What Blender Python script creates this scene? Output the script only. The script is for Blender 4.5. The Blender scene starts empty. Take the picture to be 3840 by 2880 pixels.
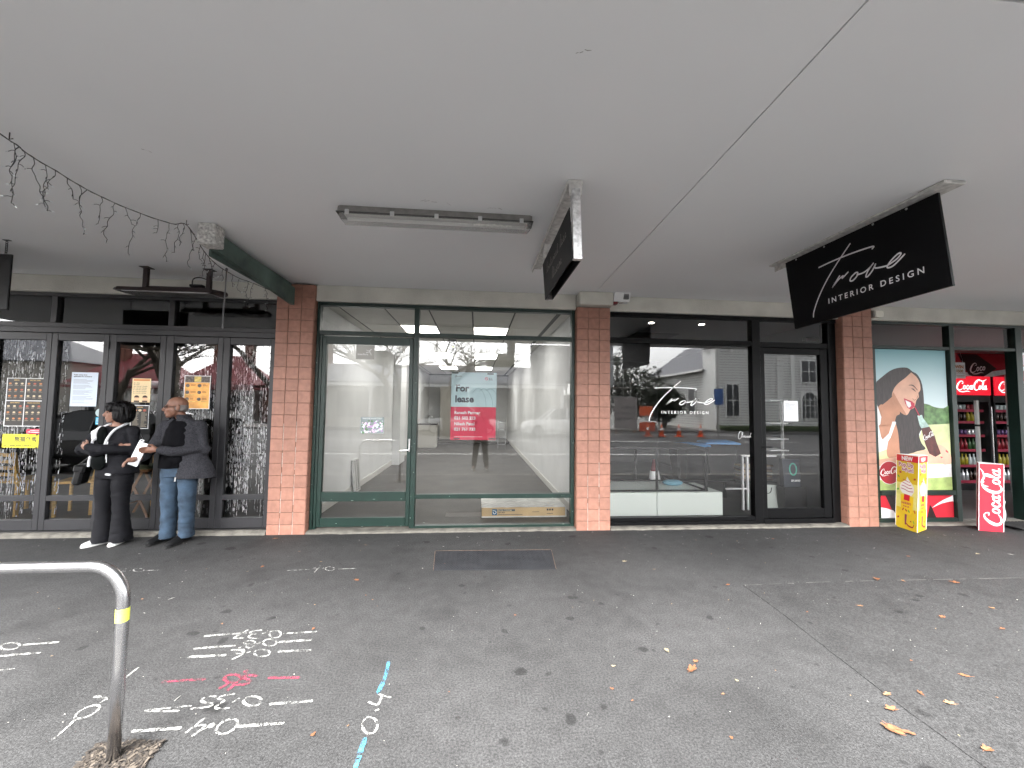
import bpy, bmesh, math, random
from mathutils import Vector, Matrix, noise
import numpy as np
R = math.radians
random.seed(7)
sc = bpy.context.scene
col = sc.collection

# ------------------------------------------------------------------ camera
cam_d = bpy.data.cameras.new('camera'); cam = bpy.data.objects.new('camera', cam_d); col.objects.link(cam)
cam_d.sensor_width = 36.0; cam_d.lens = 36.0 * 1501 / 3840; cam_d.clip_start = 0.02; cam_d.clip_end = 2000
yaw, pitch, roll = .08705, .0571, .01307
_f = Vector((math.sin(yaw)*math.cos(pitch), math.cos(yaw)*math.cos(pitch), math.sin(pitch)))
_r = Vector((math.cos(yaw), -math.sin(yaw), 0)); _u = _r.cross(_f)
_r2 = _r*math.cos(roll) + _u*math.sin(roll); _u2 = _u*math.cos(roll) - _r*math.sin(roll)
cam.matrix_world = Matrix(((_r2.x, _u2.x, -_f.x, 0), (_r2.y, _u2.y, -_f.y, 0), (_r2.z, _u2.z, -_f.z, 1.6), (0, 0, 0, 1)))
sc.camera = cam
# ------------------------------------------------------------------ sky, sun, exposure (overcast)
SUN_EL, SUN_AZ = R(50), R(200)          # azimuth: direction the sun stands in, clockwise from +Y
world = bpy.data.worlds.new('World'); sc.world = world; world.use_nodes = True
nt = world.node_tree; nt.nodes.clear()
sky = nt.nodes.new('ShaderNodeTexSky'); sky.sky_type = 'NISHITA'; sky.sun_disc = False
sky.sun_elevation = SUN_EL; sky.sun_rotation = SUN_AZ; sky.dust_density = 4.0; sky.air_density = 1.0
hs = nt.nodes.new('ShaderNodeHueSaturation'); hs.inputs['Saturation'].default_value = .1
nz = nt.nodes.new('ShaderNodeTexNoise'); nz.inputs['Scale'].default_value = 2.2; nz.inputs['Detail'].default_value = 5
tc = nt.nodes.new('ShaderNodeTexCoord')
mr = nt.nodes.new('ShaderNodeMapRange'); mr.inputs['From Min'].default_value = .3; mr.inputs['From Max'].default_value = .7
mr.inputs['To Min'].default_value = .8; mr.inputs['To Max'].default_value = 1.15
mx = nt.nodes.new('ShaderNodeVectorMath'); mx.operation = 'SCALE'
bg = nt.nodes.new('ShaderNodeBackground'); bg.inputs['Strength'].default_value = .15
wo = nt.nodes.new('ShaderNodeOutputWorld')
nt.links.new(sky.outputs[0], hs.inputs['Color']); nt.links.new(tc.outputs['Generated'], nz.inputs['Vector'])
nt.links.new(nz.outputs['Fac'], mr.inputs['Value']); nt.links.new(hs.outputs[0], mx.inputs[0])
nt.links.new(mr.outputs[0], mx.inputs['Scale']); nt.links.new(mx.outputs[0], bg.inputs['Color']); nt.links.new(bg.outputs[0], wo.inputs[0])
sun_d = bpy.data.lights.new('sun', 'SUN'); sun_d.energy = .5; sun_d.angle = R(25); sun_d.color = (1, .97, .93)
sun = bpy.data.objects.new('sun', sun_d); col.objects.link(sun)
_sd = Vector((math.sin(SUN_AZ)*math.cos(SUN_EL), math.cos(SUN_AZ)*math.cos(SUN_EL), math.sin(SUN_EL)))
sun.rotation_euler = _sd.to_track_quat('Z', 'Y').to_euler(); sun.location = (0, -20, 30)
vs = sc.view_settings; vs.view_transform = 'Standard'; vs.look = 'None'; vs.gamma = 1; vs.use_curve_mapping = False
vs.exposure = 3.72
cy = sc.cycles; cy.use_denoising = True; cy.max_bounces = 6; cy.diffuse_bounces = 3; cy.glossy_bounces = 3
cy.transparent_max_bounces = 12; cy.transmission_bounces = 4; cy.caustics_reflective = False; cy.caustics_refractive = False
cy.sample_clamp_indirect = 8; cy.use_light_tree = False; cy.use_adaptive_sampling = True; cy.adaptive_threshold = .012; cy.adaptive_min_samples = 12

# ------------------------------------------------------------------ materials
MATS = {}
def M(name, c=(.5, .5, .5), rough=.5, metal=0, noi=None, bump=None, rnd=0, emit=None, spec=.5, coat=0, stretch=None):
    """c linear rgb; noi=(scale, amount[, detail]) colour mottling; bump=(scale, strength); rnd per-object brightness spread"""
    if name in MATS: return MATS[name]
    m = bpy.data.materials.new(name); m.use_nodes = True; n = m.node_tree.nodes; l = m.node_tree.links
    b = n['Principled BSDF']; b.inputs['Base Color'].default_value = (*c, 1); b.inputs['Roughness'].default_value = rough
    b.inputs['Metallic'].default_value = metal; b.inputs['Specular IOR Level'].default_value = spec
    b.inputs['Coat Weight'].default_value = coat
    if emit: b.inputs['Emission Color'].default_value = (*emit[0], 1); b.inputs['Emission Strength'].default_value = emit[1]
    if noi or bump or rnd:
        t = n.new('ShaderNodeTexCoord'); vec = t.outputs['Object']
        if stretch:
            mp = n.new('ShaderNodeMapping'); mp.inputs['Scale'].default_value = stretch; l.new(vec, mp.inputs[0]); vec = mp.outputs[0]
        fac = None
        if rnd:
            oi = n.new('ShaderNodeObjectInfo')
            va = n.new('ShaderNodeVectorMath'); va.operation = 'ADD'; l.new(vec, va.inputs[0]); 
            sm = n.new('ShaderNodeMath'); sm.operation = 'MULTIPLY'; sm.inputs[1].default_value = 37.0; l.new(oi.outputs['Random'], sm.inputs[0])
            l.new(sm.outputs[0], va.inputs[1]); vec = va.outputs[0]
            r0 = n.new('ShaderNodeMapRange'); r0.inputs['To Min'].default_value = 1-rnd; r0.inputs['To Max'].default_value = 1+rnd
            l.new(oi.outputs['Random'], r0.inputs['Value']); fac = r0.outputs[0]
        if noi:
            t1 = n.new('ShaderNodeTexNoise'); t1.inputs['Scale'].default_value = noi[0]; t1.inputs['Detail'].default_value = noi[2] if len(noi) > 2 else 5
            l.new(vec, t1.inputs['Vector'])
            r1 = n.new('ShaderNodeMapRange'); r1.inputs['From Min'].default_value = .3; r1.inputs['From Max'].default_value = .7
            r1.inputs['To Min'].default_value = 1-noi[1]; r1.inputs['To Max'].default_value = 1+noi[1]; l.new(t1.outputs['Fac'], r1.inputs['Value'])
            if fac:
                mu = n.new('ShaderNodeMath'); mu.operation = 'MULTIPLY'; l.new(fac, mu.inputs[0]); l.new(r1.outputs[0], mu.inputs[1]); fac = mu.outputs[0]
            else: fac = r1.outputs[0]
        if fac:
            vm = n.new('ShaderNodeVectorMath'); vm.operation = 'SCALE'; vm.inputs[0].default_value = c; l.new(fac, vm.inputs['Scale'])
            l.new(vm.outputs[0], b.inputs['Base Color'])
        if bump:
            t2 = n.new('ShaderNodeTexNoise'); t2.inputs['Scale'].default_value = bump[0]; t2.inputs['Detail'].default_value = 4; l.new(vec, t2.inputs['Vector'])
            bp = n.new('ShaderNodeBump'); bp.inputs['Strength'].default_value = bump[1]; bp.inputs['Distance'].default_value = .01
            l.new(t2.outputs['Fac'], bp.inputs['Height']); l.new(bp.outputs[0], b.inputs['Normal'])
    if emit and emit[1] < .4: m.cycles.emission_sampling = 'NONE'
    MATS[name] = m; return m

def glass_front(name, tint=.98, ior=1.98):
    m = bpy.data.materials.new(name); m.use_nodes = True; n = m.node_tree.nodes; l = m.node_tree.links; n.clear()
    o = n.new('ShaderNodeOutputMaterial'); mi = n.new('ShaderNodeMixShader'); tr = n.new('ShaderNodeBsdfTransparent'); gl = n.new('ShaderNodeBsdfGlossy')
    fr = n.new('ShaderNodeFresnel'); fr.inputs['IOR'].default_value = ior; gl.inputs['Roughness'].default_value = 0
    tr.inputs['Color'].default_value = (tint, tint, tint, 1)
    l.new(fr.outputs[0], mi.inputs[0]); l.new(tr.outputs[0], mi.inputs[1]); l.new(gl.outputs[0], mi.inputs[2]); l.new(mi.outputs[0], o.inputs[0])
    return m
GLASS = glass_front('window_glass')
GLASS_B = bpy.data.materials.new('window_glass_back'); GLASS_B.use_nodes = True
_n = GLASS_B.node_tree; _n.nodes.clear(); _o = _n.nodes.new('ShaderNodeOutputMaterial'); _t = _n.nodes.new('ShaderNodeBsdfTransparent'); _n.links.new(_t.outputs[0], _o.inputs[0])

def asphalt(name, base, var, warm=(1, .995, 1.0), gum=True):
    m = bpy.data.materials.new(name); m.use_nodes = True; n = m.node_tree.nodes; l = m.node_tree.links
    b = n['Principled BSDF']; b.inputs['Roughness'].default_value = .85; b.inputs['Specular IOR Level'].default_value = .35
    t = n.new('ShaderNodeTexCoord'); v = t.outputs['Object']
    def no(scale, det, lo, hi, a, bb, kind='N'):
        x = n.new('ShaderNodeTexNoise' if kind == 'N' else 'ShaderNodeTexVoronoi'); x.inputs['Scale'].default_value = scale
        if kind == 'N': x.inputs['Detail'].default_value = det
        l.new(v, x.inputs['Vector']); r = n.new('ShaderNodeMapRange'); r.inputs['From Min'].default_value = lo; r.inputs['From Max'].default_value = hi
        r.inputs['To Min'].default_value = a; r.inputs['To Max'].default_value = bb; l.new(x.outputs[0], r.inputs['Value']); return r.outputs[0]
    def mul(a, b2):
        x = n.new('ShaderNodeMath'); x.operation = 'MULTIPLY'; l.new(a, x.inputs[0]); l.new(b2, x.inputs[1]); return x.outputs[0]
    f = no(.8, 4, .3, .7, 1-var, 1+var)                 # wear patches
    f = mul(f, no(9, 2, .35, .65, .9, 1.1)); f = mul(f, no(2.1, 3, .56, .72, 1.0, .72))
    f = mul(f, no(85, 1, .32, .68, .62, 1.38))          # aggregate
    f = mul(f, no(190, 0, .3, .7, .72, 1.28))
    if gum:                                              # old gum and oil spots, each its own irregular blot
        for s, rad, dk in ((2.3, .12, .38), (3.7, .13, .45), (6.3, .12, .6)):
            x = n.new('ShaderNodeTexVoronoi'); x.inputs['Scale'].default_value = s
            wv = n.new('ShaderNodeTexNoise'); wv.inputs['Scale'].default_value = 14; l.new(v, wv.inputs['Vector'])
            vm = n.new('ShaderNodeVectorMath'); vm.operation = 'SCALE'; vm.inputs['Scale'].default_value = .06; l.new(wv.outputs['Color'], vm.inputs[0])
            va = n.new('ShaderNodeVectorMath'); va.operation = 'ADD'; l.new(v, va.inputs[0]); l.new(vm.outputs[0], va.inputs[1]); l.new(va.outputs[0], x.inputs['Vector'])
            sx = n.new('ShaderNodeSeparateXYZ'); l.new(x.outputs['Color'], sx.inputs[0])
            th = n.new('ShaderNodeMath'); th.operation = 'MULTIPLY'; th.inputs[1].default_value = rad; l.new(sx.outputs[0], th.inputs[0])
            r = n.new('ShaderNodeMapRange'); r.inputs['To Min'].default_value = dk; r.inputs['To Max'].default_value = 1
            sb = n.new('ShaderNodeMath'); sb.operation = 'SUBTRACT'; l.new(x.outputs['Distance'], sb.inputs[0]); l.new(th.outputs[0], sb.inputs[1])
            r.inputs['From Min'].default_value = -.01; r.inputs['From Max'].default_value = .025; l.new(sb.outputs[0], r.inputs['Value']); f = mul(f, r.outputs[0])
    # pale flecks
    x = n.new('ShaderNodeTexVoronoi'); x.inputs['Scale'].default_value = 34; l.new(v, x.inputs['Vector'])
    sx = n.new('ShaderNodeSeparateXYZ'); l.new(x.outputs['Color'], sx.inputs[0])
    g1 = n.new('ShaderNodeMath'); g1.operation = 'LESS_THAN'; g1.inputs[1].default_value = .09; l.new(x.outputs['Distance'], g1.inputs[0])
    g2 = n.new('ShaderNodeMath'); g2.operation = 'GREATER_THAN'; g2.inputs[1].default_value = .975; l.new(sx.outputs[0], g2.inputs[0])
    fl = mul(g1.outputs[0], g2.outputs[0])
    sc3 = n.new('ShaderNodeVectorMath'); sc3.operation = 'SCALE'; sc3.inputs[0].default_value = tuple(base*w for w in warm); l.new(f, sc3.inputs['Scale'])
    mi = n.new('ShaderNodeMix'); mi.data_type = 'RGBA'; l.new(fl, mi.inputs['Factor']); l.new(sc3.outputs[0], mi.inputs['A']); mi.inputs['B'].default_value = (.42, .4, .36, 1)
    l.new(mi.outputs['Result'], b.inputs['Base Color'])
    bn = n.new('ShaderNodeTexNoise'); bn.inputs['Scale'].default_value = 170; bn.inputs['Detail'].default_value = 3; l.new(v, bn.inputs['Vector'])
    bp = n.new('ShaderNodeBump'); bp.inputs['Strength'].default_value = .55; bp.inputs['Distance'].default_value = .006; l.new(bn.outputs['Fac'], bp.inputs['Height']); l.new(bp.outputs[0], b.inputs['Normal'])
    return m

# ------------------------------------------------------------------ geometry helpers
class MB:
    def __init__(s): s.v = []; s.f = []; s.mi = []; s.cur = 0
    def add(s, vs, fs):
        o = len(s.v); s.v += [tuple(x) for x in vs]; s.f += [tuple(i+o for i in f) for f in fs]; s.mi += [s.cur]*len(fs); return s
    def box(s, x0, x1, y0, y1, z0, z1, c=0):
        if x0 > x1: x0, x1 = x1, x0
        if y0 > y1: y0, y1 = y1, y0
        if z0 > z1: z0, z1 = z1, z0
        c = min(c, (x1-x0)*.45, (y1-y0)*.45, (z1-z0)*.45)
        if c <= 0:
            return s.add([(x, y, z) for z in (z0, z1) for y in (y0, y1) for x in (x0, x1)],
                         [(0, 2, 3, 1), (4, 5, 7, 6), (0, 1, 5, 4), (2, 6, 7, 3), (0, 4, 6, 2), (1, 3, 7, 5)])
        vs = []; idx = {}
        for i, x in enumerate((x0, x1)):
            for j, y in enumerate((y0, y1)):
                for k, z in enumerate((z0, z1)):
                    dx, dy, dz = (c, -c)[i], (c, -c)[j], (c, -c)[k]
                    idx[i, j, k] = len(vs); vs += [(x, y+dy, z+dz), (x+dx, y, z+dz), (x+dx, y+dy, z)]
        fs = []
        def face(a, b, cc, d): fs.append((a, b, cc, d))
        I = lambda i, j, k, n: idx[i, j, k]+n
        fs.append((I(0,0,0,0), I(0,0,1,0), I(0,1,1,0), I(0,1,0,0))); fs.append((I(1,0,0,0), I(1,1,0,0), I(1,1,1,0), I(1,0,1,0)))
        fs.append((I(0,0,0,1), I(1,0,0,1), I(1,0,1,1), I(0,0,1,1))); fs.append((I(0,1,0,1), I(0,1,1,1), I(1,1,1,1), I(1,1,0,1)))
        fs.append((I(0,0,0,2), I(0,1,0,2), I(1,1,0,2), I(1,0,0,2))); fs.append((I(0,0,1,2), I(1,0,1,2), I(1,1,1,2), I(0,1,1,2)))
        for k in (0, 1):
            for j in (0, 1): fs.append((I(0,j,k,1), I(1,j,k,1), I(1,j,k,2), I(0,j,k,2)))
        for k in (0, 1):
            for i in (0, 1): fs.append((I(i,0,k,0), I(i,1,k,0), I(i,1,k,2), I(i,0,k,2)))
        for i in (0, 1):
            for j in (0, 1): fs.append((I(i,j,0,0), I(i,j,1,0), I(i,j,1,1), I(i,j,0,1)))
        for q in idx.values(): fs.append((q, q+1, q+2))
        s.add(vs, fs); s.fix = True; return s
    def tube(s, pts, r, n=8, cap=True):
        pts = [Vector(p) for p in pts]; rs = r if isinstance(r, (list, tuple)) else [r]*len(pts)
        vs = []; fs = []; prev = None
        for i, p in enumerate(pts):
            d = (pts[min(i+1, len(pts)-1)]-pts[max(i-1, 0)]); d = d.normalized() if d.length > 1e-9 else Vector((0, 0, 1))
            if prev is None:
                a = Vector((0, 0, 1)) if abs(d.z) < .9 else Vector((1, 0, 0)); u = d.cross(a).normalized()
            else:
                u = prev - d*prev.dot(d); u = u.normalized() if u.length > 1e-6 else d.orthogonal().normalized()
            prev = u; w = d.cross(u)
            for k in range(n): a = 2*math.pi*k/n; vs.append(p + (u*math.cos(a)+w*math.sin(a))*rs[i])
        for i in range(len(pts)-1):
            for k in range(n): fs.append((i*n+k, i*n+(k+1) % n, (i+1)*n+(k+1) % n, (i+1)*n+k))
        if cap: fs += [tuple(range(n-1, -1, -1)), tuple((len(pts)-1)*n+k for k in range(n))]
        return s.add(vs, fs)
    def cyl(s, a, b, r, n=16): return s.tube([a, b], r, n)
    def loft(s, rings):
        n = len(rings[0]); vs = [p for r in rings for p in r]; fs = []
        for i in range(len(rings)-1):
            for k in range(n): fs.append((i*n+k, i*n+(k+1) % n, (i+1)*n+(k+1) % n, (i+1)*n+k))
        fs += [tuple(range(n-1, -1, -1)), tuple((len(rings)-1)*n+k for k in range(n))]
        return s.add(vs, fs)
    def blob(s, c, r, rot=(0, 0, 0), nu=16, nv=10):
        from mathutils import Euler
        E = Euler(rot).to_matrix(); c = Vector(c); vs = [c+E@Vector((0, 0, -r[2]))]; fs = []
        for i in range(1, nv):
            t = -math.pi/2+math.pi*i/nv
            for k in range(nu): a = 2*math.pi*k/nu; vs.append(c+E@Vector((r[0]*math.cos(t)*math.cos(a), r[1]*math.cos(t)*math.sin(a), r[2]*math.sin(t))))
        vs.append(c+E@Vector((0, 0, r[2]))); L = len(vs)-1
        for k in range(nu):
            fs.append((0, 1+(k+1) % nu, 1+k)); fs.append((L, L-nu+k, L-nu+(k+1) % nu))
        for i in range(nv-2):
            for k in range(nu): a = 1+i*nu+k; b = 1+i*nu+(k+1) % nu; fs.append((a, b, b+nu, a+nu))
        return s.add(vs, fs)
    def poly(s, pts): return s.add(pts, [tuple(range(len(pts)))])
    def prism(s, pts, d):
        """polygon pts (3D) extruded by vector d"""
        n = len(pts); d = Vector(d); a = [Vector(p) for p in pts]
        return s.add(a+[p+d for p in a], [tuple(range(n-1, -1, -1)), tuple(range(n, 2*n))]+[(k, (k+1) % n, n+(k+1) % n, n+k) for k in range(n)])
    def mesh(s, name, mats, smooth=False):
        me = bpy.data.meshes.new(name); me.from_pydata(s.v, [], s.f)
        for m in (mats if isinstance(mats, (list, tuple)) else [mats]): me.materials.append(m)
        if any(s.mi): me.polygons.foreach_set('material_index', s.mi)
        bm = bmesh.new(); bm.from_mesh(me); bmesh.ops.recalc_face_normals(bm, faces=bm.faces); bm.to_mesh(me); bm.free()
        if smooth: me.polygons.foreach_set('use_smooth', [True]*len(me.polygons))
        me.update(); return me
    def build(s, name, mats, parent=None, smooth=False, **k): return obj(name, s.mesh(name, mats, smooth), parent, **k)

def obj(name, me, parent=None, loc=None, rot=None):
    o = bpy.data.objects.new(name, me); col.objects.link(o)
    if parent: o.parent = parent
    if loc: o.location = loc
    if rot: o.rotation_euler = rot
    return o
def tag(o, label=None, cat=None, group=None, kind=None):
    if label: o['label'] = label
    if cat: o['category'] = cat
    if group: o['group'] = group
    if kind: o['kind'] = kind
    return o
def thing(name, label, cat, loc=(0, 0, 0), rz=0, group=None):
    o = bpy.data.objects.new(name, None); col.objects.link(o); o.location = loc; o.rotation_euler = (0, 0, rz); o.empty_display_size = .1
    return tag(o, label, cat, group)
def bx(name, mat, parent, x0, x1, y0, y1, z0, z1, c=.003):
    return MB().box(x0, x1, y0, y1, z0, z1, c).build(name, mat, parent)
def pane(parent, x0, x1, z0, z1, y=5.360, name='pane'):
    b = MB(); b.box(x0, x1, y, y+.008, z0, z1); me = b.mesh(name, [GLASS, GLASS_B])
    for p in me.polygons: p.material_index = 0 if abs(p.normal.y) > .9 and p.center.y < y+.004 else 1
    return obj(name, me, parent)
def copy_tree(o, parent=None, **k):
    c = o.copy(); col.objects.link(c); c.parent = parent
    for ch in list(o.children): copy_tree(ch, c)
    return c
def smooth_path(p, n=6):
    p = [Vector(x) for x in p]
    if len(p) < 3: return p
    out = []
    for i in range(len(p)-1):
        a, b, c, d = p[max(i-1, 0)], p[i], p[i+1], p[min(i+2, len(p)-1)]
        for k in range(n):
            t = k/n; out.append(.5*((2*b)+(c-a)*t+(2*a-5*b+4*c-d)*t*t+(3*b-a-3*c+d)*t**3))
    out.append(p[-1]); return out
def ribbon(mb, pts2, wid, f, sm=6, jit=0):
    """flat stroke with round ends; pts2 2D, f maps (u,v)->3D; wid number or list"""
    P = smooth_path([(x, y, 0) for x, y in pts2], sm)
    n = len(P); ws = [wid]*n if not isinstance(wid, (list, tuple)) else [wid[min(int(i/(n-1)*(len(wid)-1)), len(wid)-2)]*(1-((i/(n-1)*(len(wid)-1)) % 1 if i < n-1 else 1)) + wid[min(int(i/(n-1)*(len(wid)-1)), len(wid)-2)+1]*(((i/(n-1)*(len(wid)-1)) % 1) if i < n-1 else 1) for i in range(n)]
    L = []; Rr = []
    for i, p in enumerate(P):
        d = P[min(i+1, n-1)]-P[max(i-1, 0)]; d = d.normalized() if d.length > 1e-9 else Vector((1, 0, 0)); nn = Vector((-d.y, d.x, 0)); w = ws[i]/2*(1+random.uniform(-jit, jit))
        L.append(p+nn*w); Rr.append(p-nn*w)
    vs = [f(v.x, v.y) for v in L]+[f(v.x, v.y) for v in Rr]
    mb.add(vs, [(i, i+1, n+i+1, n+i) for i in range(n-1)])
    for e, dr in ((0, -1), (n-1, 1)):
        c = P[e]; d = (P[1]-P[0]) if e == 0 else (P[-1]-P[-2]); d = d.normalized()*dr if d.length > 1e-9 else Vector((dr, 0, 0)); w = ws[e]/2
        nn = Vector((-d.y, d.x, 0)); fan = [c+nn*w*math.cos(a)+d*w*math.sin(a) for a in [math.pi*k/6 for k in range(7)]]
        mb.poly([f(v.x, v.y) for v in fan])
    return mb
def text(name, s, size, mat, parent, loc, rot=(R(90), 0, 0), align='LEFT', bold=0, sp=1.0, shear=0, sx=1, line=1.0):
    cu = bpy.data.curves.new('t', 'FONT'); cu.body = s; cu.size = size; cu.align_x = align; cu.offset = bold; cu.space_character = sp; cu.shear = shear; cu.space_line = line
    cu.resolution_u = 3
    to = bpy.data.objects.new('t', cu); me = bpy.data.meshes.new_from_object(to); bpy.data.objects.remove(to)
    me.materials.clear(); me.materials.append(mat); me.name = name
    o = obj(name, me, parent, loc, rot)
    if sx != 1: o.scale = (sx, 1, 1)
    return o
def sheet(name, mat, parent, x0, x1, z0, z1, y, t=.0006):
    """a printed sheet in an XZ plane, facing the street"""
    return MB().box(x0, x1, y, y+t, z0, z1).build(name, mat, parent)
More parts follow.
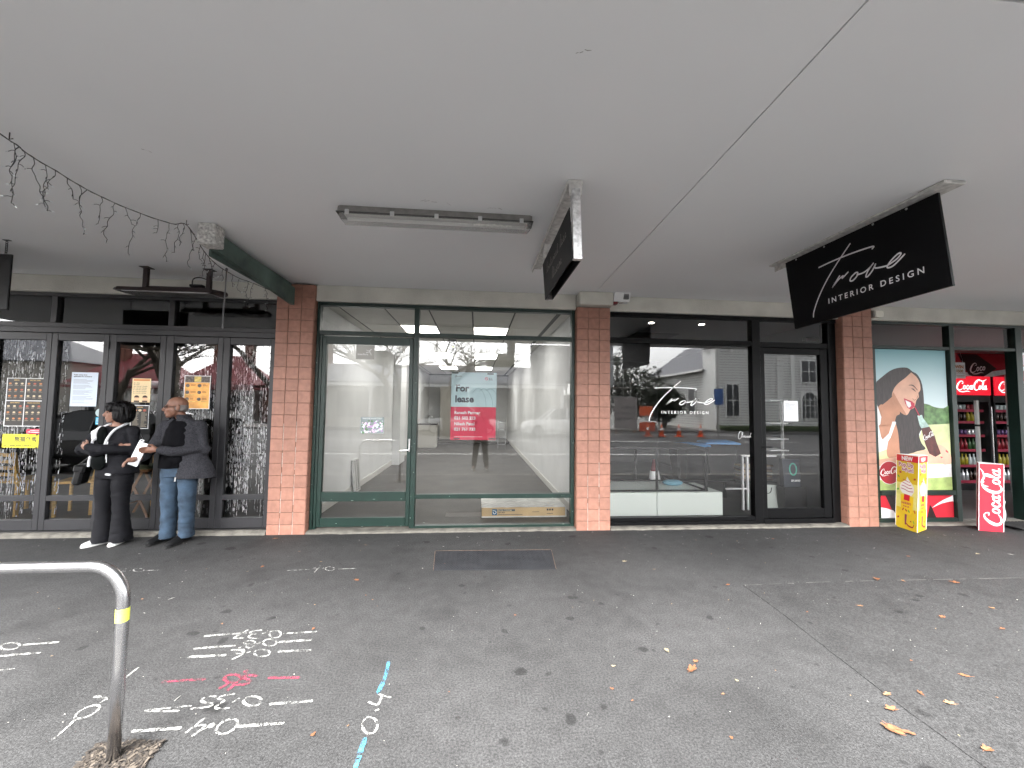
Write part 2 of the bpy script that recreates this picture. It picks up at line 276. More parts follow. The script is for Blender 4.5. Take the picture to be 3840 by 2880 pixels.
CHALK=[
('0.37','w',[[(-1.824,3.012),(-1.724,3.022),(-1.615,3.032)],[(-1.582,3.07),(-1.606,3.016),(-1.62,2.974),(-1.559,2.97)],[(-1.642,3.033),(-1.574,3.031)],[(-1.487,3.062),(-1.521,3.058),(-1.551,3.048),(-1.531,3.023),(-1.493,3.017),(-1.524,3.01),(-1.528,2.982),(-1.489,2.962),(-1.456,2.963)],[(-1.454,3.019),(-1.443,3.027)],[(-1.322,2.99),(-1.323,2.972),(-1.335,2.962),(-1.354,2.962),(-1.376,2.974),(-1.396,2.993),(-1.409,3.016),(-1.412,3.036),(-1.403,3.05),(-1.386,3.053),(-1.363,3.044),(-1.342,3.026),(-1.327,3.004),(-1.321,2.982)],[(-1.306,3.008),(-1.1,3.019)]]),
('0.8','w',[[(-1.796,2.866),(-1.685,2.877),(-1.566,2.884)],[(-1.448,2.905),(-1.452,2.896),(-1.464,2.891),(-1.481,2.892),(-1.499,2.898),(-1.514,2.908),(-1.522,2.919),(-1.521,2.929),(-1.511,2.935),(-1.495,2.936),(-1.476,2.932),(-1.46,2.923),(-1.45,2.911),(-1.449,2.901)],[(-1.437,2.866),(-1.438,2.858),(-1.446,2.853),(-1.458,2.853),(-1.472,2.859),(-1.484,2.868),(-1.491,2.879),(-1.491,2.889),(-1.485,2.895),(-1.474,2.896),(-1.461,2.892),(-1.448,2.884),(-1.439,2.873),(-1.437,2.862)],[(-1.5,2.891),(-1.518,2.858)],[(-1.428,2.898),(-1.417,2.905)],[(-1.305,2.891),(-1.308,2.875),(-1.322,2.866),(-1.343,2.867),(-1.366,2.877),(-1.386,2.894),(-1.398,2.914),(-1.398,2.931),(-1.388,2.943),(-1.368,2.945),(-1.345,2.937),(-1.323,2.922),(-1.308,2.902),(-1.305,2.884)],[(-1.288,2.907),(-1.085,2.921)]]),
('0.6','w',[[(-1.769,2.777),(-1.564,2.783)],[(-1.469,2.805),(-1.472,2.797),(-1.481,2.793),(-1.494,2.794),(-1.509,2.799),(-1.521,2.807),(-1.527,2.817),(-1.527,2.825),(-1.52,2.83),(-1.507,2.831),(-1.493,2.827),(-1.479,2.82),(-1.471,2.81),(-1.469,2.801)],[(-1.468,2.82),(-1.46,2.784),(-1.491,2.738)],[(-1.554,2.836),(-1.48,2.837)],[(-1.438,2.801),(-1.427,2.808)],[(-1.29,2.778),(-1.295,2.763),(-1.312,2.755),(-1.336,2.756),(-1.362,2.766),(-1.384,2.782),(-1.396,2.801),(-1.395,2.817),(-1.382,2.828),(-1.359,2.83),(-1.332,2.822),(-1.308,2.807),(-1.293,2.788),(-1.291,2.771)],[(-1.244,2.8),(-1.052,2.8)]]),
('red','r',[[(-1.757,2.547),(-1.654,2.554),(-1.545,2.555)],[(-1.334,2.539),(-1.338,2.524),(-1.353,2.517),(-1.375,2.518),(-1.4,2.528),(-1.422,2.543),(-1.434,2.561),(-1.435,2.577),(-1.423,2.587),(-1.402,2.589),(-1.377,2.581),(-1.353,2.567),(-1.338,2.549),(-1.334,2.532)],[(-1.261,2.565),(-1.307,2.576),(-1.337,2.562),(-1.282,2.529),(-1.277,2.5),(-1.326,2.496)],[(-1.382,2.508),(-1.406,2.474)],[(-1.346,2.493),(-1.352,2.455)],[(-1.346,2.618),(-1.338,2.583)],[(-1.177,2.542),(-1.011,2.534)]]),
('0.35','w',[[(-1.477,2.344),(-1.688,2.324),(-1.514,2.311)],[(-1.387,2.405),(-1.431,2.408),(-1.448,2.384),(-1.418,2.364),(-1.368,2.351),(-1.37,2.334),(-1.403,2.326),(-1.458,2.323)],[(-1.302,2.421),(-1.345,2.413),(-1.367,2.393),(-1.323,2.368),(-1.335,2.352),(-1.334,2.317),(-1.269,2.313)],[(-1.255,2.381),(-1.271,2.358)],[(-1.121,2.344),(-1.125,2.33),(-1.141,2.322),(-1.165,2.323),(-1.19,2.333),(-1.211,2.349),(-1.224,2.367),(-1.224,2.383),(-1.211,2.393),(-1.189,2.395),(-1.162,2.387),(-1.139,2.373),(-1.124,2.355),(-1.121,2.338)],[(-1.062,2.329),(-0.862,2.336)]]),
('0.4','w',[[(-1.634,2.19),(-1.53,2.192),(-1.425,2.193)],[(-1.348,2.247),(-1.362,2.205),(-1.375,2.165)],[(-1.358,2.199),(-1.314,2.205),(-1.318,2.172),(-1.329,2.141)],[(-1.271,2.202),(-1.272,2.193),(-1.28,2.189),(-1.29,2.194),(-1.293,2.202),(-1.287,2.209),(-1.277,2.207),(-1.271,2.2)],[(-1.164,2.208),(-1.158,2.185),(-1.163,2.163),(-1.177,2.147),(-1.197,2.141),(-1.218,2.147),(-1.236,2.162),(-1.246,2.184),(-1.246,2.207),(-1.235,2.226),(-1.215,2.235),(-1.193,2.233),(-1.173,2.22),(-1.16,2.199)],[(-1.142,2.185),(-0.941,2.19)]]),
('blue','b',[[(-0.518,2.642),(-0.508,2.497),(-0.519,2.38)],[(-0.506,2.063),(-0.505,1.988),(-0.504,1.908)]]),
('0.4v','w',[[(-0.553,2.309),(-0.499,2.284),(-0.491,2.35)],[(-0.51,2.362),(-0.444,2.335)],[(-0.497,2.244),(-0.487,2.248)],[(-0.463,2.127),(-0.468,2.106),(-0.48,2.095),(-0.498,2.096),(-0.517,2.108),(-0.532,2.13),(-0.541,2.156),(-0.541,2.18),(-0.531,2.196),(-0.514,2.199),(-0.494,2.189),(-0.476,2.168),(-0.465,2.143),(-0.464,2.118)]]),
('0.4g','w',[[(-1.78,4.112),(-1.585,4.127)],[(-1.547,4.171),(-1.568,4.136),(-1.5,4.14)],[(-1.511,4.188),(-1.512,4.046)],[(-1.472,4.145),(-1.464,4.153)],[(-1.351,4.118),(-1.355,4.099),(-1.369,4.088),(-1.39,4.089),(-1.412,4.1),(-1.431,4.12),(-1.442,4.144),(-1.441,4.165),(-1.43,4.179),(-1.41,4.182),(-1.387,4.173),(-1.366,4.155),(-1.353,4.132),(-1.351,4.109)],[(-1.311,4.122),(-1.143,4.127)]]),
('0.4h','w',[[(-3.351,4.234),(-3.366,4.188),(-3.281,4.183)],[(-3.319,4.238),(-3.311,4.163)],[(-3.252,4.193),(-3.249,4.201)],[(-3.119,4.184),(-3.118,4.167),(-3.131,4.158),(-3.155,4.159),(-3.184,4.169),(-3.211,4.187),(-3.23,4.208),(-3.235,4.227),(-3.227,4.239),(-3.205,4.241),(-3.177,4.233),(-3.148,4.217),(-3.127,4.196),(-3.117,4.176)],[(-3.113,4.186),(-2.991,4.189)]]),
('left','w',[[(-2.935,2.965),(-2.931,2.947),(-2.942,2.936),(-2.966,2.932),(-2.997,2.938),(-3.028,2.952),(-3.052,2.971),(-3.062,2.99),(-3.056,3.005),(-3.035,3.011),(-3.004,3.007),(-2.972,2.995),(-2.945,2.977),(-2.931,2.958)],[(-2.922,2.984),(-2.831,2.993),(-2.741,2.999)]]),
('left2','w',[[(-2.979,2.859),(-2.853,2.874),(-2.739,2.883)],[(-2.832,2.71),(-2.722,2.727)]]),
('diag','w',[[(-2.002,2.688),(-1.999,2.567)],[(-2.032,2.448),(-1.966,2.434),(-1.961,2.404)],[(-2.015,2.452),(-1.951,2.423)],[(-1.935,2.363),(-1.927,2.342),(-1.93,2.319),(-1.942,2.301),(-1.96,2.292),(-1.981,2.294),(-1.998,2.305),(-2.009,2.325),(-2.011,2.348),(-2.002,2.368),(-1.985,2.381),(-1.964,2.383),(-1.944,2.374),(-1.931,2.355)],[(-1.983,2.296),(-1.97,2.22),(-1.969,2.167)]])]
LEAVES=[(3.819,3.584,0.051),(4.04,3.539,0.032),(4.514,3.483,0.058),(3.167,3.119,0.038),(3.651,2.914,0.036),(4.225,3.013,0.028),(3.905,2.729,0.037),(2.644,3.055,0.014),(2.339,2.16,0.032),(2.244,2.055,0.036),(2.102,1.922,0.055),(2.148,1.923,0.064),(2.541,2.158,0.034),(2.614,2.073,0.04),(2.98,2.276,0.042),(2.406,1.873,0.011),(2.44,1.786,0.04),(4.786,4.127,0.031),(5.675,4.148,0.039),(3.693,4.764,0.027),(2.814,2.435,0.014),(2.941,2.095,0.01),(1.56,4.145,0.04),(2.309,3.554,0.035),(1.278,2.639,0.034),(0.872,2.506,0.023),(1.342,2.439,0.055),(1.411,2.514,0.028),(1.407,2.23,0.019),(0.796,2.314,0.018),(0.877,2.216,0.015),(1.558,2.331,0.017),(1.265,1.941,0.016),(1.858,2.402,0.009),(2.609,4.307,0.017),(-1.061,3.846,0.038),(-2.346,5.052,0.043),(-2.057,4.206,0.032),(-0.759,2.103,0.024),(-0.61,2.148,0.011),(0.324,3.149,0.018),(-0.125,2.353,0.008),(-0.823,3.468,0.015),(-0.899,3.548,0.012),(-0.758,3.358,0.01),(-0.295,4.198,0.012),(-1.129,3.05,0.026),(-2.052,4.204,0.032),(-2.559,4.184,0.012),(-2.674,3.588,0.017),(-1.806,3.16,0.019),(-1.543,2.083,0.012)]
PATCH=[[2.453,3.549],[3.332,3.571],[4.379,3.558],[5.339,3.545],[2.306,1.571],[2.32,1.745],[2.33,2.089],[2.377,2.564],[2.434,3.117]]
ADVERT=[
('trees','tree',[(6.558,1.73),(6.649,1.714),(6.739,1.679),(6.883,1.663),(7.004,1.695),(7.002,1.433),(6.791,1.422),(6.542,1.411)]),
('grass','grass',[(6.542,1.415),(6.791,1.425),(7.002,1.436),(7.011,0.985),(7.002,0.82),(5.805,0.819),(5.814,1.016),(6.467,1.229)]),
('table','cloth',[(5.806,0.831),(7.008,0.843),(7.008,0.656),(6.698,0.645),(6.129,0.623),(5.809,0.612)]),
('lawn','lawn',[(5.809,0.614),(6.129,0.625),(6.698,0.647),(7.008,0.658),(7.003,0.471),(5.811,0.472)]),
('hair','hair',[(5.816,2.038),(5.912,2.111),(6.045,2.203),(6.177,2.248),(6.321,2.253),(6.404,2.199),(6.48,2.158),(6.541,2.052),(6.566,1.897),(6.571,1.695),(6.562,1.513),(6.547,1.395),(6.47,1.276),(6.502,1.147),(6.563,1.065),(6.432,1.03),(6.326,1.0),(6.146,0.994),(6.124,1.227),(6.09,1.473),(5.988,1.499),(5.817,1.685)]),
('neck','skin2',[(6.054,1.818),(5.947,1.734),(5.828,1.662),(5.83,1.404),(5.83,1.388),(5.879,1.191),(6.005,1.285),(6.09,1.473),(6.119,1.544),(6.172,1.572),(6.151,1.666)]),
('arm','skin2',[(6.021,1.367),(6.089,1.438),(6.133,1.286),(6.142,1.064),(6.143,0.947),(5.989,0.924),(5.936,1.028)]),
('forearm','skin',[(5.809,0.906),(5.976,0.93),(6.144,0.953),(6.326,0.994),(6.549,1.048),(6.704,1.007),(6.793,0.96),(6.848,0.89),(6.84,0.861),(6.631,0.852),(6.399,0.89),(6.139,0.854),(5.808,0.814)]),
('top','cloth',[(5.809,1.272),(5.879,1.196),(5.985,1.285),(6.051,1.461),(6.105,1.449),(6.008,1.226),(5.94,1.139),(5.816,1.074)]),
('lace','cloth',[(5.803,1.72),(5.84,1.627),(5.874,1.522),(5.854,1.422),(5.817,1.387)]),
('face','skin',[(6.383,2.186),(6.274,2.095),(6.167,2.021),(6.085,1.925),(6.056,1.806),(6.112,1.677),(6.199,1.584),(6.275,1.555),(6.313,1.585),(6.344,1.633),(6.404,1.663),(6.428,1.711),(6.449,1.776),(6.49,1.825),(6.487,1.884),(6.522,1.932),(6.514,2.039),(6.465,2.122)]),
('cheek','skin2',[(6.083,1.889),(6.056,1.806),(6.112,1.677),(6.199,1.584),(6.275,1.555),(6.227,1.643),(6.155,1.76)]),
('hairfront','hair',[(6.404,2.199),(6.303,2.155),(6.195,2.057),(6.085,1.937),(6.028,1.818),(5.974,1.758),(5.882,1.709),(6.01,1.983),(6.173,2.164),(6.32,2.227)]),
('mouth','lip',[(6.245,1.803),(6.299,1.784),(6.363,1.763),(6.416,1.726),(6.408,1.675),(6.35,1.635),(6.3,1.662),(6.264,1.726)]),
('teeth','cloth',[(6.27,1.774),(6.349,1.742),(6.36,1.692),(6.322,1.662),(6.288,1.697)]),
('bottleglass','bglass',[(6.451,1.55),(6.526,1.562),(6.544,1.513),(6.608,1.431),(6.651,1.372),(6.519,1.347),(6.483,1.406)]),
('bottlecola','cola',[(6.507,1.365),(6.639,1.39),(6.687,1.313),(6.723,1.243),(6.741,1.172),(6.806,0.996),(6.714,0.949),(6.618,0.995),(6.566,1.112),(6.532,1.23)]),
('fingers','skin',[(6.763,1.131),(6.828,1.119),(6.891,1.078),(6.934,1.02),(6.97,0.949),(6.965,0.861),(6.892,0.837),(6.839,0.843),(6.824,0.925),(6.802,1.002)]),
('nail','lip',[(6.89,1.055),(6.934,1.02),(6.914,1.008),(6.882,1.031)]),
('nail','lip',[(6.793,0.96),(6.838,0.943),(6.805,0.928)]),
('redpanel','red',[(5.811,0.406),(7.016,0.401),(7.004,0.073),(5.801,0.075)]),
('bottledark','dark',[(5.883,0.405),(6.099,0.404),(6.103,0.074),(6.065,0.072),(6.004,0.141),(5.947,0.267)]),
('bottledark','dark',[(6.588,0.262),(6.624,0.216),(6.682,0.079),(6.539,0.078)]),
('swoosh','cloth',[(5.806,0.229),(5.906,0.211),(6.006,0.181),(6.042,0.129),(6.062,0.07),(5.802,0.066)]),
('swoosh','cloth',[(6.617,0.214),(6.705,0.273),(6.812,0.33),(6.919,0.37),(7.014,0.396),(7.011,0.308),(6.915,0.304),(6.783,0.278)])]
# ------------------------------------------------------------------ ground, footpath, road
ASPH = asphalt('footpath_asphalt', .0345, .22); ASPH2 = asphalt('newer_asphalt', .0300, .12); ROADM = asphalt('road_asphalt', .046, .1, gum=False)
CONC = M('old_concrete', (.2, .19, .165), .9, noi=(7, .35), bump=(60, .5))
def struct(name, mb, mat): return tag(mb.build(name, mat), kind='structure')
struct('ground', MB().box(-400, 400, -400, 300, -.4, -.2), M('far_ground', (.12, .12, .11), .9))
pv = struct('footpath', MB().box(-40, 40, 1.2, 5.5, -.18, 0), ASPH)
struct('road', MB().box(-120, 120, -18.2, 1.05, -.19, -.12), ROADM)
struct('kerb', MB().box(-60, 60, 1.05, 1.2, -.18, -.002, .02), CONC)
struct('opposite_footpath', MB().box(-120, 120, -24, -18.2, -.18, .02), M('far_path', (.2, .19, .18), .9, noi=(1, .15)))
ptc = MB(); ptc.prism([(x, y, .001) for x, y in PATCH], (0, 0, .003)); ap = tag(ptc.build('asphalt_patch', ASPH2), kind='structure')
seam = MB()
def seamline(P, w):
    for i in range(len(P)-1):
        n = 14
        for k in range(n):
            if random.random() < .25: continue
            a = Vector((*P[i], .0045)).lerp(Vector((*P[i+1], .0045)), k/n); b = Vector((*P[i], .0045)).lerp(Vector((*P[i+1], .0045)), (k+1)/n)
            d = (b-a).normalized(); q = Vector((-d.y, d.x, 0))*w*random.uniform(.4, 1.3)/2
            seam.add([a-q, b-q, b+q, a+q], [(0, 1, 2, 3)])
seamline([PATCH[0], PATCH[1], PATCH[2], PATCH[3]], .007)
sj = seam.build('patch_joint', M('joint_dust', (.11, .105, .10), .95), ap); sj['kind'] = 'stuff'
sm2 = MB(); seam = sm2; seamline([PATCH[0], PATCH[8], PATCH[7], PATCH[6], PATCH[5]], .007)
sj = sm2.build('patch_joint', M('joint_dark', (.03, .03, .03), .95), ap); sj['kind'] = 'stuff'
WLINE = M('road_paint', (.75, .75, .72), .7, noi=(6, .15))
def line(x0, x1, y, w=.1):
    return tag(MB().box(x0, x1, y-w/2, y+w/2, -.119, -.114).build('road_line', WLINE), kind='structure')
line(-60, 60, -3.9, .12); line(-60, 60, -15.2, .12)
for k in range(-8, 9): line(k*7.0, k*7.0+3.2, -9.6, .11)

# ------------------------------------------------------------------ the shop building and its verandah
SOFF = M('soffit_paint', (.86, .865, .88), .55, noi=(.7, .02), bump=(1.5, .05))
STUC = M('stucco_cream', (.58, .565, .51), .85, noi=(3, .12), bump=(95, .7))
bld = thing('shop_building', 'cream plastered shop building with a flat grey verandah soffit over the footpath', 'building', (0, 5.4, 0))
def bpart(name, mb, mat): o = mb.build(name, mat, bld); o.location = (0, -5.4, 0); return o
Z = 3.14
def slab(pts): return MB().prism([(x, y, Z) for x, y in pts], (0, 0, .03))
bpart('soffit_panel', slab([(-9, 1.25), (1.429, 1.25), (1.551, 5.3), (-9, 5.3)]), SOFF)
bpart('soffit_panel', slab([(1.437, 1.25), (13.5, 1.25), (13.5, 5.3), (1.559, 5.3)]), SOFF)
bpart('verandah_roof', MB().box(-9.1, 13.6, 1.2, 5.3, Z+.032, Z+.3), M('roof_grey', (.25, .25, .26), .6))  # unseen slab above the soffit, added to block the sky
bpart('fascia', MB().box(-9.1, 13.6, 1.12, 1.248, Z+.0, Z+.45, .01), M('fascia_paint', (.5, .5, .48), .6))
for x0, x1 in ((-9, -2.536), (-2.08, 1.322), (1.778, 5.178), (5.634, 13.5)):
    bpart('lintel_beam', MB().box(x0, x1, 5.28, 5.5, 2.93, Z-.002, .006), STUC)
bpart('beam_end', MB().box(1.328, 1.785, 5.10, 5.46, 2.962, Z-.002, .012), STUC)
bpart('upper_light_block', MB().box(-9, 13.5, 5.302, 21, Z+.002, 8), STUC)  # solid unseen block, added so sky light cannot leak into the rooms
SILL = M('sill_concrete', (.15, .14, .12), .9, noi=(9, .35), bump=(45, .8))
for x0, x1, zt in ((-9, -2.54, .045), (-2.075, 1.318, .03), (1.783, 5.174, .03), (5.638, 13.5, .025)):
    b = MB(); n = 40; rr = random.Random(3)
    top = []; 
    for i in range(n+1):
        x = x0+(x1-x0)*i/n; top.append((x, 5.225-.02*rr.random()+ (0.01 if x0 < 0 else 0), zt*(.45+.25*rr.random())))
    vs = []; fs = []
    for i, (x, y, z) in enumerate(top): vs += [(x, y-.012, -.01), (x, y, z), (x, y+.03+.02*rr.random(), zt), (x, 5.5, zt)]
    for i in range(n):
        for k in range(3): fs.append((i*4+k, i*4+4+k, i*4+5+k, i*4+1+k))
    b.add(vs, fs); bpart('concrete_sill', b, SILL)

# ceiling scuffs: flaked paint round the fittings
SCUF = M('flaked_paint', (.34, .33, .32), .8)
for (x, y, l, a) in ((-2.05, 2.55, .06, .5), (.42, 1.62, .07, -.6), (-.35, 2.98, .20, .05), (.1, 3.03, .12, -.1)):
    b = MB()
    for k in range(5):
        t = random.uniform(-.5, .5)*l; ribbon(b, [(x+t*math.cos(a), y+t*math.sin(a)+random.uniform(-.008, .008)), (x+(t+l*.18)*math.cos(a+.3), y+(t+l*.18)*math.sin(a+.3))], random.uniform(.001, .004), lambda u, v: (u, v, Z-.0007))
    o = bpart('paint_flake', b, SCUF); o['kind'] = 'stuff'

# ------------------------------------------------------------------ tiled pillars
TILE = M('terracotta_tile', (.325, .158, .112), .55, noi=(16, .15), bump=(22, .25), rnd=.08)
TILE_S = TILE
GROUT = M('grout', (.17, .105, .08), .95, noi=(30, .4)); GROUTW = M('pale_grout', (.5, .47, .43), .95, noi=(25, .35))
tmeshes = {}
def tile_mesh(w, h):
    k = (round(w, 3), round(h, 3))
    if k not in tmeshes: tmeshes[k] = MB().box(-w/2, w/2, 0, .012, -h/2, h/2, .0025).mesh('tile', TILE)
    return tmeshes[k]
def pillar(x0, x1, ztop, sides, label, pale):
    p = thing('tiled_pillar', label, 'pillar', ((x0+x1)/2, 5.22, 0), group='terracotta tiled pillars between the shops')
    hw = (x1-x0)/2; T = .0085
    b = MB(); b.box(-hw+T, hw-T, T, .17, -.01, ztop); b.build('core', GROUT, p)
    b = MB()
    for k in (1, 2):
        x = -hw+(x1-x0)*k/3; zz = 0
        while zz < 1.35*pale:
            l = random.uniform(.1, .4); b.box(x-.003, x+.003, .0055, .0095, zz, zz+l); zz += l+random.uniform(0, .12)
    if b.v: b.build('grout_joint', GROUTW, p)
    zs = [-.005, .121]
    while zs[-1]+.1493 < ztop-.02: zs.append(zs[-1]+.1493)
    zs.append(ztop)
    wt = (x1-x0)/3
    for i in range(len(zs)-1):
        h = zs[i+1]-zs[i]-.005
        if h < .02: continue
        zc = (zs[i]+zs[i+1])/2
        for k in range(3):
            o = obj('tile', tile_mesh(wt-.006, h), p, (-hw+wt*(k+.5)+random.uniform(-.0008, .0008), random.uniform(-.0012, .0012), zc)); o.rotation_euler = (0, random.uniform(-.004, .004), 0)
        for s in sides:
            o = obj('tile', tile_mesh(.150, h), p, (s*(hw-.0), .012+.075+.004, zc), (0, 0, R(90)*s))
    return p
pillar(-2.536, -2.08, 3.12, (1,), 'terracotta tiled pillar below the green steel beam, beside the green door', 1)
pillar(1.322, 1.778, 2.955, (-1,), 'terracotta tiled pillar under the plaster block, between green and black shopfronts', .5)
pillar(5.178, 5.634, 3.12, (-1,), 'terracotta tiled pillar beside the drinks poster window, behind the black hanging sign', 0)

# ------------------------------------------------------------------ rooms behind the glass
def room(x0, x1, y1, zc, wall, floor, ceil, zf=.03, yb=5.42):
    struct('shop_floor', MB().box(x0, x1, yb, y1, -.05, zf), floor)
    struct('shop_ceiling', MB().box(x0, x1, yb+.1, y1, zc, zc+.08), ceil)
    struct('shop_wall', MB().box(x0-.06, x0, yb, y1, -.05, zc+.05), wall); struct('shop_wall', MB().box(x1, x1+.06, yb, y1, -.05, zc+.05), wall)
    struct('shop_wall', MB().box(x0-.06, x1+.06, y1, y1+.1, -.05, zc+.05), wall)
WHITEW = M('white_wall', (.85, .86, .86), .75, noi=(2, .05)); GREYF = M('floor_vinyl', (.05, .045, .038), .5, noi=(2.2, .3), bump=(30, .1))
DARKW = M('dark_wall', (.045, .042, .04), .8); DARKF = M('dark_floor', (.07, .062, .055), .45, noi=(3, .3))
CEILW = M('ceiling_backing', (.05, .05, .048), .8); BLK = M('black_paint', (.004, .004, .0045), .45, spec=.3); 
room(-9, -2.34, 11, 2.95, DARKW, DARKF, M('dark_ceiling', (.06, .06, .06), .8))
room(-2.22, 1.44, 19, 3.045, WHITEW, GREYF, CEILW)
room(1.62, 5.36, 11.5, 2.99, M('grey_wall', (.17, .17, .17), .7), M('studio_floor', (.10, .10, .095), .5, noi=(2, .2)), M('studio_ceiling', (.26, .26, .26), .7))
room(5.5, 13, 11, 2.98, M('store_wall', (.20, .19, .19), .7), M('store_floor', (.09, .09, .088), .45, noi=(4, .15)), M('store_ceiling', (.32, .31, .30), .7))

# ------------------------------------------------------------------ green vacant shopfront
GRN = M('green_frame', (.004, .020, .0145), .42, noi=(6, .18), bump=(8, .05))
GRN_SCR = M('chipped_paint', (.3, .36, .32), .8)
g = thing('shopfront', 'dark green framed shopfront of the empty shop with a glazed door on its left', 'shopfront', (-.38, 5.36, 0))
def gp(name, mat, *a, par=g, off=(-.38, 5.36), c=.003):
    o = bx(name, mat, par, *a, c); o.location = (-off[0], -off[1], 0); return o
gp('jamb', GRN, -2.072, -2.035, 5.315, 5.41, .0, 2.93); gp('jamb', GRN, 1.270, 1.314, 5.315, 5.41, .0, 2.93)
gp('jamb', GRN, -2.034, -2.0, 5.33, 5.40, .0, 2.504)
gp('mullion', GRN, -.838, -.775, 5.315, 5.41, .0, 2.884)
gp('head_rail', M('green_frame_dark', (.006, .02, .016), .4), -2.034, 1.269, 5.32, 5.41, 2.885, 2.929)
gp('transom_bar', GRN, -2.034, -.839, 5.317, 5.41, 2.505, 2.555); gp('transom_bar', GRN, -.774, 1.269, 5.317, 5.41, 2.505, 2.558)
gp('window_rail', GRN, -.774, 1.269, 5.32, 5.40, .40, .455); gp('bottom_rail', GRN, -.774, 1.269, 5.315, 5.41, .012, .058)
for a in ((-2.033, -.84, 2.556, 2.884), (-.773, 1.268, 2.559, 2.884), (-.773, 1.268, .456, 2.504), (-.773, 1.268, .059, .399)):
    o = pane(g, *a); o.location = (.38, -5.36, 0)
# door
dr = MB()
for a in ((-1.995, -1.945, .055, 2.488), (-.892, -.842, .055, 2.488)): dr.box(a[0], a[1], 5.325, 5.385, a[2], a[3], .003)
for a in ((.056, .165), (.372, .488), (2.388, 2.487)): dr.box(-1.944, -.893, 5.327, 5.383, a[0], a[1], .003)
door = dr.build('door', GRN, g); door.location = (.38, -5.36, 0)
pane(door, -1.944, -.893, .166, .371); pane(door, -1.944, -.893, .489, 2.387)
hb = MB(); hb.box(-.872, -.852, 5.312, 5.326, 1.0, 1.17, .004); hb.tube([(-.862, 5.315, 1.03), (-.862, 5.27, 1.03), (-.88, 5.265, 1.03), (-.965, 5.265, 1.022)], .008, 8)
hb.build('handle', M('brushed_metal', (.7, .7, .7), .3, 1), door)
b = MB()
for i in range(26):
    x = random.choice([random.uniform(-1.95, 1.25)]); z = random.choice((.06, .12, .43, .40, .385, 1.0, .1)); b.box(x, x+random.uniform(.004, .03), 5.3138, 5.3146, z, z+random.uniform(.002, .006))
for i in range(14):
    z = random.uniform(.1, 2.3); x = random.choice((-.83, -.80, -2.06, 1.29)); b.box(x, x+random.uniform(.003, .012), 5.3138, 5.3146, z, z+random.uniform(.003, .012))
o = b.build('paint_chips', GRN_SCR, g); o['kind'] = 'stuff'; o.location = (.38, -5.36, 0)

# ------------------------------------------------------------------ restaurant shopfront: folding doors
GRY = M('charcoal_frame', (.022, .0215, .024), .45, noi=(5, .12)); GRYD = M('charcoal_dark', (.012, .012, .013), .5)
r_ = thing('folding_door_shopfront', 'charcoal framed restaurant shopfront with glazed folding doors and tinsel behind the glass', 'shopfront', (-4.2, 5.36, 0))
def rp(name, mat, *a, par=r_, c=.003): return gp(name, mat, *a, par=par, off=(-4.2, 5.36), c=c)
rp('head_rail', GRYD, -9, -2.545, 5.32, 5.41, 2.885, 2.929); rp('transom_bar', GRY, -9, -2.545, 5.312, 5.42, 2.435, 2.50); rp('transom_bar', GRY, -9, -2.545, 5.322, 5.42, 2.502, 2.558)
rp('threshold', GRYD, -9, -2.545, 5.30, 5.43, .044, .056)
for x in (-7.1, -5.18, -3.833): rp('mullion', GRY, x-.033, x+.033, 5.318, 5.41, 2.559, 2.884)
for a in ((-9, -7.134), (-7.066, -5.214), (-5.146, -3.867), (-3.799, -2.546)):
    o = pane(r_, *a, 2.56, 2.884); o.location = (4.2, -5.36, 0)
rp('side_panel', GRY, -9, -7.825, 5.33, 5.40, .057, 2.434)
rp('jamb', GRY, -2.566, -2.540, 5.315, 5.41, .057, 2.434)
for k, (x0, x1, p0, p1) in enumerate(((-7.82, -7.165, -7.755, -7.23), (-7.16, -6.505, -7.095, -6.57), (-6.5, -5.846, -6.435, -5.91), (-5.842, -5.184, -5.777, -5.245), (-5.181, -4.536, -5.115, -4.600), (-4.533, -3.879, -4.452, -3.945), (-3.875, -3.204, -3.79, -3.268), (-3.201, -2.568, -3.122, -2.632))):
    b = MB(); b.box(x0, p0, 5.325, 5.385, .058, 2.432, .004); b.box(p1, x1, 5.325, 5.385, .058, 2.432, .004)
    for a in ((.059, .183), (.402, .465), (2.342, 2.431)): b.box(p0+.0005, p1-.0005, 5.327, 5.383, a[0], a[1], .003)
    lf = b.build('folding_door', GRY, r_); lf.location = (4.2, -5.36, 0)
    pane(lf, p0, p1, .184, .401); pane(lf, p0, p1, .466, 2.341)
    if k % 2 == 0:
        for z in (.28, 1.25, 2.3):
            hh = MB(); hh.cyl((x1+.0015, 5.318, z-.05), (x1+.0015, 5.318, z+.05), .007, 8); hh.build('hinge', GRYD, lf)

# ------------------------------------------------------------------ black design studio shopfront
BLKF = M('black_frame', (.003, .003, .0034), .45, spec=.15)
t_ = thing('shopfront', 'black framed design studio shopfront with a white script logo on its window', 'shopfront', (3.4, 5.36, 0))
def tp(name, mat, *a, par=t_, c=.003): return gp(name, mat, *a, par=par, off=(3.4, 5.36), c=c)
tp('head_rail', BLKF, 1.784, 5.17, 5.318, 5.41, 2.876, 2.929); tp('transom_bar', BLKF, 1.784, 3.869, 5.315, 5.41, 2.505, 2.575); tp('transom_bar', BLKF, 3.992, 5.028, 5.315, 5.41, 2.495, 2.57)
tp('mullion', BLKF, 3.870, 3.991, 5.31, 5.41, .03, 2.875); tp('jamb', BLKF, 5.03, 5.172, 5.335, 5.45, .03, 2.875); tp('jamb', BLKF, 5.03, 5.06, 5.31, 5.334, .03, 2.875)
tp('bottom_rail', BLKF, 1.784, 3.869, 5.305, 5.42, .031, .078); tp('bottom_rail', BLKF, 1.784, 3.869, 5.318, 5.42, .080, .128); tp('jamb', BLKF, 1.784, 1.80, 5.32, 5.41, .13, 2.875)
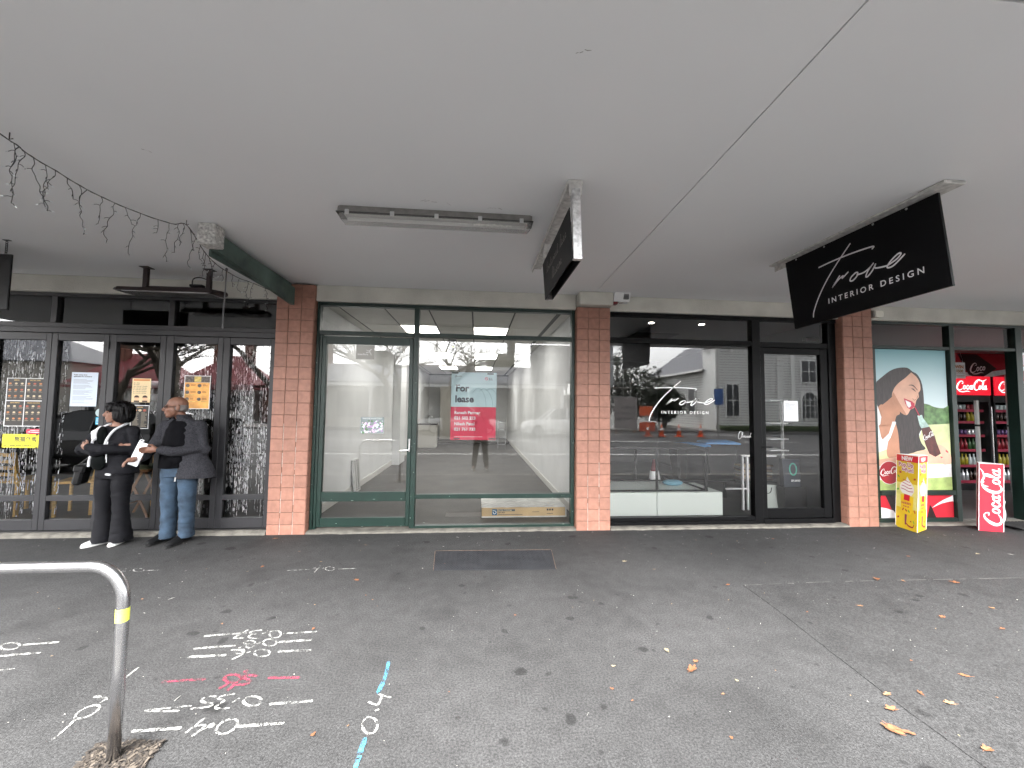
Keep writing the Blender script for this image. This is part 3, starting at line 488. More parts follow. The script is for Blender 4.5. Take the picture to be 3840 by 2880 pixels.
for a in ((1.801, 3.869, 2.576, 2.875), (3.992, 5.029, 2.571, 2.875), (1.801, 3.869, .129, 2.504)):
    o = pane(t_, *a); o.location = (-3.4, -5.36, 0)
b = MB()
for a in ((3.996, 4.062), (4.914, 5.026)): b.box(a[0], a[1], 5.325, 5.385, .10, 2.492, .004)
for a in ((.101, .23), (2.405, 2.491)): b.box(4.0625, 4.9135, 5.327, 5.383, a[0], a[1], .003)
td = b.build('door', BLKF, t_); td.location = (-3.4, -5.36, 0); pane(td, 4.0625, 4.9135, .231, 2.404)
MB().tube([(3.985, 5.30, 1.085), (4.06, 5.285, 1.085), (4.11, 5.285, 1.085)], .009, 8).build('handle', BLKF, td)
tp('threshold', BLKF, 3.992, 5.03, 5.30, 5.43, .031, .098)
hn = MB(); hn.box(4.80, 5.02, 5.36, 5.44, 2.62, 2.68, .01); o = hn.build('door_closer', BLKF, t_); o.location = (-3.4, -5.28, 0)

# ------------------------------------------------------------------ corner store shopfront
d_ = thing('shopfront', 'dark green framed corner store shopfront with an open doorway at the right edge', 'shopfront', (7.0, 5.36, 0))
def dp(name, mat, *a, par=d_, c=.003): return gp(name, mat, *a, par=par, off=(7.0, 5.36), c=c)
GRN2 = M('green_frame_store', (.007, .019, .015), .45, noi=(5, .15))
dp('head_rail', GRN2, 5.64, 13, 5.32, 5.41, 2.892, 2.929); dp('transom_bar', GRN2, 5.64, 6.984, 5.317, 5.41, 2.527, 2.572); dp('transom_bar', GRN2, 7.062, 8.09, 5.317, 5.41, 2.535, 2.58)
dp('mullion', GRN2, 6.985, 7.061, 5.312, 5.41, .02, 2.891); dp('jamb', GRN2, 8.092, 8.20, 5.312, 5.45, .02, 2.891); dp('jamb', GRN2, 5.64, 5.79, 5.33, 5.41, .08, 2.526)
dp('jamb', GRN2, 5.64, 5.70, 5.33, 5.41, 2.573, 2.891)
dp('window_rail', GRN2, 5.791, 6.984, 5.318, 5.40, .402, .466); dp('bottom_rail', GRN2, 5.64, 6.984, 5.315, 5.41, .02, .079)
dp('transom_bar', GRN2, 8.202, 13, 5.317, 5.41, 2.535, 2.58); dp('window_rail', GRN2, 8.202, 13, 5.318, 5.4, .402, .466)
for a in ((5.701, 6.984, 2.573, 2.891), (7.062, 8.091, 2.581, 2.891), (5.791, 6.984, .467, 2.526), (5.791, 6.984, .08, .401), (8.201, 12.9, .467, 2.534), (8.201, 12.9, 2.581, 2.891)):
    o = pane(d_, *a); o.location = (-7.0, -5.36, 0)
dp('stall_riser', GRN2, 8.202, 13, 5.33, 5.40, .02, .401)
# the door leaf stands open, folded back into the store
b = MB(); b.box(7.08, 7.13, 5.42, 5.50, .03, 2.53, .004); b.box(7.08, 7.13, 6.35, 6.43, .03, 2.53, .004)
for a in ((.031, .13), (2.43, 2.529)): b.box(7.082, 7.128, 5.501, 6.349, a[0], a[1], .003)
ol = b.build('door', GRN2, d_); ol.location = (-7.0, -5.36, 0)
gb = MB(); gb.box(7.10, 7.108, 5.501, 6.349, .131, 2.429); gb.build('pane', [GLASS_B], ol)
# ------------------------------------------------------------------ lettering shapes drawn as strokes
def ell2(cx, cy, rx, ry, rot=0, n=18):
    c, s = math.cos(rot), math.sin(rot)
    return [(cx+rx*math.cos(t)*c-ry*math.sin(t)*s, cy+rx*math.cos(t)*s+ry*math.sin(t)*c) for t in [2*math.pi*k/n for k in range(n+1)]]
COLA = [([(2.35,2.35),(2.05,2.75),(1.35,2.6),(.6,1.7),(.25,.7),(.55,-.05),(1.35,-.15),(2.1,.35)], [.14,.22,.36,.52,.52,.42,.28,.12]),
        ([(2.35,2.35),(2.3,2.0),(1.95,2.0)], [.14,.22,.2]), ([(.9,-.05),(.95,-.6),(2.2,-.78),(3.6,-.55),(4.6,-.8)], [.12,.2,.34,.28,.08]),
        (ell2(2.75,.72,.36,.58,-.25), .3), ([(4.2,1.15),(3.95,1.38),(3.62,1.1),(3.5,.5),(3.75,.08),(4.15,.25),(4.4,.6)], .3),
        (ell2(4.85,.68,.34,.55,-.25), .3), ([(5.38,1.38),(5.2,.6),(5.25,.1),(5.55,.3)], .3), ([(5.62,1.2),(6.0,1.3)], .24),
        ([(8.0,2.85),(7.7,3.2),(7.0,2.9),(6.35,1.9),(6.1,.8),(6.4,.0),(7.0,-.15),(7.7,.35)], [.14,.22,.36,.52,.52,.42,.28,.12]),
        ([(7.15,2.15),(7.35,2.9),(7.95,3.25),(8.9,2.85),(9.8,3.05),(10.5,3.55)], [.14,.22,.34,.36,.24,.06]),
        (ell2(8.1,.72,.36,.58,-.25), .3), ([(8.7,.7),(9.2,1.6),(9.45,2.45),(9.22,2.62),(8.98,1.8),(8.82,.7),(9.0,.1),(9.3,.35)], .26),
        (ell2(9.72,.66,.34,.55,-.25), .3), ([(10.25,1.35),(10.05,.6),(10.1,.1),(10.45,.3)], .3)]
def cola(name, mat, parent, f, crop=None):
    b = MB()
    for pts, w in COLA:
        if crop and (max(p[0] for p in pts) < crop[0] or min(p[0] for p in pts) > crop[1]): continue
        ribbon(b, pts, w, f, 5)
    return b.build(name, mat, parent)
TROVE = [[(1215,1145),(1100,1245),(1000,1345),(920,1450),(870,1545),(862,1588)], [(930,1225),(1050,1218),(1200,1216),(1330,1221),(1395,1228),(1385,1240)],
         [(1118,1343),(1085,1375),(1053,1407)], [(1053,1407),(1110,1366),(1150,1351),(1138,1368),(1190,1338)],
         [(1250,1360),(1215,1380),(1205,1402),(1228,1407),(1262,1385),(1268,1364),(1250,1360)], [(1262,1378),(1320,1376),(1372,1352)],
         [(1388,1338),(1350,1372),(1330,1406),(1343,1412),(1378,1385),(1404,1348)], [(1404,1348),(1398,1370),(1430,1379),(1486,1384)],
         [(1486,1384),(1550,1362),(1578,1338),(1558,1333),(1512,1360),(1484,1390),(1500,1400),(1535,1392),(1600,1350)]]
VINYL = M('white_vinyl', (.86, .86, .86), .5)
# ------------------------------------------------------------------ hanging signs
SIGNB = M('sign_black', (.0015, .0015, .002), .5, spec=.15); WMET = M('white_steel', (.55, .54, .52), .5, noi=(25, .25), bump=(30, .15)); RUST = M('rust', (.12, .05, .02), .9)
s1 = thing('hanging_sign', 'large black hanging sign with white script lettering under the verandah', 'sign', (3.13, 3.0, 3.14), group='signs hung under the verandah')
def sp(root, name, mb, mat): o = mb.build(name, mat, root); o.location = tuple(-x for x in root.location); return o
b = MB(); b.prism([(3.12, 2.40, 3.105), (3.12, 3.76, 3.105), (3.12, 3.66, 2.405), (3.12, 2.34, 2.44)], (.018, 0, 0)); sp(s1, 'board', b, SIGNB)
b = MB(); b.box(3.075, 3.165, 2.46, 3.93, 3.122, 3.1395, .003); b.box(3.137, 3.142, 2.46, 3.93, 3.07, 3.123); sp(s1, 'mounting_bar', b, WMET)
b = MB(); b.box(3.05, 3.21, 2.30, 2.47, 3.115, 3.1396, .006); sp(s1, 'end_plate', b, WMET)
for y in (2.6, 2.85, 3.3, 3.62): b = MB(); b.blob((3.118, y, 3.09), (.004, .009, .009)); sp(s1, 'bolt', b, M('bolt_metal', (.4, .4, .4), .4, .8))
ky, kz = (3.437-3.049)/(1588-1145), (3.014-2.473)/(1588-1145)
SGN = M('sign_white', (.62, .61, .62), .6)
b = MB()
def fs(u, v):
    t = (u-1215)/(862-1215); y = 3.049+(u-1215)*(-.00110); z = 3.014-(v-1145)*.001222-(u-1215)*.00001
    return (3.1185, y, z)
for p in TROVE: ribbon(b, [(x, y) for x, y in p], 10, fs, 5)
sp(s1, 'logo_lettering', b, SGN)
o = text('lettering', 'INTERIOR DESIGN', .066, SGN, s1, (3.1185-3.13, 3.276-3.0, 2.558-3.14), (R(90), 0, R(-90)), sp=1.52, bold=.0006); o.rotation_euler = (R(90), R(-1.6), R(-90))
s2 = thing('hanging_sign', 'dull black double sided hanging sign with faded script beside the fluorescent light', 'sign', (.62, 3.1, 3.14), group='signs hung under the verandah')
b = MB(); b.prism([(.60, 2.60, 2.955), (.60, 3.70, 2.955), (.60, 3.54, 2.572), (.60, 2.50, 2.568)], (.006, 0, 0)); sp(s2, 'board', b, M('sign_faded_black', (.006, .0055, .006), .6, spec=.3))
b = MB(); b.prism([(.662, 2.60, 2.955), (.662, 3.70, 2.955), (.662, 3.54, 2.572), (.662, 2.50, 2.568)], (.006, 0, 0)); sp(s2, 'board', b, MATS['sign_faded_black'])
b = MB(); b.prism([(.607, 2.60, 3.06), (.607, 2.54, 3.06), (.607, 2.485, 2.56), (.607, 2.525, 2.56)], (.054, 0, 0)); sp(s2, 'edge_frame', b, M('scratched_aluminium', (.55, .55, .55), .45, .6, noi=(35, .35)))
b = MB(); b.prism([(.607, 3.66, 3.0), (.607, 3.70, 3.0), (.607, 3.545, 2.565), (.607, 3.51, 2.565)], (.054, 0, 0)); sp(s2, 'edge_frame', b, MATS['scratched_aluminium'])
b = MB(); b.box(.585, .685, 2.59, 4.32, 3.126, 3.1395, .003); b.box(.58, .588, 2.62, 4.30, 3.08, 3.127); sp(s2, 'mounting_bar', b, WMET)
b = MB(); b.box(.582, .688, 2.57, 2.80, 3.10, 3.1396, .006); b.box(.590, .680, 2.562, 2.572, 3.02, 3.12, .004); sp(s2, 'bracket', b, WMET)
b = MB(); b.box(.60, .67, 3.62, 3.70, 2.99, 3.126, .004); sp(s2, 'bracket', b, WMET)
b = MB(); b.blob((.635, 2.560, 3.045), (.011, .004, .011)); sp(s2, 'bolt', b, RUST)
FADE = M('faded_lettering', (.30, .28, .26), .7)
b = MB()
def fe(u, v): return (.5985, u, v)
SC = random.Random(5)
def script(word, y0, z0, h, step):
    y = y0
    for ch in word:
        if ch == ' ': y -= step*.9; continue
        H = h*(1.9 if ch.isupper() else (1.5 if ch in 'hdl' else .75)); W = step*(1.1 if ch.isupper() else .8)
        pts = [(y, z0), (y-W*.3, z0+H), (y-W*.55, z0+H*.8), (y-W*.35, z0+H*.05), (y-W*.8, z0+H*.1 if not ch in 'nmru' else z0+H*.9), (y-W, z0+.1*h)]
        ribbon(b, pts, .0045, fe, 4); y -= step
script('Enchanted Rose', 3.46, 2.79, .05, .057); script('Flowers', 3.20, 2.655, .05, .055)
sp(s2, 'lettering', b, FADE)
s3 = thing('hanging_sign', 'black hanging sign on a chain cut off by the left picture edge', 'sign', (-4.9, 4.3, 3.14), group='signs hung under the verandah')
a0, a1 = Vector((-4.47, 4.17, 0)), Vector((-5.35, 4.17, 0))
b = MB(); b.box(-5.4, -4.47, 4.17, 4.19, 2.46, 3.0, .004); sp(s3, 'board', b, BLK)
for x in (-4.53, -5.3):
    b = MB()
    for k in range(6):
        z = 3.005+k*.022; ring = [(x+(.009*math.cos(t) if k % 2 else 0), 4.18+(0 if k % 2 else .009*math.cos(t)), z+.014*math.sin(t)) for t in [2*math.pi*i/10 for i in range(11)]]
        b.tube(ring, .003, 5, False)
    b.box(x-.03, x+.03, 4.165, 4.195, 3.134, 3.1396, .002)
    sp(s3, 'chain', b, M('dark_steel', (.05, .05, .05), .5, .7))

# ------------------------------------------------------------------ fluorescent fitting
fl = thing('fluorescent_light', 'unlit fluorescent batten with clear cover fixed to the soffit', 'light', (-.33, 3.16, 3.14))
GREYP = M('fitting_grey', (.22, .21, .20), .5, noi=(20, .2))
b = MB(); b.loft([[(x, 3.16+yy*s, 3.14-zz) for yy, zz in ((-.045, 0), (.045, 0), (.062, .04), (.066, .055), (-.066, .055), (-.062, .04))] for x, s in ((-1.10, .7), (-1.08, 1), (.40, 1), (.42, .7))]); sp(fl, 'housing', b, GREYP)
b = MB(); b.box(-1.105, .425, 3.092, 3.228, 3.078, 3.086, .003); sp(fl, 'gasket', b, M('gasket_black', (.02, .02, .02), .6))
cov = M('clear_plastic', (.62, .61, .58), .25, noi=(30, .2)); 
b = MB(); b.loft([[(x, 3.16+yy*s, 3.078-zz*q) for yy, zz in ((-.06, 0), (.06, 0), (.055, .04), (.035, .058), (-.035, .058), (-.055, .04))] for x, s, q in ((-1.085, .8, .5), (-1.06, 1, 1), (.385, 1, 1), (.41, .8, .5))])
dif = bpy.data.materials.new('plastic_cover'); dif.use_nodes = True; n = dif.node_tree.nodes; l = dif.node_tree.links; pb = n['Principled BSDF']
pb.inputs['Base Color'].default_value = (.5, .49, .47, 1); pb.inputs['Roughness'].default_value = .22; pb.inputs['Alpha'].default_value = .42
sp(fl, 'cover', b, dif)
b = MB(); b.cyl((-1.03, 3.16, 3.055), (.36, 3.16, 3.055), .013, 12); sp(fl, 'tube', b, M('white_tube', (.8, .8, .78), .3)).data.polygons.foreach_set
b = MB(); b.box(-1.05, .38, 3.115, 3.205, 3.072, 3.0775); sp(fl, 'reflector', b, M('white_tray', (.6, .6, .58), .35))
for x in (-1.02, -.68, -.34, -.0, .33):
    b = MB(); b.box(x-.016, x+.016, 3.089, 3.094, 3.062, 3.10, .002); sp(fl, 'clip', b, M('steel_clip', (.6, .6, .6), .35, .9))
b = MB(); b.box(-.05, .25, 3.104, 3.108, 3.028, 3.045); 
sp(fl, 'label_sticker', b, M('old_label', (.5, .5, .47), .7, noi=(40, .3)))

# ------------------------------------------------------------------ exit fitting, sensor light
ex = thing('emergency_light', 'small white emergency light with a red tab by the plaster block', 'light', (1.93, 5.2, 3.14))
b = MB(); b.prism([(1.80, 5.10, 3.139), (1.80, 5.278, 3.139), (1.80, 5.278, 3.03), (1.80, 5.15, 3.03)], (.22, 0, 0)); sp(ex, 'body', b, M('white_plastic', (.72, .72, .72), .45))
b = MB()
for k in range(5): b.box(1.93+k*.014, 1.938+k*.014, 5.102, 5.135, 3.055, 3.125)
for k in range(5):
    pass
o = sp(ex, 'grille', b, M('grey_slot', (.2, .2, .2), .6)); o.location.y -= .0
b = MB(); b.box(1.802, 1.865, 5.16, 5.25, 3.0, 3.031, .004); sp(ex, 'red_tab', b, M('dark_red', (.14, .006, .012), .4))
b = MB(); b.tube([(1.88, 5.2, 3.03), (1.9, 5.2, 3.018), (1.93, 5.2, 3.022), (1.95, 5.2, 3.03)], .003, 5); sp(ex, 'wire', b, M('dark_red', ()))
sn = thing('wall_lamp', 'cream rounded security lamp on the beam right of the tiled pillar', 'lamp', (5.75, 5.22, 3.0))
b = MB(); b.loft([[(5.645+dx, y, 3.0+z*s) for y, z in ((5.2, -.05), (5.2, .05), (5.279, .055), (5.279, -.055))] for dx, s in ((0, 1), (.02, 1.0))]); sp(sn, 'base', b, M('grey_plastic', (.25, .24, .22), .5))
b = MB(); b.loft([[(5.668+.14*t, 5.215-.03*s, 3.0+.045*s), (5.668+.14*t, 5.278, 3.0+.045*s), (5.668+.14*t, 5.278, 3.0-.045*s), (5.668+.14*t, 5.215-.03*s, 3.0-.045*s)] for t, s in ((0, 1), (.6, 1), (.85, .85), (1, .45))]); sp(sn, 'lamp_shade', b, M('cream_plastic', (.78, .75, .66), .4))

# ------------------------------------------------------------------ steel beam and block at the first pillar
sb = thing('steel_beam', 'weathered green steel beam running from the soffit block to the pillar top', 'beam', (-2.37, 5.2, 3.0))
GBM = M('weathered_green', (.085, .125, .108), .75, noi=(3, .5), bump=(20, .2))
b = MB(); b.box(-2.40, -2.36, 3.69, 5.218, 3.105, 3.125, .002); b.box(-2.39, -2.37, 3.70, 5.218, 2.90, 3.106); sp(sb, 'web', b, GBM)
b = MB(); b.prism([(-2.365, 3.70, 2.95), (-2.365, 5.218, 2.85), (-2.365, 5.218, 3.07), (-2.365, 3.70, 3.115)], (.045, 0, 0)); sp(sb, 'side_plate', b, GBM)
b = MB(); b.box(-2.40, -2.255, 3.55, 3.688, 2.955, 3.139, .008); sp(sb, 'end_block', b, M('chipped_white', (.5, .49, .47), .8, noi=(45, .5), bump=(60, .7)))

# ------------------------------------------------------------------ strip heater
ht = thing('strip_heater', 'dark brown electric strip heater hung on two posts over the folding doors', 'heater', (-3.5, 4.85, 3.14))
HB = M('heater_brown', (.022, .012, .012), .4)
b = MB(); b.loft([[(x, 4.84+yy*s, 2.87+zz*s) for yy, zz in ((-.12, -.03), (-.10, .012), (.08, .035), (.12, .01), (.12, -.03))] for x, s in ((-4.07, .55), (-4.0, 1), (-3.0, 1), (-2.93, .55))]); sp(ht, 'housing', b, HB)
b = MB(); b.prism([(-3.95, 4.735, 2.838), (-3.05, 4.735, 2.838), (-3.0, 4.94, 2.836), (-4.0, 4.94, 2.836)], (0, 0, -.004)); sp(ht, 'reflector', b, M('reflector_metal', (.75, .75, .75), .3, .7))
b = MB()
for k in range(46): x = -3.96+k*.0205; b.tube([(x, 4.735, 2.829), (x+.02, 4.94, 2.829)], .002, 4)
for k in range(6): b.tube([(-3.97, 4.745+k*.038, 2.8285), (-3.03, 4.745+k*.038, 2.8285)], .002, 4)
o = sp(ht, 'guard_grille', b, M('guard_wire', (.1, .1, .1), .4, .6)); o['kind'] = 'stuff'
for x in (-3.79, -3.11):
    b = MB(); b.box(x-.025, x+.025, 4.83, 4.87, 2.895, 3.132, .003); b.box(x-.05, x+.05, 4.80, 4.90, 3.132, 3.1396, .002); sp(ht, 'post', b, HB)
b = MB(); b.box(-3.8, -3.1, 4.835, 4.865, 2.895, 2.925, .003); sp(ht, 'cross_bar', b, HB)
b = MB(); b.box(-3.30, -3.16, 4.81, 4.87, 2.926, 2.955, .004); b.tube(smooth_path([(-3.28, 4.83, 2.955), (-3.27, 4.83, 3.02), (-3.2, 4.83, 3.04), (-3.13, 4.84, 3.02)]), .006, 6); sp(ht, 'junction_box', b, BLK)

# ------------------------------------------------------------------ icicle light string
ic = thing('icicle_lights', 'dark icicle light string hanging from the soffit above the folding doors', 'string lights', (-2.7, 3.0, 3.1))
path = [(-2.62, 2.05, 3.10), (-2.671, 2.388, 3.08), (-2.687, 2.484, 3.08), (-2.717, 2.591, 3.078), (-2.723, 2.747, 3.077), (-2.74, 2.924, 3.077), (-2.722, 3.112, 3.078), (-2.663, 3.305, 3.08), (-2.557, 3.487, 3.085), (-2.471, 3.53, 3.10), (-2.47, 3.70, 3.0), (-2.475, 3.80, 2.95), (-2.47, 3.955, 2.903), (-2.47, 4.27, 2.89), (-2.47, 4.59, 2.922), (-2.47, 5.0, 2.95)]
pp = smooth_path(path, 5)
CORD = M('cord_dark', (.035, .033, .035), .6); BULB = M('bulb_clear', (.75, .78, .8), .15)
b = MB(); b.tube(pp, .003, 5); b.tube([Vector(p)+Vector((.004*math.sin(i*1.3), .003*math.cos(i*1.7), .003*math.cos(i*1.3))) for i, p in enumerate(pp)], .0022, 5)
for h_ in ((-2.471, 3.53, 3.10), (-2.69, 2.45, 3.09)): b.tube([Vector(h_)+Vector((0, 0, .04)), Vector(h_), Vector(h_)+Vector((.02, 0, .005))], .003, 5)
sp(ic, 'cord', b, CORD)
rr = random.Random(11)
def pt_at(t):
    i = t*(len(pp)-1); k = min(int(i), len(pp)-2); return pp[k].lerp(pp[k+1], i-k)
for s_ in range(30):
    t = .12+s_*.029+rr.uniform(-.006, .006); p = pt_at(min(t, .99)); L = rr.choice((.12, .2, .28, .34)) if p.y < 3.5 else rr.choice((.12, .18, .25))
    b = MB(); q = Vector(p); pts = [q.copy()]; nseg = max(4, int(L/.03))
    for k in range(nseg):
        q = q+Vector((rr.uniform(-.016, .016), rr.uniform(-.014, .014), -L/nseg)); pts.append(q.copy())
    b.tube(smooth_path(pts, 3), .0024, 4)
    tips = []
    for k in range(1, len(pts)):
        if rr.random() < .5 or k == len(pts)-1:
            e = pts[k]+Vector((rr.choice((-1, 1))*rr.uniform(.014, .03), rr.uniform(-.02, .02), -rr.uniform(-.004, .022))); b.tube([pts[k], pts[k].lerp(e, .5)+Vector((0, 0, .004)), e], .002, 4); tips.append((pts[k], e))
    st = sp(ic, 'strand', b, CORD)
    b = MB()
    for a, e in tips:
        d = (e-a).normalized(); b.tube([e, e+d*.012], [.0032, .0022], 5)
    o = b.build('bulb', BULB, st); o['kind'] = 'stuff'
cb = thing('hanging_cable', 'thin grey cable dropping past the strip heater to the folding doors', 'cable', (-2.87, 4.75, 3.14))
b = MB(); b.tube([(-2.868, 4.75, 3.14), (-2.87, 4.752, 2.9), (-2.877, 4.75, 2.63), (-2.875, 4.75, 2.44)], .007, 6); b.blob((-2.868, 4.75, 3.12), (.014, .014, .02)); sp(cb, 'wire', b, M('cable_grey', (.16, .155, .16), .6))

# ------------------------------------------------------------------ bike rack and its mulch square
rk = thing('bike_rack', 'polished steel hoop bike rack with a yellow sticker in the left foreground', 'bike rack', (-1.59, 2.03, 0))
STEEL = M('polished_steel', (.55, .55, .56), .27, 1.0, noi=(6, .1), bump=(3, .02))
arc = [(-1.59, 2.03, -.02), (-1.59, 2.03, .4), (-1.592, 2.03, .66)]+[(-1.592-.14+.14*math.cos(a), 2.03, .69+.14*math.sin(a)+.02*math.sin(a)) for a in [math.pi/2*k/8 for k in range(9)]]+[(-2.0, 2.03, .85), (-2.28, 2.03, .85)]+[(-2.28-.14*math.sin(a), 2.03, .69+.16*math.cos(a)) for a in [math.pi/2*k/8 for k in range(1, 9)]]+[(-2.42, 2.03, .3), (-2.42, 2.03, -.02)]
b = MB(); b.tube(arc, .0245, 24); sp(rk, 'hoop', b, STEEL).data.polygons.foreach_set('use_smooth', [True]*len(rk.children[0].data.polygons))
b = MB(); b.tube([(-1.592, 2.03, .605+.0), (-1.592, 2.03, .662)], .0252, 24, False); sp(rk, 'sticker', b, M('yellow_sticker', (.72, .78, .10), .5, noi=(60, .15)))
b = MB()
for k in range(4):
    for a in (-2.3, -1.95, -1.1, -.8): b.add([(-1.592+.0257*math.cos(a+d), 2.03+.0257*math.sin(a+d), .613+k*.013+zz) for d, zz in ((0, 0), (.22, 0), (.22, .005), (0, .005))], [(0, 1, 2, 3)])
sp(rk, 'sticker_print', b, M('sticker_ink', (.3, .3, .08), .6))
mu = MB(); rr = random.Random(4); q = [(-1.735, 2.125), (-1.445, 2.12), (-1.40, 1.85), (-1.70, 1.85)]
mu.prism([(x, y, .001) for x, y in q], (0, 0, .004))
for i in range(900):
    a, c = rr.random(), rr.random(); p = Vector((*q[0], 0)).lerp(Vector((*q[1], 0)), a).lerp(Vector((*q[3], 0)).lerp(Vector((*q[2], 0)), a), c)
    an = rr.uniform(0, 3.14); l = rr.uniform(.006, .022); w = rr.uniform(.002, .006); d = Vector((math.cos(an), math.sin(an), rr.uniform(-.3, .3)))*l; e = Vector((-math.sin(an), math.cos(an), 0))*w
    z = Vector((0, 0, .006+rr.random()*.006)); mu.cur = rr.choice((0, 1, 1, 2)); mu.add([p+z-d-e, p+z+d-e, p+z+d+e, p+z-d+e], [(0, 1, 2, 3)])
tag(mu.build('bark_mulch', [M('bark_dark', (.013, .010, .008), .9), M('bark_mid', (.032, .025, .019), .9), M('bark_pale', (.08, .065, .05), .9)]), 'brown bark mulch square round the foot of the bike rack', 'mulch', kind='stuff')

# ------------------------------------------------------------------ steel cover in the footpath
cv = thing('access_cover', 'dark chequer plate cover set flush in the asphalt before the empty shop', 'cover', (.2, 4.28, 0))
CP = M('cover_steel', (.022, .023, .026), .75, 0, noi=(6, .25), spec=.2)
b = MB(); b.prism([(-.425, 4.555, .001), (.862, 4.525, .001), (.81, 4.005, .001), (-.39, 4.04, .001)][::-1], (0, 0, .006)); sp(cv, 'plate', b, CP)
b = MB()
for j in range(17):
    for i in range(46):
        x = -.40+i*.0265+(j % 2)*.013; y = 4.055+j*.0285; an = R(40) if (i+j) % 2 else R(-40); d = Vector((math.cos(an), math.sin(an), 0))*.010; e = Vector((-math.sin(an), math.cos(an), 0))*.0032
        p = Vector((x, y, .007)); tp_ = Vector((0, 0, .003))
        if x > .82-(4.53-y)*.08: continue
        b.add([p-d-e, p+d-e, p+d+e, p-d+e, p-d*.7+tp_, p+d*.7+tp_], [(0, 1, 5, 4), (2, 3, 4, 5), (0, 4, 3), (1, 2, 5)])
o = sp(cv, 'tread_pattern', b, CP); o['kind'] = 'stuff'
b = MB()
for a, c in (((-.425, 4.555), (-.39, 4.04)), ((.862, 4.525), (.81, 4.005)), ((-.425, 4.558), (.862, 4.528))):
    b.tube([(*a, .004), (*c, .004)], .006, 4)
sp(cv, 'rim', b, M('rusty_rim', (.09, .06, .045), .9, noi=(20, .4)))

# ------------------------------------------------------------------ chalk and spray marks
def chalk_mat(name, c):
    m = bpy.data.materials.new(name); m.use_nodes = True; n = m.node_tree.nodes; l = m.node_tree.links; b = n['Principled BSDF']; b.inputs['Roughness'].default_value = .95
    t = n.new('ShaderNodeTexCoord'); x = n.new('ShaderNodeTexNoise'); x.inputs['Scale'].default_value = 160; x.inputs['Detail'].default_value = 3; l.new(t.outputs['Object'], x.inputs['Vector'])
    y = n.new('ShaderNodeTexNoise'); y.inputs['Scale'].default_value = 22; l.new(t.outputs['Object'], y.inputs['Vector'])
    ad = n.new('ShaderNodeMath'); ad.operation = 'ADD'; l.new(x.outputs['Fac'], ad.inputs[0]); l.new(y.outputs['Fac'], ad.inputs[1])
    r = n.new('ShaderNodeMapRange'); r.inputs['From Min'].default_value = .86; r.inputs['From Max'].default_value = 1.18; l.new(ad.outputs[0], r.inputs['Value']); l.new(r.outputs[0], b.inputs['Alpha'])
    b.inputs['Base Color'].default_value = (*c, 1); return m
CH = {'w': chalk_mat('white_chalk', (.40, .40, .38)), 'r': chalk_mat('red_paint', (.26, .03, .06)), 'b': chalk_mat('blue_paint', (.06, .30, .50))}
CLAB = {'0.37': 'white chalk figure 0.37 between two dashes, topmost of the close stack of three', '0.8': 'white chalk figure 0.8 between two dashes, middle of the close stack of three',
        '0.6': 'white chalk figure 0.6 between two dashes, lowest of the close stack of three', 'red': 'red painted mark between two red dashes on the asphalt', '0.35': 'white chalk figure 0.35 below the red painted mark',
        '0.4': 'large white chalk figure 0.4 right of the bike rack foot', 'blue': 'two bright blue strokes in line above and below a chalk figure', '0.4v': 'white chalk figure 0.4 written sideways between the blue strokes',
        '0.4g': 'small white chalk figure 0.4 with dashes left of the chequer plate cover', '0.4h': 'small white chalk figure 0.4 just behind the bike rack bend, near the people',
        'left': 'white chalk ring and dash at the left edge, inside the bike rack', 'left2': 'two short chalk dashes at the left edge under the chalk ring', 'diag': 'slanting white chalk figure and line behind the bike rack post'}
CHALK = [q for q in CHALK if q[0] != 'blue']+[('blue', 'b', [q[2][0]]) for q in CHALK if q[0] == 'blue']+[('blue2', 'b', [q[2][1]]) for q in CHALK if q[0] == 'blue']
CLAB['blue'] = 'bright blue stroke above the sideways chalk figure'; CLAB['blue2'] = 'bright blue stroke below the sideways chalk figure at the picture bottom'
for nm, c, st in CHALK:
    b = MB()
    for s in st: ribbon(b, s, (.020 if nm in ('blue', 'blue2', 'red') or (len(s) < 4 and abs(s[0][1]-s[-1][1]) < .06 and (abs(s[0][0]-s[-1][0]) > .12)) else .012) if nm not in ('0.4g', '0.4h') else .010, lambda u, v: (u, v, .0035 if nm else 0), 5, .25)
    tag(b.build('chalk_mark', CH[c]), CLAB[nm], 'marking', 'survey marks on the footpath')

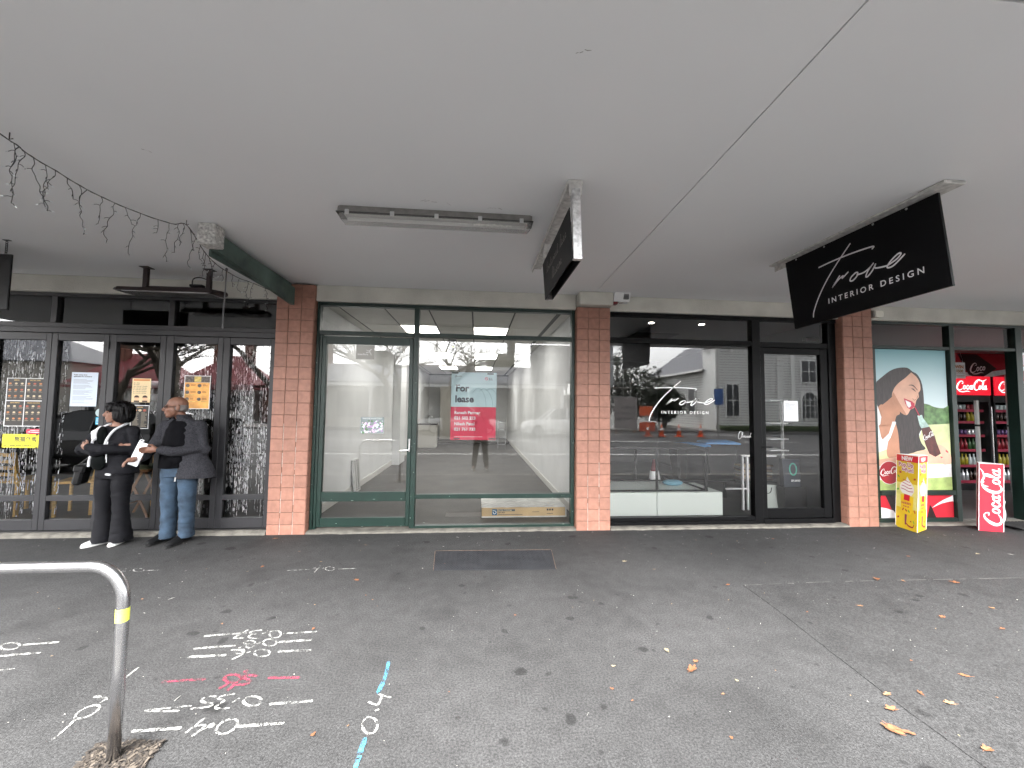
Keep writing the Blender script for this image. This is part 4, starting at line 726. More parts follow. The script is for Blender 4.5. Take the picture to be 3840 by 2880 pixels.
# ------------------------------------------------------------------ dead leaves and litter
LM = [M('leaf_rust', (.18, .07, .028), .75, noi=(40, .3), rnd=.2), M('leaf_tan', (.19, .10, .05), .8, noi=(40, .3), rnd=.2), M('leaf_pale', (.26, .22, .14), .8, noi=(40, .25), rnd=.2)]
LLAB = {0: 'curled tan leaf on the patch joint, leftmost of three before the yellow box', 1: 'small tan leaf on the patch joint, second of the row before the yellow box', 2: 'flat brown leaf on the patch joint before the red box',
        3: 'narrow tan leaf on the dark patch, left of the faint white scuff', 4: 'pale curled leaf on the dark patch right of the faint scuff', 5: 'folded leaf on the dark patch near the right picture edge', 6: 'pink brown leaf on the dark patch beside a white scuff near the right edge',
        8: 'rounded tan leaf on the patch edge, above a pair of brown leaves', 9: 'upright brown leaf on the patch edge just above the largest leaf', 10: 'broad orange leaf under the long pointed leaf, bottom right', 11: 'largest long pointed orange leaf at the bottom right of the footpath',
        12: 'crumpled lacy tan leaf on the dark patch, right of the patch edge', 13: 'pale tan lobed leaf on the dark patch, lower right', 14: 'curled reddish leaf with long stalk on the dark patch at right', 16: 'bent brown leaf with a pale stalk in the bottom right corner',
        17: 'small tan leaf out in front of the yellow box', 18: 'pale twiggy leaf in front of the red box', 19: 'tiny brown leaf before the black door step', 22: 'pale yellow lobed leaf right of the chequer plate cover', 23: 'rust leaf with dark stalk left of the patch corner',
        24: 'pale crumbled leaf in the middle of the footpath above the big orange leaf', 26: 'big orange brown lobed leaf in the middle right of the footpath', 27: 'torn rust leaf tip touching the big orange leaf', 35: 'torn tan leaf right below the small chalk figure',
        36: 'brown leaf wad at the foot of the first tiled pillar', 37: 'orange leaf left of the small chalk figure beside the door', 38: 'bright orange leaf right of the large chalk figure', 46: 'reddish leaf lying on the right dash of the topmost chalk figure'}
def leaf(i, x, y, s):
    rr = random.Random(i*7+1); n = 26; pts = []; lob = 5 if s > .03 else 3; an = rr.uniform(0, 6.28); curl = rr.uniform(.15, .45)
    if i == 11: an, lob = -.75, 2
    ar = rr.uniform(.5, .85) if i != 11 else .28
    for k in range(n):
        t = 2*math.pi*k/n; r_0 = .5*(.62+.58*abs(math.cos(t*lob/2))**.9-.16*rr.random()); pts.append((r_0*math.cos(t), r_0*math.sin(t)*ar))
    vs = [(0, 0, .1*s)]
    for (a, c) in pts:
        u, v = a*s*(1.2 if i not in (8, 9, 10, 11, 26) else 1.6), c*s*(1.2 if i not in (8, 9, 10, 11, 26) else 1.6); z = (abs(v)*curl+abs(u)*curl*.4)*1.2+rr.uniform(0, .06)*s
        vs.append((u*math.cos(an)-v*math.sin(an), u*math.sin(an)+v*math.cos(an), z))
    b = MB(); b.add(vs, [(0, 1+k, 1+(k+1) % n) for k in range(n)])
    if s > .024:
        d = Vector((math.cos(an), math.sin(an), 0)); b.tube([Vector((0, 0, .1*s)), -d*s*.6+Vector((0, 0, .12*s)), -d*s*1.05+Vector((0, rr.uniform(-.2, .2)*s, .2*s))], s*.018, 4)
    m = LM[2] if i in (22, 24, 25, 31, 15, 18) else LM[rr.choice((0, 1)) if i not in (38, 10, 11, 9, 26, 27) else 0]
    o = b.build('fallen_leaf', m, loc=(x, y, .005))
    return tag(o, LLAB.get(i, 'tiny dry leaf scrap lying on the grey asphalt'), 'leaf', 'fallen leaves on the footpath')
for i, (x, y, s) in enumerate(LEAVES):
    if i == 47: continue
    leaf(i, x, y, s)
rr = random.Random(21); lt = MB()
for i in range(220):
    x, y = rr.uniform(-5, 7), rr.uniform(1.8, 5.15)
    if rr.random() < .25: y = rr.uniform(4.6, 5.15)
    s = rr.uniform(.003, .0065); an = rr.uniform(0, 3.1); el = rr.choice((1, 1.5, 4, 7)) if rr.random() < .5 else 1; d = Vector((math.cos(an), math.sin(an), 0))*s*el*.6; e = Vector((-math.sin(an), math.cos(an), 0))*s*(.5 if el < 3 else .22)
    p = Vector((x, y, .006)); lt.cur = rr.choice((0, 0, 1, 2)); lt.add([p-d-e, p+d-e*.6, p+d*.8+e, p-d*.9+e, p+Vector((0, 0, s*.5))], [(0, 1, 4), (1, 2, 4), (2, 3, 4), (3, 0, 4)])
tag(lt.build('litter_specks', [M('speck_white', (.4, .39, .36), .8), M('speck_tan', (.3, .2, .11), .8), M('speck_grey', (.3, .29, .27), .9)]), 'pale leaf crumbs, grit and stalks scattered over the footpath', 'litter', kind='stuff')
# ------------------------------------------------------------------ printed sheets behind the glass
INK = M('print_ink', (.05, .05, .055), .6); PAPER = M('white_paper', (.80, .82, .84), .6)
YP = 5.372
def grp(o, root): o.location = tuple(a-b for a, b in zip(o.location, root.location)); return o
def tx(name, s, size, mat, root, x, z, y=YP-.0012, **k): return grp(text(name, s, size, mat, root, (x, y, z), **k), root)
def sh(name, mat, root, x0, x1, z0, z1, y=YP): return grp(sheet(name, mat, root, x0, x1, z0, z1, y), root)
def lines(root, x0, x1, zs, h, mat, y=YP-.0008, name='print_lines', short=.5, seed=1):
    b = MB(); rr = random.Random(seed)
    for z in zs: b.box(x0, x0+(x1-x0)*rr.uniform(short, 1), y, y+.0004, z, z+h)
    return grp(b.build(name, mat, root), root)
# for-lease poster
P1 = thing('lease_poster', 'pale blue and red For lease poster inside the large window', 'poster', (-.04, YP, 1.16))
PB = M('poster_paleblue', (.60, .80, .83), .5); PR = M('poster_red', (.72, .035, .09), .5)
sh('upper_sheet', PB, P1, -.341, .262, 1.592, 2.055); sh('lower_sheet', PR, P1, -.343, .257, 1.155, 1.5915)
TXD = M('poster_navy', (.035, .045, .07), .6)
tx('lettering', 'For', .125, TXD, P1, -.285, 1.80, bold=.0042); tx('lettering', 'lease', .125, TXD, P1, -.29, 1.655, bold=.0042); tx('lettering', 'jll.com', .032, TXD, P1, -.29, 1.99); tx('lettering', 'JLL', .045, TXD, P1, .155, 1.955, bold=.0004)
b = MB(); ribbon(b, ell2(.125, 1.972, .018, .018), .006, lambda u, v: (u, YP-.001, v), 3); ribbon(b, [(.115, 1.98), (.13, 1.975), (.13, 1.962)], .005, lambda u, v: (u, YP-.001, v), 3); grp(b.build('emblem', PR, P1), P1)
for i, s in enumerate(('Ranesh Parmar', '021 502 223', 'Nilesh Patel', '021 761 733')): tx('lettering', s, .056, VINYL, P1, -.295, 1.497-i*.072-(0.004 if i > 1 else 0), bold=.0018)
lines(P1, -.29, .08, [1.195], .004, VINYL, short=1)
b = MB()
for a in ((-.335, 1.97+.065), (.135, 2.03), (-.30, 1.165), (.165, 1.163)): b.box(a[0], a[0]+.085, YP-.0013, YP-.0005, a[1], a[1]+.016)
grp(b.build('tape', M('dark_tape', (.03, .035, .035), .5), P1), P1)
b = MB(); fz = lambda u, v: (u, YP-.001, v)
ribbon(b, [(-.06, 1.78), (0, 1.84), (.06, 1.82), (.11, 1.72), (.125, 1.595)], .003, fz); ribbon(b, [(.03, 1.80), (.09, 1.84), (.15, 1.80), (.20, 1.70), (.215, 1.595)], .003, fz); ribbon(b, [(.12, 1.81), (.18, 1.84), (.235, 1.80), (.258, 1.76)], .003, fz)
grp(b.build('arc_graphic', M('arc_line', (.12, .3, .33), .6), P1), P1)
# florist stickers on the green door
P2 = thing('flower_sticker', 'small flower photo sticker on the green door glass', 'sticker', (-1.345, YP, 1.23))
sh('sheet', M('flower_base', (.22, .26, .26), .5), P2, -1.493, -1.197, 1.233, 1.443)
rr = random.Random(2)
for c, nme in (((.62, .72, .72), 'pale_flower'), ((.45, .28, .5), 'lilac_flower'), ((.1, .2, .09), 'leaf_print'), ((.75, .55, .68), 'pink_flower')):
    b = MB()
    for i in range(26):
        x, z = rr.uniform(-1.48, -1.21), rr.uniform(1.245, 1.40); r = rr.uniform(.006, .018); b.poly([(x+r*math.cos(t)*rr.uniform(.7, 1.2), YP-.0004-i*.00001-(.0002 if 'pale' in nme else 0), z+r*math.sin(t)*rr.uniform(.7, 1.2)) for t in [2*math.pi*k/7 for k in range(7)]])
    grp(b.build('flower_print', M(nme, c, .6), P2), P2)['kind'] = 'stuff'
tx('lettering', 'SHOP OUR ONLINE FLORIST', .019, VINYL, P2, -1.345, 1.418, align='CENTER')
P3 = thing('window_sticker', 'grey square sticker with a running figure at the top of the green door glass', 'sticker', (-1.464, YP, 2.196))
sh('sheet', M('sticker_grey', (.45, .44, .41), .6), P3, -1.581, -1.348, 2.196, 2.381); tx('lettering', 'Interflora', .035, VINYL, P3, -1.56, 2.25, bold=.0006)
b = MB(); 
for s_, w_ in (([(-1.452, 2.317), (-1.42, 2.31), (-1.395, 2.318)], .006), ([(-1.40, 2.315), (-1.412, 2.295), (-1.43, 2.29), (-1.452, 2.282)], .008), ([(-1.412, 2.295), (-1.395, 2.275), (-1.388, 2.252)], .008), ([(-1.395, 2.325), (-1.388, 2.327)], .012)): ribbon(b, s_, w_, fz)
grp(b.build('running_figure', VINYL, P3), P3)
# studio window lettering
P4 = thing('window_lettering', 'white script studio logo lettering on the black framed window', 'lettering', (2.85, YP, 1.55))
b = MB()
def fw(u, v): s = (3.061-2.462)/(1395-930); return (2.462+(u-930)*s, 5.3685, 1.987-(v-1145)*s*.965)
for p in TROVE: ribbon(b, p, 12, fw, 5)
grp(b.build('logo_lettering', VINYL, P4), P4)
tx('lettering', 'INTERIOR DESIGN', .058, VINYL, P4, 2.548, 1.533, y=5.3685, sp=1.53, bold=.0008)
P5 = thing('window_lettering', 'small white handwritten Closed lettering low on the studio window', 'lettering', (3.76, YP, 1.2))
b = MB(); fc = lambda u, v: (u, 5.3685, v)
for s_ in ([(3.715, 1.288), (3.70, 1.30), (3.675, 1.26), (3.668, 1.21), (3.685, 1.19), (3.715, 1.215)], [(3.715, 1.215), (3.735, 1.27), (3.73, 1.285), (3.722, 1.25), (3.728, 1.215)], ell2(3.752, 1.226, .008, .011), [(3.772, 1.24), (3.768, 1.228), (3.78, 1.22), (3.77, 1.212)], ell2(3.80, 1.226, .008, .010), [(3.808, 1.22), (3.822, 1.22)], ell2(3.832, 1.226, .008, .010), [(3.858, 1.275), (3.846, 1.235), (3.846, 1.218), (3.856, 1.222)]):
    ribbon(b, s_, .0045, fc, 4)
grp(b.build('lettering', VINYL, P5), P5)
P6 = thing('door_notice', 'white typed notice taped inside the black studio door', 'notice', (4.47, YP, 1.45))
sh('sheet', PAPER, P6, 4.363, 4.58, 1.447, 1.738); lines(P6, 4.385, 4.56, [1.70-.014*k for k in range(14)], .004, M('notice_ink', (.3, .3, .32), .6), short=.3)
# restaurant sheets
N1 = thing('public_notice', 'white public notice sheet taped to the folding door beside the woman', 'notice', (-4.8, YP, 1.54))
sh('sheet', M('notice_paper', (.66, .74, .84), .6), N1, -4.955, -4.656, 1.539, 1.956)
tx('lettering', 'Public notice of an\napplication for on-licence', .020, INK, N1, -4.93, 1.918, bold=.0006)
lines(N1, -4.93, -4.69, [1.865-.0115*k for k in range(26) if k % 6 != 5], .0035, M('notice_ink', ()), short=.55)
MEN = thing('menu_board', 'four panel dark menu poster with white border on the leftmost folding door', 'poster', (-5.457, YP, 1.288))
sh('border', VINYL, MEN, -5.667, -5.247, 1.287, 1.873)
MD = M('menu_dark', (.022, .018, .014), .5); GOLD = M('menu_gold', (.55, .36, .12), .5); FOOD = [M('food_orange', (.55, .2, .06), .5), M('food_cream', (.6, .48, .3), .5), M('food_red', (.42, .08, .04), .5)]
rr = random.Random(8)
for i, (x0, x1, z0, z1, ttl) in enumerate(((-5.657, -5.462, 1.602, 1.865, 'MENU'), (-5.452, -5.257, 1.602, 1.865, 'SPECIAL DON'), (-5.657, -5.462, 1.296, 1.592, 'SIDE MENU'), (-5.452, -5.257, 1.296, 1.592, 'RICE & NOODLE'))):
    p = sh('menu_panel', MD, MEN, x0, x1, z0, z1, YP-.0009); tx('lettering', ttl, .021 if len(ttl) < 10 else .0185, GOLD, MEN, (x0+x1)/2, z1-.026, y=YP-.0016, align='CENTER', bold=.0006)
    for k in range(9):
        b = MB(); cx, cz = x0+.03+(k % 3)*.065, z1-.06-(k//3)*.075; b.poly([(cx+.016*math.cos(t), YP-.0016, cz+.011*math.sin(t)) for t in [2*math.pi*q_/10 for q_ in range(10)]]); grp(b.build('dish_print', FOOD[rr.randrange(3)], MEN), MEN)
        lines(MEN, cx-.018, cx+.03, [cz-.02, cz-.027], .0025, M('menu_text', (.42, .36, .25), .6), y=YP-.0016, name='menu_text', seed=i*9+k)
HRS = thing('opening_hours', 'cream and orange opening hours sheet above the black menu sheet', 'poster', (-4.15, YP, 1.6))
sh('sheet', M('hours_cream', (.80, .62, .36), .6), HRS, -4.26, -4.046, 1.597, 1.893); sh('heading_band', M('hours_orange', (.65, .25, .08), .6), HRS, -4.247, -4.06, 1.862, 1.884, YP-.0008)
for k, d in enumerate(('Mon   Closed', 'Tue   Closed', 'Wed  11:00-14:30  17:00-20:30', 'Thu  11:00-14:30  17:00-20:30', 'Fri   11:00-14:30  17:00-20:30', 'Sat   11:00-14:30  17:00-20:30', 'Sun  11:00-14:30  17:00-20:30')):
    tx('lettering', d, .0125, INK, HRS, -4.245, 1.832-.021*k, y=YP-.0008, bold=.0003)
for x in (-4.20, -4.105):
    b = MB(); b.poly([(x+.028*math.cos(t), YP-.0008, 1.645+.03*math.sin(t)) for t in [2*math.pi*k/14 for k in range(14)]]); grp(b.build('head_print', M('head_skin', (.8, .5, .3), .6), HRS), HRS)
    b = MB(); b.poly([(x+.03*math.cos(t), YP-.0012, 1.655+.028*math.sin(t)) for t in [math.pi*k/10 for k in range(11)]]); grp(b.build('hair_print', M('hair_ink', (.05, .02, .015), .6), HRS), HRS)
    sh('shirt_print', M('hair_ink', ()), HRS, x-.03, x+.03, 1.600, 1.618, YP-.001)
CKT = thing('menu_sheet', 'black chalk style menu sheet under the opening hours', 'poster', (-4.15, YP, 1.27))
sh('border', VINYL, CKT, -4.258, -4.046, 1.270, 1.561); sh('sheet', MD, CKT, -4.251, -4.053, 1.277, 1.554, YP-.0007); tx('lettering', 'DRINKS', .018, GOLD, CKT, -4.152, 1.53, y=YP-.0014, align='CENTER', bold=.0004)
for k, x in enumerate((-4.205, -4.152, -4.099)):
    b = MB(); b.poly([(x+.02*math.cos(t), YP-.0014, 1.497+.015*math.sin(t)) for t in [2*math.pi*q_/10 for q_ in range(10)]]); grp(b.build('dish_print', FOOD[k], CKT), CKT)
for c, x in enumerate((-4.23, -4.135)): lines(CKT, x, x+.075, [1.465-.014*k for k in range(13)], .004, M('menu_text', ()), y=YP-.0014, seed=c)
ORG = thing('orange_poster', 'orange and gold dish poster on the folding door above the man', 'poster', (-3.5, YP, 1.52))
sh('border', VINYL, ORG, -3.658, -3.347, 1.521, 1.941); sh('sheet', M('poster_orange', (.75, .36, .09), .55, noi=(9, .35)), ORG, -3.65, -3.355, 1.529, 1.855, YP-.0007); sh('photo_band', M('photo_dark', (.10, .08, .07), .5, noi=(40, .8)), ORG, -3.65, -3.355, 1.857, 1.934, YP-.0007)
sh('heading', M('photo_gold', (.6, .45, .12), .5, noi=(30, .4)), ORG, -3.54, -3.46, 1.862, 1.93, YP-.0012)
for k in range(6):
    x, z = -3.615+(k % 2)*.14, 1.815-(k//2)*.085
    b = MB(); b.poly([(x+.024*math.cos(t), YP-.0013, z+.022*math.sin(t)) for t in [2*math.pi*q_/12 for q_ in range(12)]]); grp(b.build('dish_print', M('photo_dark', ()), ORG), ORG)
    lines(ORG, x+.035, x+.10, [z+.008, z-.004], .006, M('poster_brown', (.25, .08, .02), .6), y=YP-.0013, name='print_lines', seed=k)
    sh('price_band', M('photo_gold', ()), ORG, x-.03, x+.105, z-.034, z-.028, YP-.0011)
# delivery stickers
YEL = M('sticker_yellow', (.80, .74, .03), .5)
HP = thing('delivery_sticker', 'long yellow food delivery sticker with Chinese lettering on the leftmost folding door', 'sticker', (-5.45, YP, 1.03))
b = MB(); b.prism([(-5.665, YP, 1.035), (-5.30, YP, 1.03), (-5.29, YP, 1.05), (-5.275, YP, 1.03), (-5.225, YP, 1.028), (-5.222, YP, 1.19), (-5.275, YP, 1.192), (-5.29, YP, 1.17), (-5.305, YP, 1.193), (-5.665, YP, 1.197)], (0, .0006, 0)); grp(b.build('sheet', YEL, HP), HP)
tx('lettering', '熊猫外卖', .062, INK, HP, -5.535, 1.115, y=YP-.0012, bold=.001); tx('lettering', 'HUNGRYPANDA', .018, INK, HP, -5.54, 1.095, y=YP-.0012, sp=1.25, bold=.0004); tx('lettering', 'No.1 Asian Food Delivery', .029, INK, HP, -5.65, 1.05, y=YP-.0012, bold=.0007)
b = MB()
for i in range(4):
    for j in range(9):
        if (i+j) % 2: b.box(-5.262+i*.010, -5.252+i*.010, YP-.0012, YP-.0006, 1.034+j*.0172, 1.0512+j*.0172)
grp(b.build('chequer_print', INK, HP), HP)
b = MB(); b.poly([(-5.297+(.017 if k % 2 == 0 else .005)*math.cos(k*math.pi/4), YP-.0012, 1.112+(.017 if k % 2 == 0 else .005)*math.sin(k*math.pi/4)) for k in range(8)]); grp(b.build('star_print', INK, HP), HP)
DD = thing('delivery_sticker', 'small red delivery sticker just above the long yellow sticker', 'sticker', (-5.32, YP, 1.2))
b = MB(); b.prism([(-5.317+.095*(1 if math.cos(t) > 0 else -1)*abs(math.cos(t))**.35, YP-.0015, 1.229+.03*(1 if math.sin(t) > 0 else -1)*abs(math.sin(t))**.5) for t in [2*math.pi*k/24 for k in range(24)]], (0, .0006, 0)); grp(b.build('sheet', M('sticker_crimson', (.55, .02, .06), .5), DD), DD)
lines(DD, -5.37, -5.27, [1.238], .006, VINYL, y=YP-.003, short=1); lines(DD, -5.355, -5.235, [1.215], .008, VINYL, y=YP-.003, short=1)
b = MB(); ribbon(b, [(-5.39, 1.22), (-5.37, 1.224), (-5.365, 1.214)], .006, lambda u, v: (u, YP-.003, v)); grp(b.build('mark_print', VINYL, DD), DD)
BS = thing('delivery_sticker', 'pale round sticker over a bright blue square one beside the woman', 'sticker', (-4.605, YP, 1.31))
b = MB(); b.prism([(-4.608+.05*math.cos(t), YP, 1.462+.05*math.sin(t)) for t in [2*math.pi*k/24 for k in range(24)]], (0, .0006, 0)); grp(b.build('disc', M('sticker_pale', (.42, .52, .52), .5), BS), BS)
sh('sheet', M('sticker_cyan', (.03, .38, .60), .5), BS, -4.651, -4.559, 1.316, 1.408); tx('lettering', 'WE\'RE ON', .015, VINYL, BS, -4.644, 1.38, bold=.0004); tx('lettering', 'DELIVEROO', .013, VINYL, BS, -4.644, 1.358, bold=.0004); tx('lettering', 'Order now', .014, VINYL, BS, -4.644, 1.328, bold=.0003)
CL = thing('closed_sign', 'yellow and black CLOSED sign hanging inside between the two people', 'sign', (-4.3, 5.55, .82))
grp(MB().box(-4.47, -4.16, 5.55, 5.556, .895, .985).build('band', YEL, CL), CL); grp(MB().box(-4.47, -4.16, 5.55, 5.556, .80, .894).build('panel', BLK, CL), CL)
tx('lettering', 'CLOSED', .075, INK, CL, -4.45, .91, y=5.548, bold=.003); lines(CL, -4.40, -4.30, [.865, .845, .825], .010, VINYL, y=5.548)
b = MB(); b.tube([(-4.44, 5.552, .985), (-4.315, 5.56, 1.25), (-4.19, 5.552, .985)], .0015, 4); grp(b.build('cord', VINYL, CL), CL)
for r0 in (N1, MEN, HRS, CKT, ORG, HP, DD, BS): r0.location.y -= .020
for r0 in (P4, P5, P6): r0.location.y -= .0135
for r0 in (P2, P3): r0.location.y -= .020
# tinsel curtains
TIN = M('tinsel_silver', (.92, .92, .95), .35, .25)
for (x0, x1, n_, lab) in ((-5.82, -5.25, 75, 'silver tinsel strands behind the leftmost folding door'), (-5.12, -4.98, 5, 'few silver tinsel strands at the left of the public notice'), (-3.80, -3.27, 50, 'silver tinsel strands behind the orange poster door'), (-3.14, -2.6, 90, 'dense silver tinsel strands behind the folding door next to the tiled pillar')):
    rr = random.Random(int(x0*100)); b = MB()
    for k in range(n_):
        x = rr.uniform(x0, x1); y = rr.uniform(5.395, 5.47); z = 2.38
        zend = rr.choice((.2, .25, .5, .8)); dens = rr.uniform(.25, .8)
        while z > zend:
            l = rr.uniform(.012, .05)
            if rr.random() < dens*(.65 if z > 1.3 else 1):
                a = rr.uniform(0, 3.14); w = rr.uniform(.0022, .0046); dx, dy = w*math.cos(a), w*math.sin(a); tl = rr.uniform(-.004, .004)
                b.add([(x-dx, y-dy, z), (x+dx, y+dy, z), (x+dx+tl, y+dy, z-l), (x-dx+tl, y-dy, z-l)], [(0, 1, 2, 3)])
            z -= l; x += rr.uniform(-.0015, .0015)
    o = b.build('tinsel_curtain', TIN); tag(o, lab, 'tinsel', 'tinsel strands behind the folding doors', 'stuff')

# ------------------------------------------------------------------ empty shop: ceiling grid, lights, contents
cg = thing('tile_ceiling', 'pale panel ceiling grid of the empty shop', 'ceiling', (0, 5.6, 3.04)); cg['kind'] = 'structure'
CT = M('ceiling_panel', (.62, .61, .57), .8, noi=(5, .04), rnd=.03)
cm = MB().box(-.313, .313, -.590, .590, 0, .012, .003).mesh('ceiling_tile', CT)
LITP = M('light_panel', (.9, .88, .8), .5, emit=((1.0, .98, .92), .9))
LL = {(1, 1): 'warm lit ceiling panel nearest the green door, left of its pair', (3, 1): 'warm lit ceiling panel nearest the window, right of its pair', (1, 4): 'lit ceiling panel midway down the empty shop, left of its pair', (3, 4): 'lit ceiling panel midway down the empty shop, right of its pair', (1, 7): 'farthest lit ceiling panel of the empty shop, left one', (3, 7): 'farthest lit ceiling panel of the empty shop, right one'}
cm0 = MB().box(-.313, .313, -.15, .368, -.011, .001, .003).mesh('ceiling_tile', CT)
cn0 = MB().box(-.085, .07, -.15, .368, -.011, .001, .003).mesh('ceiling_tile', CT); cn1 = MB().box(-.085, .07, -.590, .590, 0, .012, .003).mesh('ceiling_tile', CT)
for x in (-2.13, 1.36):
    obj('ceiling_tile', cn0, cg, (x, 0, 0))
    for j in range(10): obj('ceiling_tile', cn1, cg, (x, 5.98+1.21*j+.605-5.6, -.011))
for i in range(5):
    x = -1.715+.65*i; obj('ceiling_tile', cm0, cg, (x, 0, 0))
    for j in range(10):
        y = 5.98+1.21*j+.605
        if (i, j) in LL:
            t = thing('ceiling_light', LL[i, j], 'light', (x, y, 3.025), group='ceiling light panels of the empty shop')
            MB().box(-.322, .322, -.60, .60, 0, .016, .002).build('frame', VINYL, t); MB().box(-.305, .305, -.585, .585, -.004, -.001).build('diffuser', LITP, t)
        else: obj('ceiling_tile', cm, cg, (x, y-5.6, -.011))
SK = M('skirting_paint', (.75, .74, .70), .5)
for x0, x1 in ((-2.218, -2.20), (1.42, 1.438)): tag(bx('skirting', SK, None, x0, x1, 5.43, 18.9, .031, .15), kind='structure')
pil = tag(bx('wall_pilaster', WHITEW, None, -2.217, -2.02, 10.9, 11.7, .03, 3.02), 'white boxed pier against the left wall of the empty shop', 'pier')
stp = tag(bx('floor_step', GREYF, None, -2.2, 1.4, 16.9, 18.98, .031, .12), kind='structure')
cn = thing('sink_counter', 'small white sink counter at the back of the empty shop', 'counter', (-1.75, 15.6, .03))
MB().box(-.42, .25, -.3, .3, 0, .85, .01).build('cabinet', M('cabinet_white', (.65, .63, .58), .5), cn); MB().box(-.44, .27, -.32, .32, .852, .89, .005).build('worktop', M('dark_top', (.06, .05, .05), .4), cn)
MB().tube(smooth_path([(-.1, .1, .89), (-.1, .1, 1.15), (0, .0, 1.2), (.08, -.08, 1.12)]), .014, 8).build('tap', STEEL, cn)
cp_ = tag(bx('cupboard', M('cupboard_cream', (.6, .58, .53), .6), None, -1.65, -.95, 18.3, 18.95, .12, 2.5), 'tall cream cupboard at the far end of the empty shop', 'cupboard')
ld = thing('steel_shelf', 'small folded steel rack leaning at the back right of the empty shop', 'rack', (.95, 15, .03))
for k, x in enumerate((-.14, .14)): MB().tube([(x, 0, 0), (x, .1, 1.1)], .014, 6).build('upright', STEEL, ld)
for z in (.15, .42, .7, .98): MB().box(-.15, .15, -.02+z*.09, .16+z*.09, z, z+.02).build('shelf', STEEL, ld)
md = thing('board_pack', 'plastic wrapped pack of new boards lying on the floor of the empty shop', 'boards', (.7, 6.1, .03))
BRD = M('board_edge', (.58, .42, .22), .6, noi=(3, .15)); 
MB().box(-.60, .60, -.32, .30, .01, .135, .006).build('boards', BRD, md)
WRAP = M('plastic_wrap', (.70, .70, .66), .25, noi=(6, .15), bump=(14, .8)); b = MB(); n = 24
for i in range(n):
    for j in range(12):
        def zz(a, c): return .139+.008*noise.noise((a*9, c*5, 1))
        xs = [-.605+1.21*i/n, -.605+1.21*(i+1)/n]; ys = [-.322+.625*j/12, -.322+.625*(j+1)/12]
        b.add([(x, y, zz(x*5, y*5)) for x, y in ((xs[0], ys[0]), (xs[1], ys[0]), (xs[1], ys[1]), (xs[0], ys[1]))], [(0, 1, 2, 3)])
b.build('wrap', WRAP, md)
b = MB(); b.box(-.605, .61, -.335, -.322, 0, .018, .004); b.box(.6, .618, -.33, .3, 0, .12, .004); b.build('wrap_fold', WRAP, md)
MB().box(-.455, -.385, -.3225, -.3205, .03, .115).build('label', M('label_blue', (.03, .13, .24), .5), md)
b = MB(); ribbon(b, [(-.445, .095), (-.41, .09), (-.40, .065), (-.43, .05), (-.44, .075)], .008, lambda u, v: (u, -.3235, v)); b.build('emblem', VINYL, md)
MB().box(-.375, -.13, -.3225, -.3205, .085, .112).build('label', M('label_navy', (.08, .1, .12), .5), md)
text('lettering', 'EXCEL-TONE MR', .026, M('label_tan', (.62, .55, .4), .6), md, (-.372, -.3235, .090), bold=.0005); text('lettering', 'NEW MDF', .022, INK, md, (-.372, -.3235, .06), bold=.0004); b = MB()
for x0, x1, z in ((-.372, -.02, .036), (.12, .22, .07), (.33, .42, .045)): b.box(x0, x1, -.3225, -.3215, z, z+.006)
for x in (.33, .365, .4): b.box(x, x+.024, -.3225, -.3215, .09, .116)
b.build('print_lines', INK, md)
tag(MB().box(-.42, .1, 5.83, 6.05, .031, .034).build('floor_hatch', M('hatch_metal', (.16, .15, .14), .6)), 'flat floor hatch beside the pack of boards', 'hatch')
kb = thing('slotted_panel', 'white slotted panel leaning on the left wall of the empty shop', 'panel', (-2.14, 7.6, .03)); kb.rotation_euler = (R(0), R(-6), R(0))
MB().box(-.02, .02, -.16, .16, 0, .58, .004).build('panel', M('panel_white', (.62, .62, .6), .5), kb)
b = MB()
for r in (-.10, .02):
    for k in range(13): b.box(.0202, .0225, r, r+.05, .03+k*.042, .05+k*.042)
b.build('slot', INK, kb)
for (x, y, z) in ((-2.215, 8.4, .85), (1.435, 8.2, .55)):
    pass
exs = thing('exit_sign', 'small dark ceiling exit sign box inside the empty shop', 'sign', (-.55, 8.6, 2.9))
MB().box(-.09, .09, -.03, .03, -.16, .12, .006).build('box', M('dark_plastic', (.02, .022, .02), .5), exs); MB().box(-.06, .06, -.033, -.031, -.05, -.02).build('label', M('label_lime', (.3, .4, .08), .5), exs)

# ------------------------------------------------------------------ restaurant furniture
WOOD = M('yellow_wood', (.60, .36, .09), .5, noi=(5, .25), stretch=(1, 1, 8)); WOOD2 = M('brown_wood', (.28, .14, .06), .5, noi=(5, .25))
def chair(name, label, x, y, rz, mat):
    c = thing(name, label, 'chair', (x, y, .03), rz, 'restaurant chairs behind the glass')
    for sx in (-.19, .19):
        MB().box(sx-.018, sx+.018, -.2, -.165, 0, .44, .004).build('leg', mat, c)
        b = MB(); b.prism([(sx-.018, .17, 0), (sx+.018, .17, 0), (sx+.018, .21, 0), (sx-.018, .21, 0)], (0, 0, .45)); b.prism([(sx-.018, .17, .45), (sx+.018, .17, .45), (sx+.018, .205, .45), (sx-.018, .205, .45)], (0, .07, .42)); b.build('leg', mat, c)
    MB().box(-.215, .215, -.215, .21, .44, .475, .008).build('seat', mat, c)
    for k, z in enumerate((.56, .65, .74, .83)): MB().box(-.175, .175, .205+k*.017, .222+k*.017, z-.02, z+.025, .004).build('slat', mat, c)
    MB().box(-.175, .175, .178, .195, .2, .225).build('stretcher', mat, c)
    return c
chair('wooden_chair', 'yellow wooden ladder back chair behind the folding door, left of the woman', -5.55, 6.25, R(-70), WOOD)
chair('wooden_chair', 'yellow wooden chair half hidden between the woman and the man', -4.62, 6.6, R(40), WOOD)
chair('wooden_chair', 'wooden chair behind the tinsel at the left picture edge', -6.35, 6.3, R(170), WOOD)
